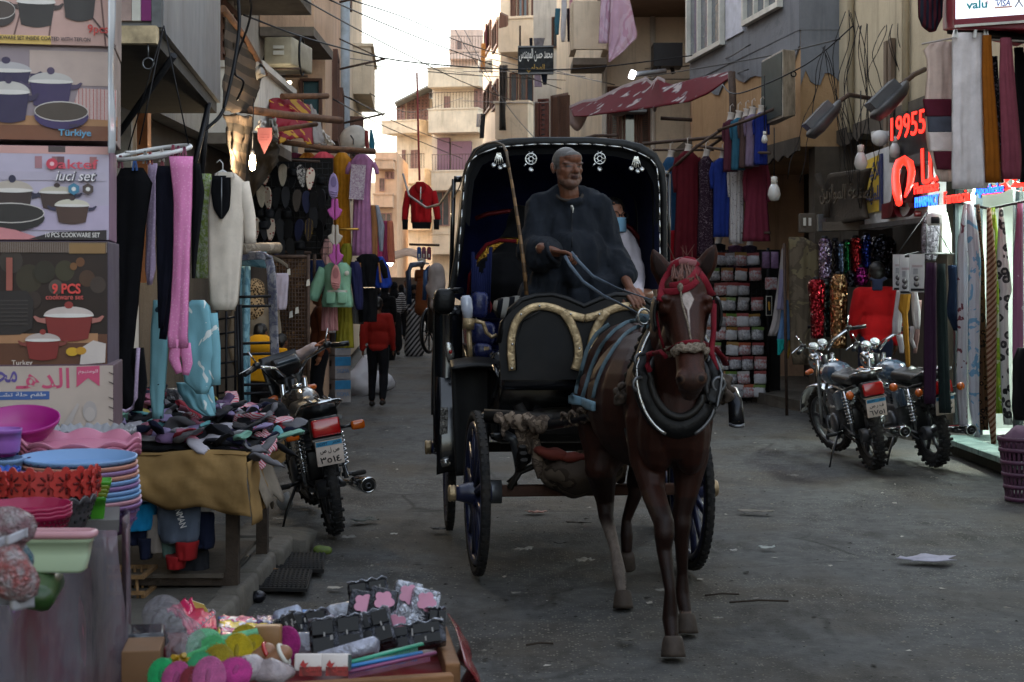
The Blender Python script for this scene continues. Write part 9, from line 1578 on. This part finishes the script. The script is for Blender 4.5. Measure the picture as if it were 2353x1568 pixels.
for px,py,Z,w,h,rot,lb,c in((690,1432,4.0,.09,.035,(-30,-16,12),'frosted clear tube packet at the back of the tray, left','#8d93a6'),(665,1420,4.05,.07,.05,(-30,-20,8),'frosted clear packet highest at the back left','#8f95a5'),(735,1430,4.0,.07,.04,(-20,4,0),'frosted pale packet with rolled tag behind the heap','#9a94a0'),(722,1412,4.1,.09,.02,(-10,-4,0),'pale blue clear case at the back of the tray','#6f8fbf'),(810,1405,4.05,.13,.05,(-20,-14,0),'shiny silver pouch behind the black packets','#a5a9b5'),(700,1480,3.75,.085,.06,(-20,0,0),'clear film bag over white cord in front','#8a8a94'),(800,1500,3.65,.15,.04,(-30,-16,0),'creased silver foil sheet under the combs','#9a9cab')):
 me=MB().rbox((0,0,0),(w,.04,h),.012).mesh();ruffle(me,.012,26,int(px));me.transform(M.Translation(W(px,py,Z))@rotm(rot).to_4x4());solo(me,'film_packet',mat('film_%s'%c[1:],c,.15,var=.3,vs=20,metal=.25,bump=.8,bs=30),lb,'packet')
for x0,y0,x1,y1,Z0,Z1,c,lb in((788,1526,970,1480,3.46,3.62,'#2f8f72','green comb, upper of the three combs on the tray'),(780,1536,968,1500,3.44,3.6,'#1c6aa5','blue comb, middle of the three combs on the tray'),(790,1546,1000,1500,3.44,3.62,'#7a3a62','purple comb, lowest of the three combs on the tray')):
 t=thing('comb',lb,'comb',W((x0+x1)/2,(y0+y1)/2,(Z0+Z1)/2),'combs on the tray');a,b=W(x0,y0,Z0),W(x1,y1,Z1);d=(b-a).normalized();m=pl('comb_'+c[1:],c);put(MB().tube([a,b],.0075,8,flat=(1,.6)),'spine',m,t);q=MB();n=40;dn=V((.15,-.55,-.85)).normalized()
 for i in range(n):p=a.lerp(b,.05+.9*i/n);q.box(p+dn*.009,(.0016,.0016,.018),(dn.to_track_quat('Z','Y')).to_matrix())
 put(q,'teeth',m,t,kind='stuff')
for px,lb in((712,'white soap box with red bird print, left of the pair'),(772,'white soap box with red bird print, right of the pair')):
 t=thing('soap_box',lb,'soap box',W(px,1536,3.42),'soap boxes on the tray');c=W(px,1522,3.42);put(MB().rbox(c,(.062,.06,.038),.004,(-14,0,0)),'carton',mat('soap_white','#cbc2be',.5,dirt=.15),t);c2=c+V((0,-.0335,-.004));put(MB().box(c2+V((.006,0,-.008)),(.05,.002,.02),(-14,0,0)),'red_print',mat('red_splash','#7d1c18',.5,var=.5,vs=60),t);put(MB().prism([(-.008,0),(0,.012),(.004,.004),(.012,.006),(.004,-.006)][::-1],c2+V((-.01,-.002,.006)),(1,0,0),(0,.2,1),.001),'bird_print',pm('#a01c1c'),t);text(ar('السل'),c2+V((.012,-.002,-.002)),(1,0,0),(0,.2,1),.014,pm('#a8302a'),t,ext=.0006,w=.03)
 put(MB().box(c+V((.031,-.004,.0)),(.004,.05,.034),(-14,0,0)),'dark_side',pm('#3a4a48'),t)
def bristle(px,py,Z,r,c,label,rot=(60,0,0),hole=False,handle=None,name='bath_scrubber',ratio=1.25):
 m=mat('scrub_'+c[1:],c,.6,var=.25,vs=40,bump=1.,bs=420);t=thing(name,label,'scrubber',W(px,py,Z),'coloured bath scrubbers on the tray');c0=W(px,py,Z);Rr=rotm(rot);me=MB().lathe([(0,-.010),(r*.9,-.010),(r,-.003),(r,.004),(r*.9,.010),(0,.010)],(0,0,0),None,22,sy=ratio).mesh();me.transform(M.Translation(c0)@Rr.to_4x4());put(me,'pad',m,t);q=MB()
 n=110
 for i in range(n*2):
  rr=r*sqrt((i+.5)/(n*2));a=i*2.39996;b=Rr@V((rr*cos(a),rr*ratio*sin(a),.008));
  if hole and abs(b.x)<.004:continue
  q.tube([c0+b,c0+b+Rr@V((.0008*cos(a*3),0,.004))],[.0013,.0007],4)
 put(q,'bristles',m,t,kind='stuff')
 if name!='brush' and not handle:put(MB().ell(c0+Rr@V((0,0,.0095)),(.006,r*.5,.003),Rr),'centre_slit',mat('slit_'+c[1:],mul(c,.35),.8),t)
 if handle:put(MB().tube([c0,c0+V(handle)*.5,c0+V(handle)],[r*.5,.014,.012],10),'handle',m,t)
 return t
bristle(545,1500,3.45,.036,'#cdb41c','big yellow round scrubber, front one of three',(62,0,0));bristle(560,1478,3.58,.036,'#bda416','yellow round scrubber behind the big front one',(58,10,0));bristle(580,1488,3.56,.026,'#cdb41c','small yellow round scrubber at the right of its trio',(60,20,0))
bristle(482,1506,3.45,.046,'#58c47a','green scrubber with yellow bristles lying edge on',(30,-35,0),handle=(-.1,0,-.02));bristle(500,1525,3.40,.04,'#b39c1e','mustard bristle pad under the green scrubber',(40,-25,0));bristle(470,1486,3.55,.042,'#7acb98','pale green soft scrubber highest of the green ones',(35,20,0),handle=(.12,.03,.025));bristle(372,1553,3.25,.030,'#2cc476','bright green scrubber at the left front corner',(66,0,0));bristle(405,1560,3.22,.030,'#cf5c9a','pink scrubber next to the bright green one',(60,16,0));bristle(480,1558,3.20,.036,'#d76ea8','large pink scrubber at the front middle',(64,0,0));bristle(540,1547,3.26,.036,'#d13c98','hot pink scrubber lying on its side at the front',(24,16,0));bristle(440,1565,3.2,.024,'#a5404a','coral scrubber half hidden at the front edge',(60,0,0));bristle(460,1535,3.3,.030,'#45b478','green scrubber low in the middle of the pile',(40,10,0))
bristle(658,1480,3.62,.034,'#b02a80','magenta bristle brush beside the black packets',(80,0,0),handle=(0,.02,-.05),name='brush')
for px,py,Z,c,lb in((605,1508,3.45,'#9a7058','wooden handled brush in clear film with red band'),(640,1512,3.42,'#8f6c50','wooden brush wound with white cord')):
 t=thing('wooden_brush',lb,'brush',W(px,py,Z));put(ruffle(MB().caps(W(px-10,py+6,Z),W(px+12,py-10,Z),.022,.02).mesh(),.004,30),'wood',mat('brush_wood','#8a6248',.4,var=.2),t);put(MB().torus(W(px+12,py-8,Z),.023,.005,(0,60,0),18,6),'band',REDL if px<620 else FRAMEW,t)
solo(MB().rbox(W(617,1478,3.6),(.062,.03,.085),.004),'tan_card',mat('tan_card','#86623f',.4,var=.2),'tan wooden block standing behind the brushes','block')
q=MB();pts=[W(655+14*sin(i*.9)*(.5+.5*sin(i*.37)),1538+10*cos(i*1.3),3.4-.02*sin(i*.7))for i in range(46)];q.tube(pts,.003,5);solo(q,'cord_hank',FRAMEW,'tangled hank of white cord at the front of the tray','cord')
for px,py,w,lb in((625,1545,.09,'wrinkled clear film bag with pale sponges at the front'),(575,1535,.06,'wrinkled clear film bag under the yellow scrubbers')):solo(ruffle(MB().ell(W(px,py,3.36),(w*.6,.05,.026)).mesh(),.012,26,3),'film_bag',mat('film_bag','#8d8284',.15,var=.25,vs=20,bump=.8,bs=30),lb,'plastic bag')
t=solo(MB().rbox(W(330,1530,3.5),(.085,.14,.10),.003,(0,0,8)),'brown_carton',mat('kraft_carton','#6a4c32',.8,var=.15),'small brown carton at the left front of the tray','carton');q=MB();q.box((-1.0,3.40,.70),(.02,.002,.01));
for i,(py,c)in enumerate(((1490,'#1c2440'),(1475,'#23303f'),(1455,'#191b22'),(1505,'#3a3f4a'))):solo(ruffle(MB().rbox(W(322,py,3.75),(.12,.12,.02),.009,(0,3*i-4,6*i)).mesh(),.006,20,i),'dark_pouch',mat('pouch_%s'%c[1:],c,.12,var=.25,spec=.8,bump=.5,bs=20),f'glossy dark pouch, {["third", "second", "top", "lowest"][i]} in the pile at the left of the tray','pouch','glossy pouches in a pile')
solo(MB().rbox(W(390,1525,3.6),(.02,.12,.1),.004,(0,8,0)),'red_card',mat('dark_red_card','#5a0f18',.5),'dark red card wall beside the small brown carton','card')
def wrap(name,label,m,quad,Zs_,seed,amp=.02):
 o=sheetpx(name,label,'wrapper',m,quad,Zs_,18,14,amp,.004,seed);return o
MAG=mat('magenta_wrapper','#c01850',.3,var=.15,vs=6,spec=.35);o=wrap('snack_wrapper','magenta plastic wrapper with white Arabic lettering on the tray',MAG,[(405,1405),(492,1405),(498,1450),(430,1455)],[3.95,4.0,3.72,3.7],4,.03);wrap('snack_wrapper','magenta plastic wrapper behind, with white and yellow edge',MAG,[(384,1398),(442,1374),(462,1412),(408,1420)],[4.05,4.1,3.95,3.95],7,.03)
text(ar('شيبسي'),W(462,1436,3.70),(.62,0,.55),(-.55,0,.62),.035,pm('#b5a5ae'),o,ext=.001,w=.095);put(MB().prism([(0,0),(.03,-.01),(.05,-.04),(.02,-.045)][::-1],W(442,1380,4.0),(1,0,0),(0,0,1),.003),'white_yellow_edge',mat('pale_yellow','#b5a456',.3),o)
YW=pat('yellow_wrapper','blotch','#d0b428','#d0b428',16,'#cfccda',rough=.2);wrap('yellow_wrapper','yellow and white printed wrapper lying flat on the tray',YW,[(505,1428),(640,1436),(628,1470),(498,1458)],[3.95,3.95,3.7,3.7],9,.02);wrap('printed_wrapper','white and pink printed wrapper below the yellow one',pat('pink_white_wrapper','blotch','#cdc9d6','#b8346e',12,'#4f6a9a',rough=.2),[(505,1442),(600,1452),(596,1478),(508,1470)],[3.8,3.8,3.62,3.62],12,.02);wrap('rolled_wrapper','small rolled wrapper with pink label and yellow tip behind the yellow one',pat('pink_white_wrapper','blotch','#cdc9d6','#b8346e',12,'#4f6a9a',rough=.2),[(500,1418),(580,1418),(590,1430),(505,1432)],[4.05,4.05,3.98,3.98],14,.02);wrap('printed_wrapper','clear wrapper with violet print at the back of the tray',pat('violet_film','blotch','#8f8f9c','#6a4a80',12,'#a5a5b0',rough=.15),[(590,1416),(640,1418),(640,1432),(592,1432)],[4.1,4.1,4.0,4.0],16,.02)
CLB=NT('clear_bag_film');CLB.p(Base_Color='#9a98a0',Roughness=.1,Alpha=.32,Specular_IOR_Level=.8);CLB.bump(CLB.noise(22,4,.65),1.,.05)
q=MB();q.caps(W(375,1415,3.9),W(392,1450,3.7),.045,.05);q.caps(W(395,1450,3.7),W(435,1490,3.5),.05,.045);q.ell(W(425,1475,3.6),(.06,.05,.05));solo(ruffle(blob(q,.008,2),.02,14,5),'clear_bag',CLB.m,'crumpled clear plastic bag spilling down the left of the tray','plastic bag')
q=MB();[q.tube([W(415+8*cos(a),1518+6*sin(a),3.45),W(415+22*cos(a),1518+14*sin(a),3.42)],[.01,.006],6)for a in(0,1.3,2.5,3.8,5.1)];q.ell(W(415,1518,3.44),.012);solo(q,'yellow_clip',pl('clip_yellow','#a07c12'),'small yellow plastic clip star left of the green scrubbers','clip')
# ================================================================== LITTER on the ground
def ground_z(x,y):return road_h(x,y)
def paper(px,py,w,d,c,label,rot=0,curl=.02,name='paper_scrap',m=None,z=0):
 g=G(px,py,z);g.z=max(ground_z(g.x,g.y),z)+.008;rg_=random.Random(int(px*7+py));q=MB();a=radians(rot)
 def fn(u,v):x,y=(u-.5)*w*(.8+.5*noise.noise(V((v*2.2,px,1)))),(v-.5)*d*(.75+.6*noise.noise(V((u*2.6,py,2))));p=V((x*cos(a)-y*sin(a),x*sin(a)+y*cos(a),0));return g+p+V((0,0,curl*.35*(abs(noise.noise(V((u*2.5+px,v*2.5,py))))*2+.6*(u-.5)**2)))
 q.sheet(fn,8,6,.002);return solo(q,name,m or mat('litter_'+c[1:],c,.7,var=.25,vs=12),label,'litter')
for px,py,w,d,c,lb,r_ in((2132,1288,.36,.20,'#8d8a9a','large white paper with mauve edge lying on the right of the road',8),(1342,1292,.13,.1,'#9a9890','small white wrapper between the carriage wheels',20),(1202,1266,.12,.1,'#a29e98','white paper scrap near the left front wheel',-10),(1232,1180,.14,.1,'#8f6a60','pinkish paper scrap behind the left front wheel',0),(770,1355,.10,.06,'#9a948a','torn cream scrap right of the rubber mats',0),(800,1238,.12,.08,'#7f7c76','pale paper by the motorcycle rear tyre',15),(690,1222,.10,.05,'#77746e','thin pale strip left of the motorcycle',20),(905,1230,.05,.04,'#a5a39e','tiny white scrap in the middle of the road',0),(1762,1262,.12,.06,'#8f9490','pale wrapper right of the right carriage wheel',10),(1685,1268,.05,.04,'#a19e9a','tiny white scrap right of the horse',0),(1330,1205,.18,.04,'#5a5856','flattened grey packaging under the carriage',-8),(1290,1250,.10,.06,'#3c3b3a','dark flat scrap in the carriage shadow',30),(1520,1360,.08,.05,'#7d7a74','dull scrap beside the horse foreleg',0),(1820,1095,.1,.05,'#77756e','pale scrap on the road toward the motorcycles',0),(1650,1425,.06,.04,'#77746e','small pale scrap right of the front hoof',0),(1735,1178,.30,.10,'#5f5a52','torn grey packaging spread on the road right of the horse',-12),(640,1195,.1,.05,'#8b8a88','pale scrap by the plastic bag',0),(880,897,.34,.2,'#9fa3a8','clear plastic bottle pack lying past the boy in red',0),(838,1198,.2,.14,'#2a302a','dark folded card behind the motorcycle tyre',25),(1185,1366,.06,.04,'#6e6a64','small scrap on the road left of the horse',0),(1440,1475,.1,.06,'#55524d','dull flat scrap in front of the hind hoof',10),(1010,1218,.13,.1,'#23262a','dark flap under the rear left wheel',10)):
 paper(px,py,w,d,c,lb,r_,.03 if w>.1 else.015)
for px,py,w,lb in((1745,1385,.3,'thin dry twig on the road right of the horse'),(1660,1365,.18,'short dark stick near the horse foreleg'),(1240,1480,.12,'short dark straw on the road')):
 g=G(px,py);g.z=ground_z(g.x,g.y)+.012;solo(MB().tube([g+V((-w/2,0,0)),g+V((0,.02,.006)),g+V((w/2,.03,0))],.005,5),'twig',mat('dry_twig','#3a3028',.9),lb,'twig')
g=G(655,1172);solo(ruffle(MB().ell(g+V((0,0,.065)),(.055,.055,.06)).mesh(),.025,20,3),'plastic_ball',mat('white_bag','#a3a6a8',.25,var=.2,bump=.8,bs=20,alpha=.85),'crumpled white plastic bag ball left of the motorcycle','plastic bag')
g=G(742,1276);solo(ruffle(MB().caps(g+V((-.025,0,.03)),g+V((.03,.0,.028)),.030,.026).mesh(),.006,20),'squashed_fruit',mat('green_fruit','#5a6a2e',.5,var=.3,vs=20),'small green squash lying on the road near the rubber mats','vegetable')
g=G(584,1300,.02);solo(ruffle(MB().ell(g+V((0,0,.03)),(.06,.05,.03)).mesh(),.03,16,8),'paper_wad',mat('wad_white','#a3a09c',.7),'crumpled white paper wad at the mat corner','litter')
for px,py,lb,c in((538,1382,'silver foil cone standing by the kerb','#b4b8c8'),(590,1385,'black and silver crumpled foil beside the mat','#2a2a30')):g=G(px,py);q=MB();(q.lathe([(.045,0),(.04,.006),(.014,.01),(.010,.05),(.004,.07),(0,.072)],g,None,10)if px<560 else q.ell(g+V((0,0,.03)),(.045,.04,.03)));solo(ruffle(q.mesh(),.01,40,3),'foil_scrap',mat('foil_'+c[1:],c,.15,metal=.7,var=.3,bump=.5),lb,'litter')
for i,(cx,cy,w,d,lb)in enumerate(((662,1304,.46,.46,'dark ribbed rubber mat, farther of the two by the kerb'),(626,1346,.50,.40,'dark ribbed rubber mat, nearer of the two by the kerb'))):
 p0,p1,p2,p3=[G(*q_)for q_ in(((592,1322),(744,1324),(748,1285),(605,1285))if i==0 else((536,1366),(706,1368),(718,1324),(556,1324)))];zz=.016-.006*i;t=thing('rubber_mat',lb,'mat',p0.lerp(p2,.5),'rubber mats on the road');q=MB()
 for p in(p0,p1,p2,p3):p.z=max(.012,ground_z(p.x,p.y)+.014)+zz*.4
 q.hexa([p+V((0,0,0))for p in(p0,p1,p2,p3)]+[p+V((0,0,.018))for p in(p0,p1,p2,p3)]);put(q,'sheet',RUB,t);q=MB();n=16
 for k in range(n):u=(k+.5)/n;a,b=p0.lerp(p1,u).lerp(p3.lerp(p2,u),.03),p0.lerp(p1,u).lerp(p3.lerp(p2,u),.97);q.tube([a+V((0,0,.021)),b+V((0,0,.021))],.006,5)
 for k in range(9):u=(k+.5)/9;a,b=p0.lerp(p3,u),p1.lerp(p2,u);q.tube([a.lerp(b,.02)+V((0,0,.019)),a.lerp(b,.98)+V((0,0,.019))],.004,4)
 put(q,'ridge',RUB,t,kind='stuff')
g=G(626,1325);q=MB();q.tube([g+V((-.06,0,.04)),g+V((-.01,-.02,.045)),g+V((.04,0,.04))],.012,6,flat=(1,.3));q.tube([g+V((0,.03,.045)),g+V((.01,-.05,.05))],.012,6,flat=(1,.3));solo(q,'card_strip',mat('card_brown','#6a4e34',.8),'curled brown cardboard strips on the rubber mat','litter')
rg4=random.Random(21);q=MB()
for i in range(2600):
 y=4.2+9*rg4.random()**1.6;x=rg4.uniform(-1.3,4.0);s_=rg4.uniform(.003,.010)*(1 if rg4.random()<.93 else 2.0);z=ground_z(x,y);a=rg4.uniform(0,6.28);e=rg4.uniform(.3,1)
 P=[V((x+s_*cos(a+k*2.09)*(1 if k else 1.6),y+s_*sin(a+k*2.09),z-.001))for k in range(3)];tp=V((x,y,z+s_*.55*e));k0=len(q.v);q.add(P+[tp],[(0,1,3),(1,2,3),(2,0,3)],0 if rg4.random()<.6 else 1)
put(q,'grit',[mat('grit_pale','#7a756c',.9,var=.4,vs=40),mat('grit_dark','#2b2825',.9,var=.4,vs=40)],kind='stuff',origin=(0,0,0))
q=MB()
for i in range(170):
 y=5+16*rg4.random()**1.4;x=rg4.uniform(-1.2,3.6)-.08*max(0,y-8);s_=rg4.uniform(.008,.026);z=ground_z(x,y)+.004;a=rg4.uniform(0,6.28)
 q.add([(x+s_*cos(a+k*1.57)*rg4.uniform(.5,1.3),y+s_*sin(a+k*1.57)*rg4.uniform(.5,1.3),z+rg4.uniform(0,.008))for k in range(4)],[(0,1,2,3)],int(rg4.random()<.45))
put(q,'litter',[mat('litter_pale','#a39d94',.8,var=.3,vs=30),mat('litter_dark','#26231f',.9)],kind='stuff',origin=(0,0,0))
bpy.data.scenes.remove(TMP)
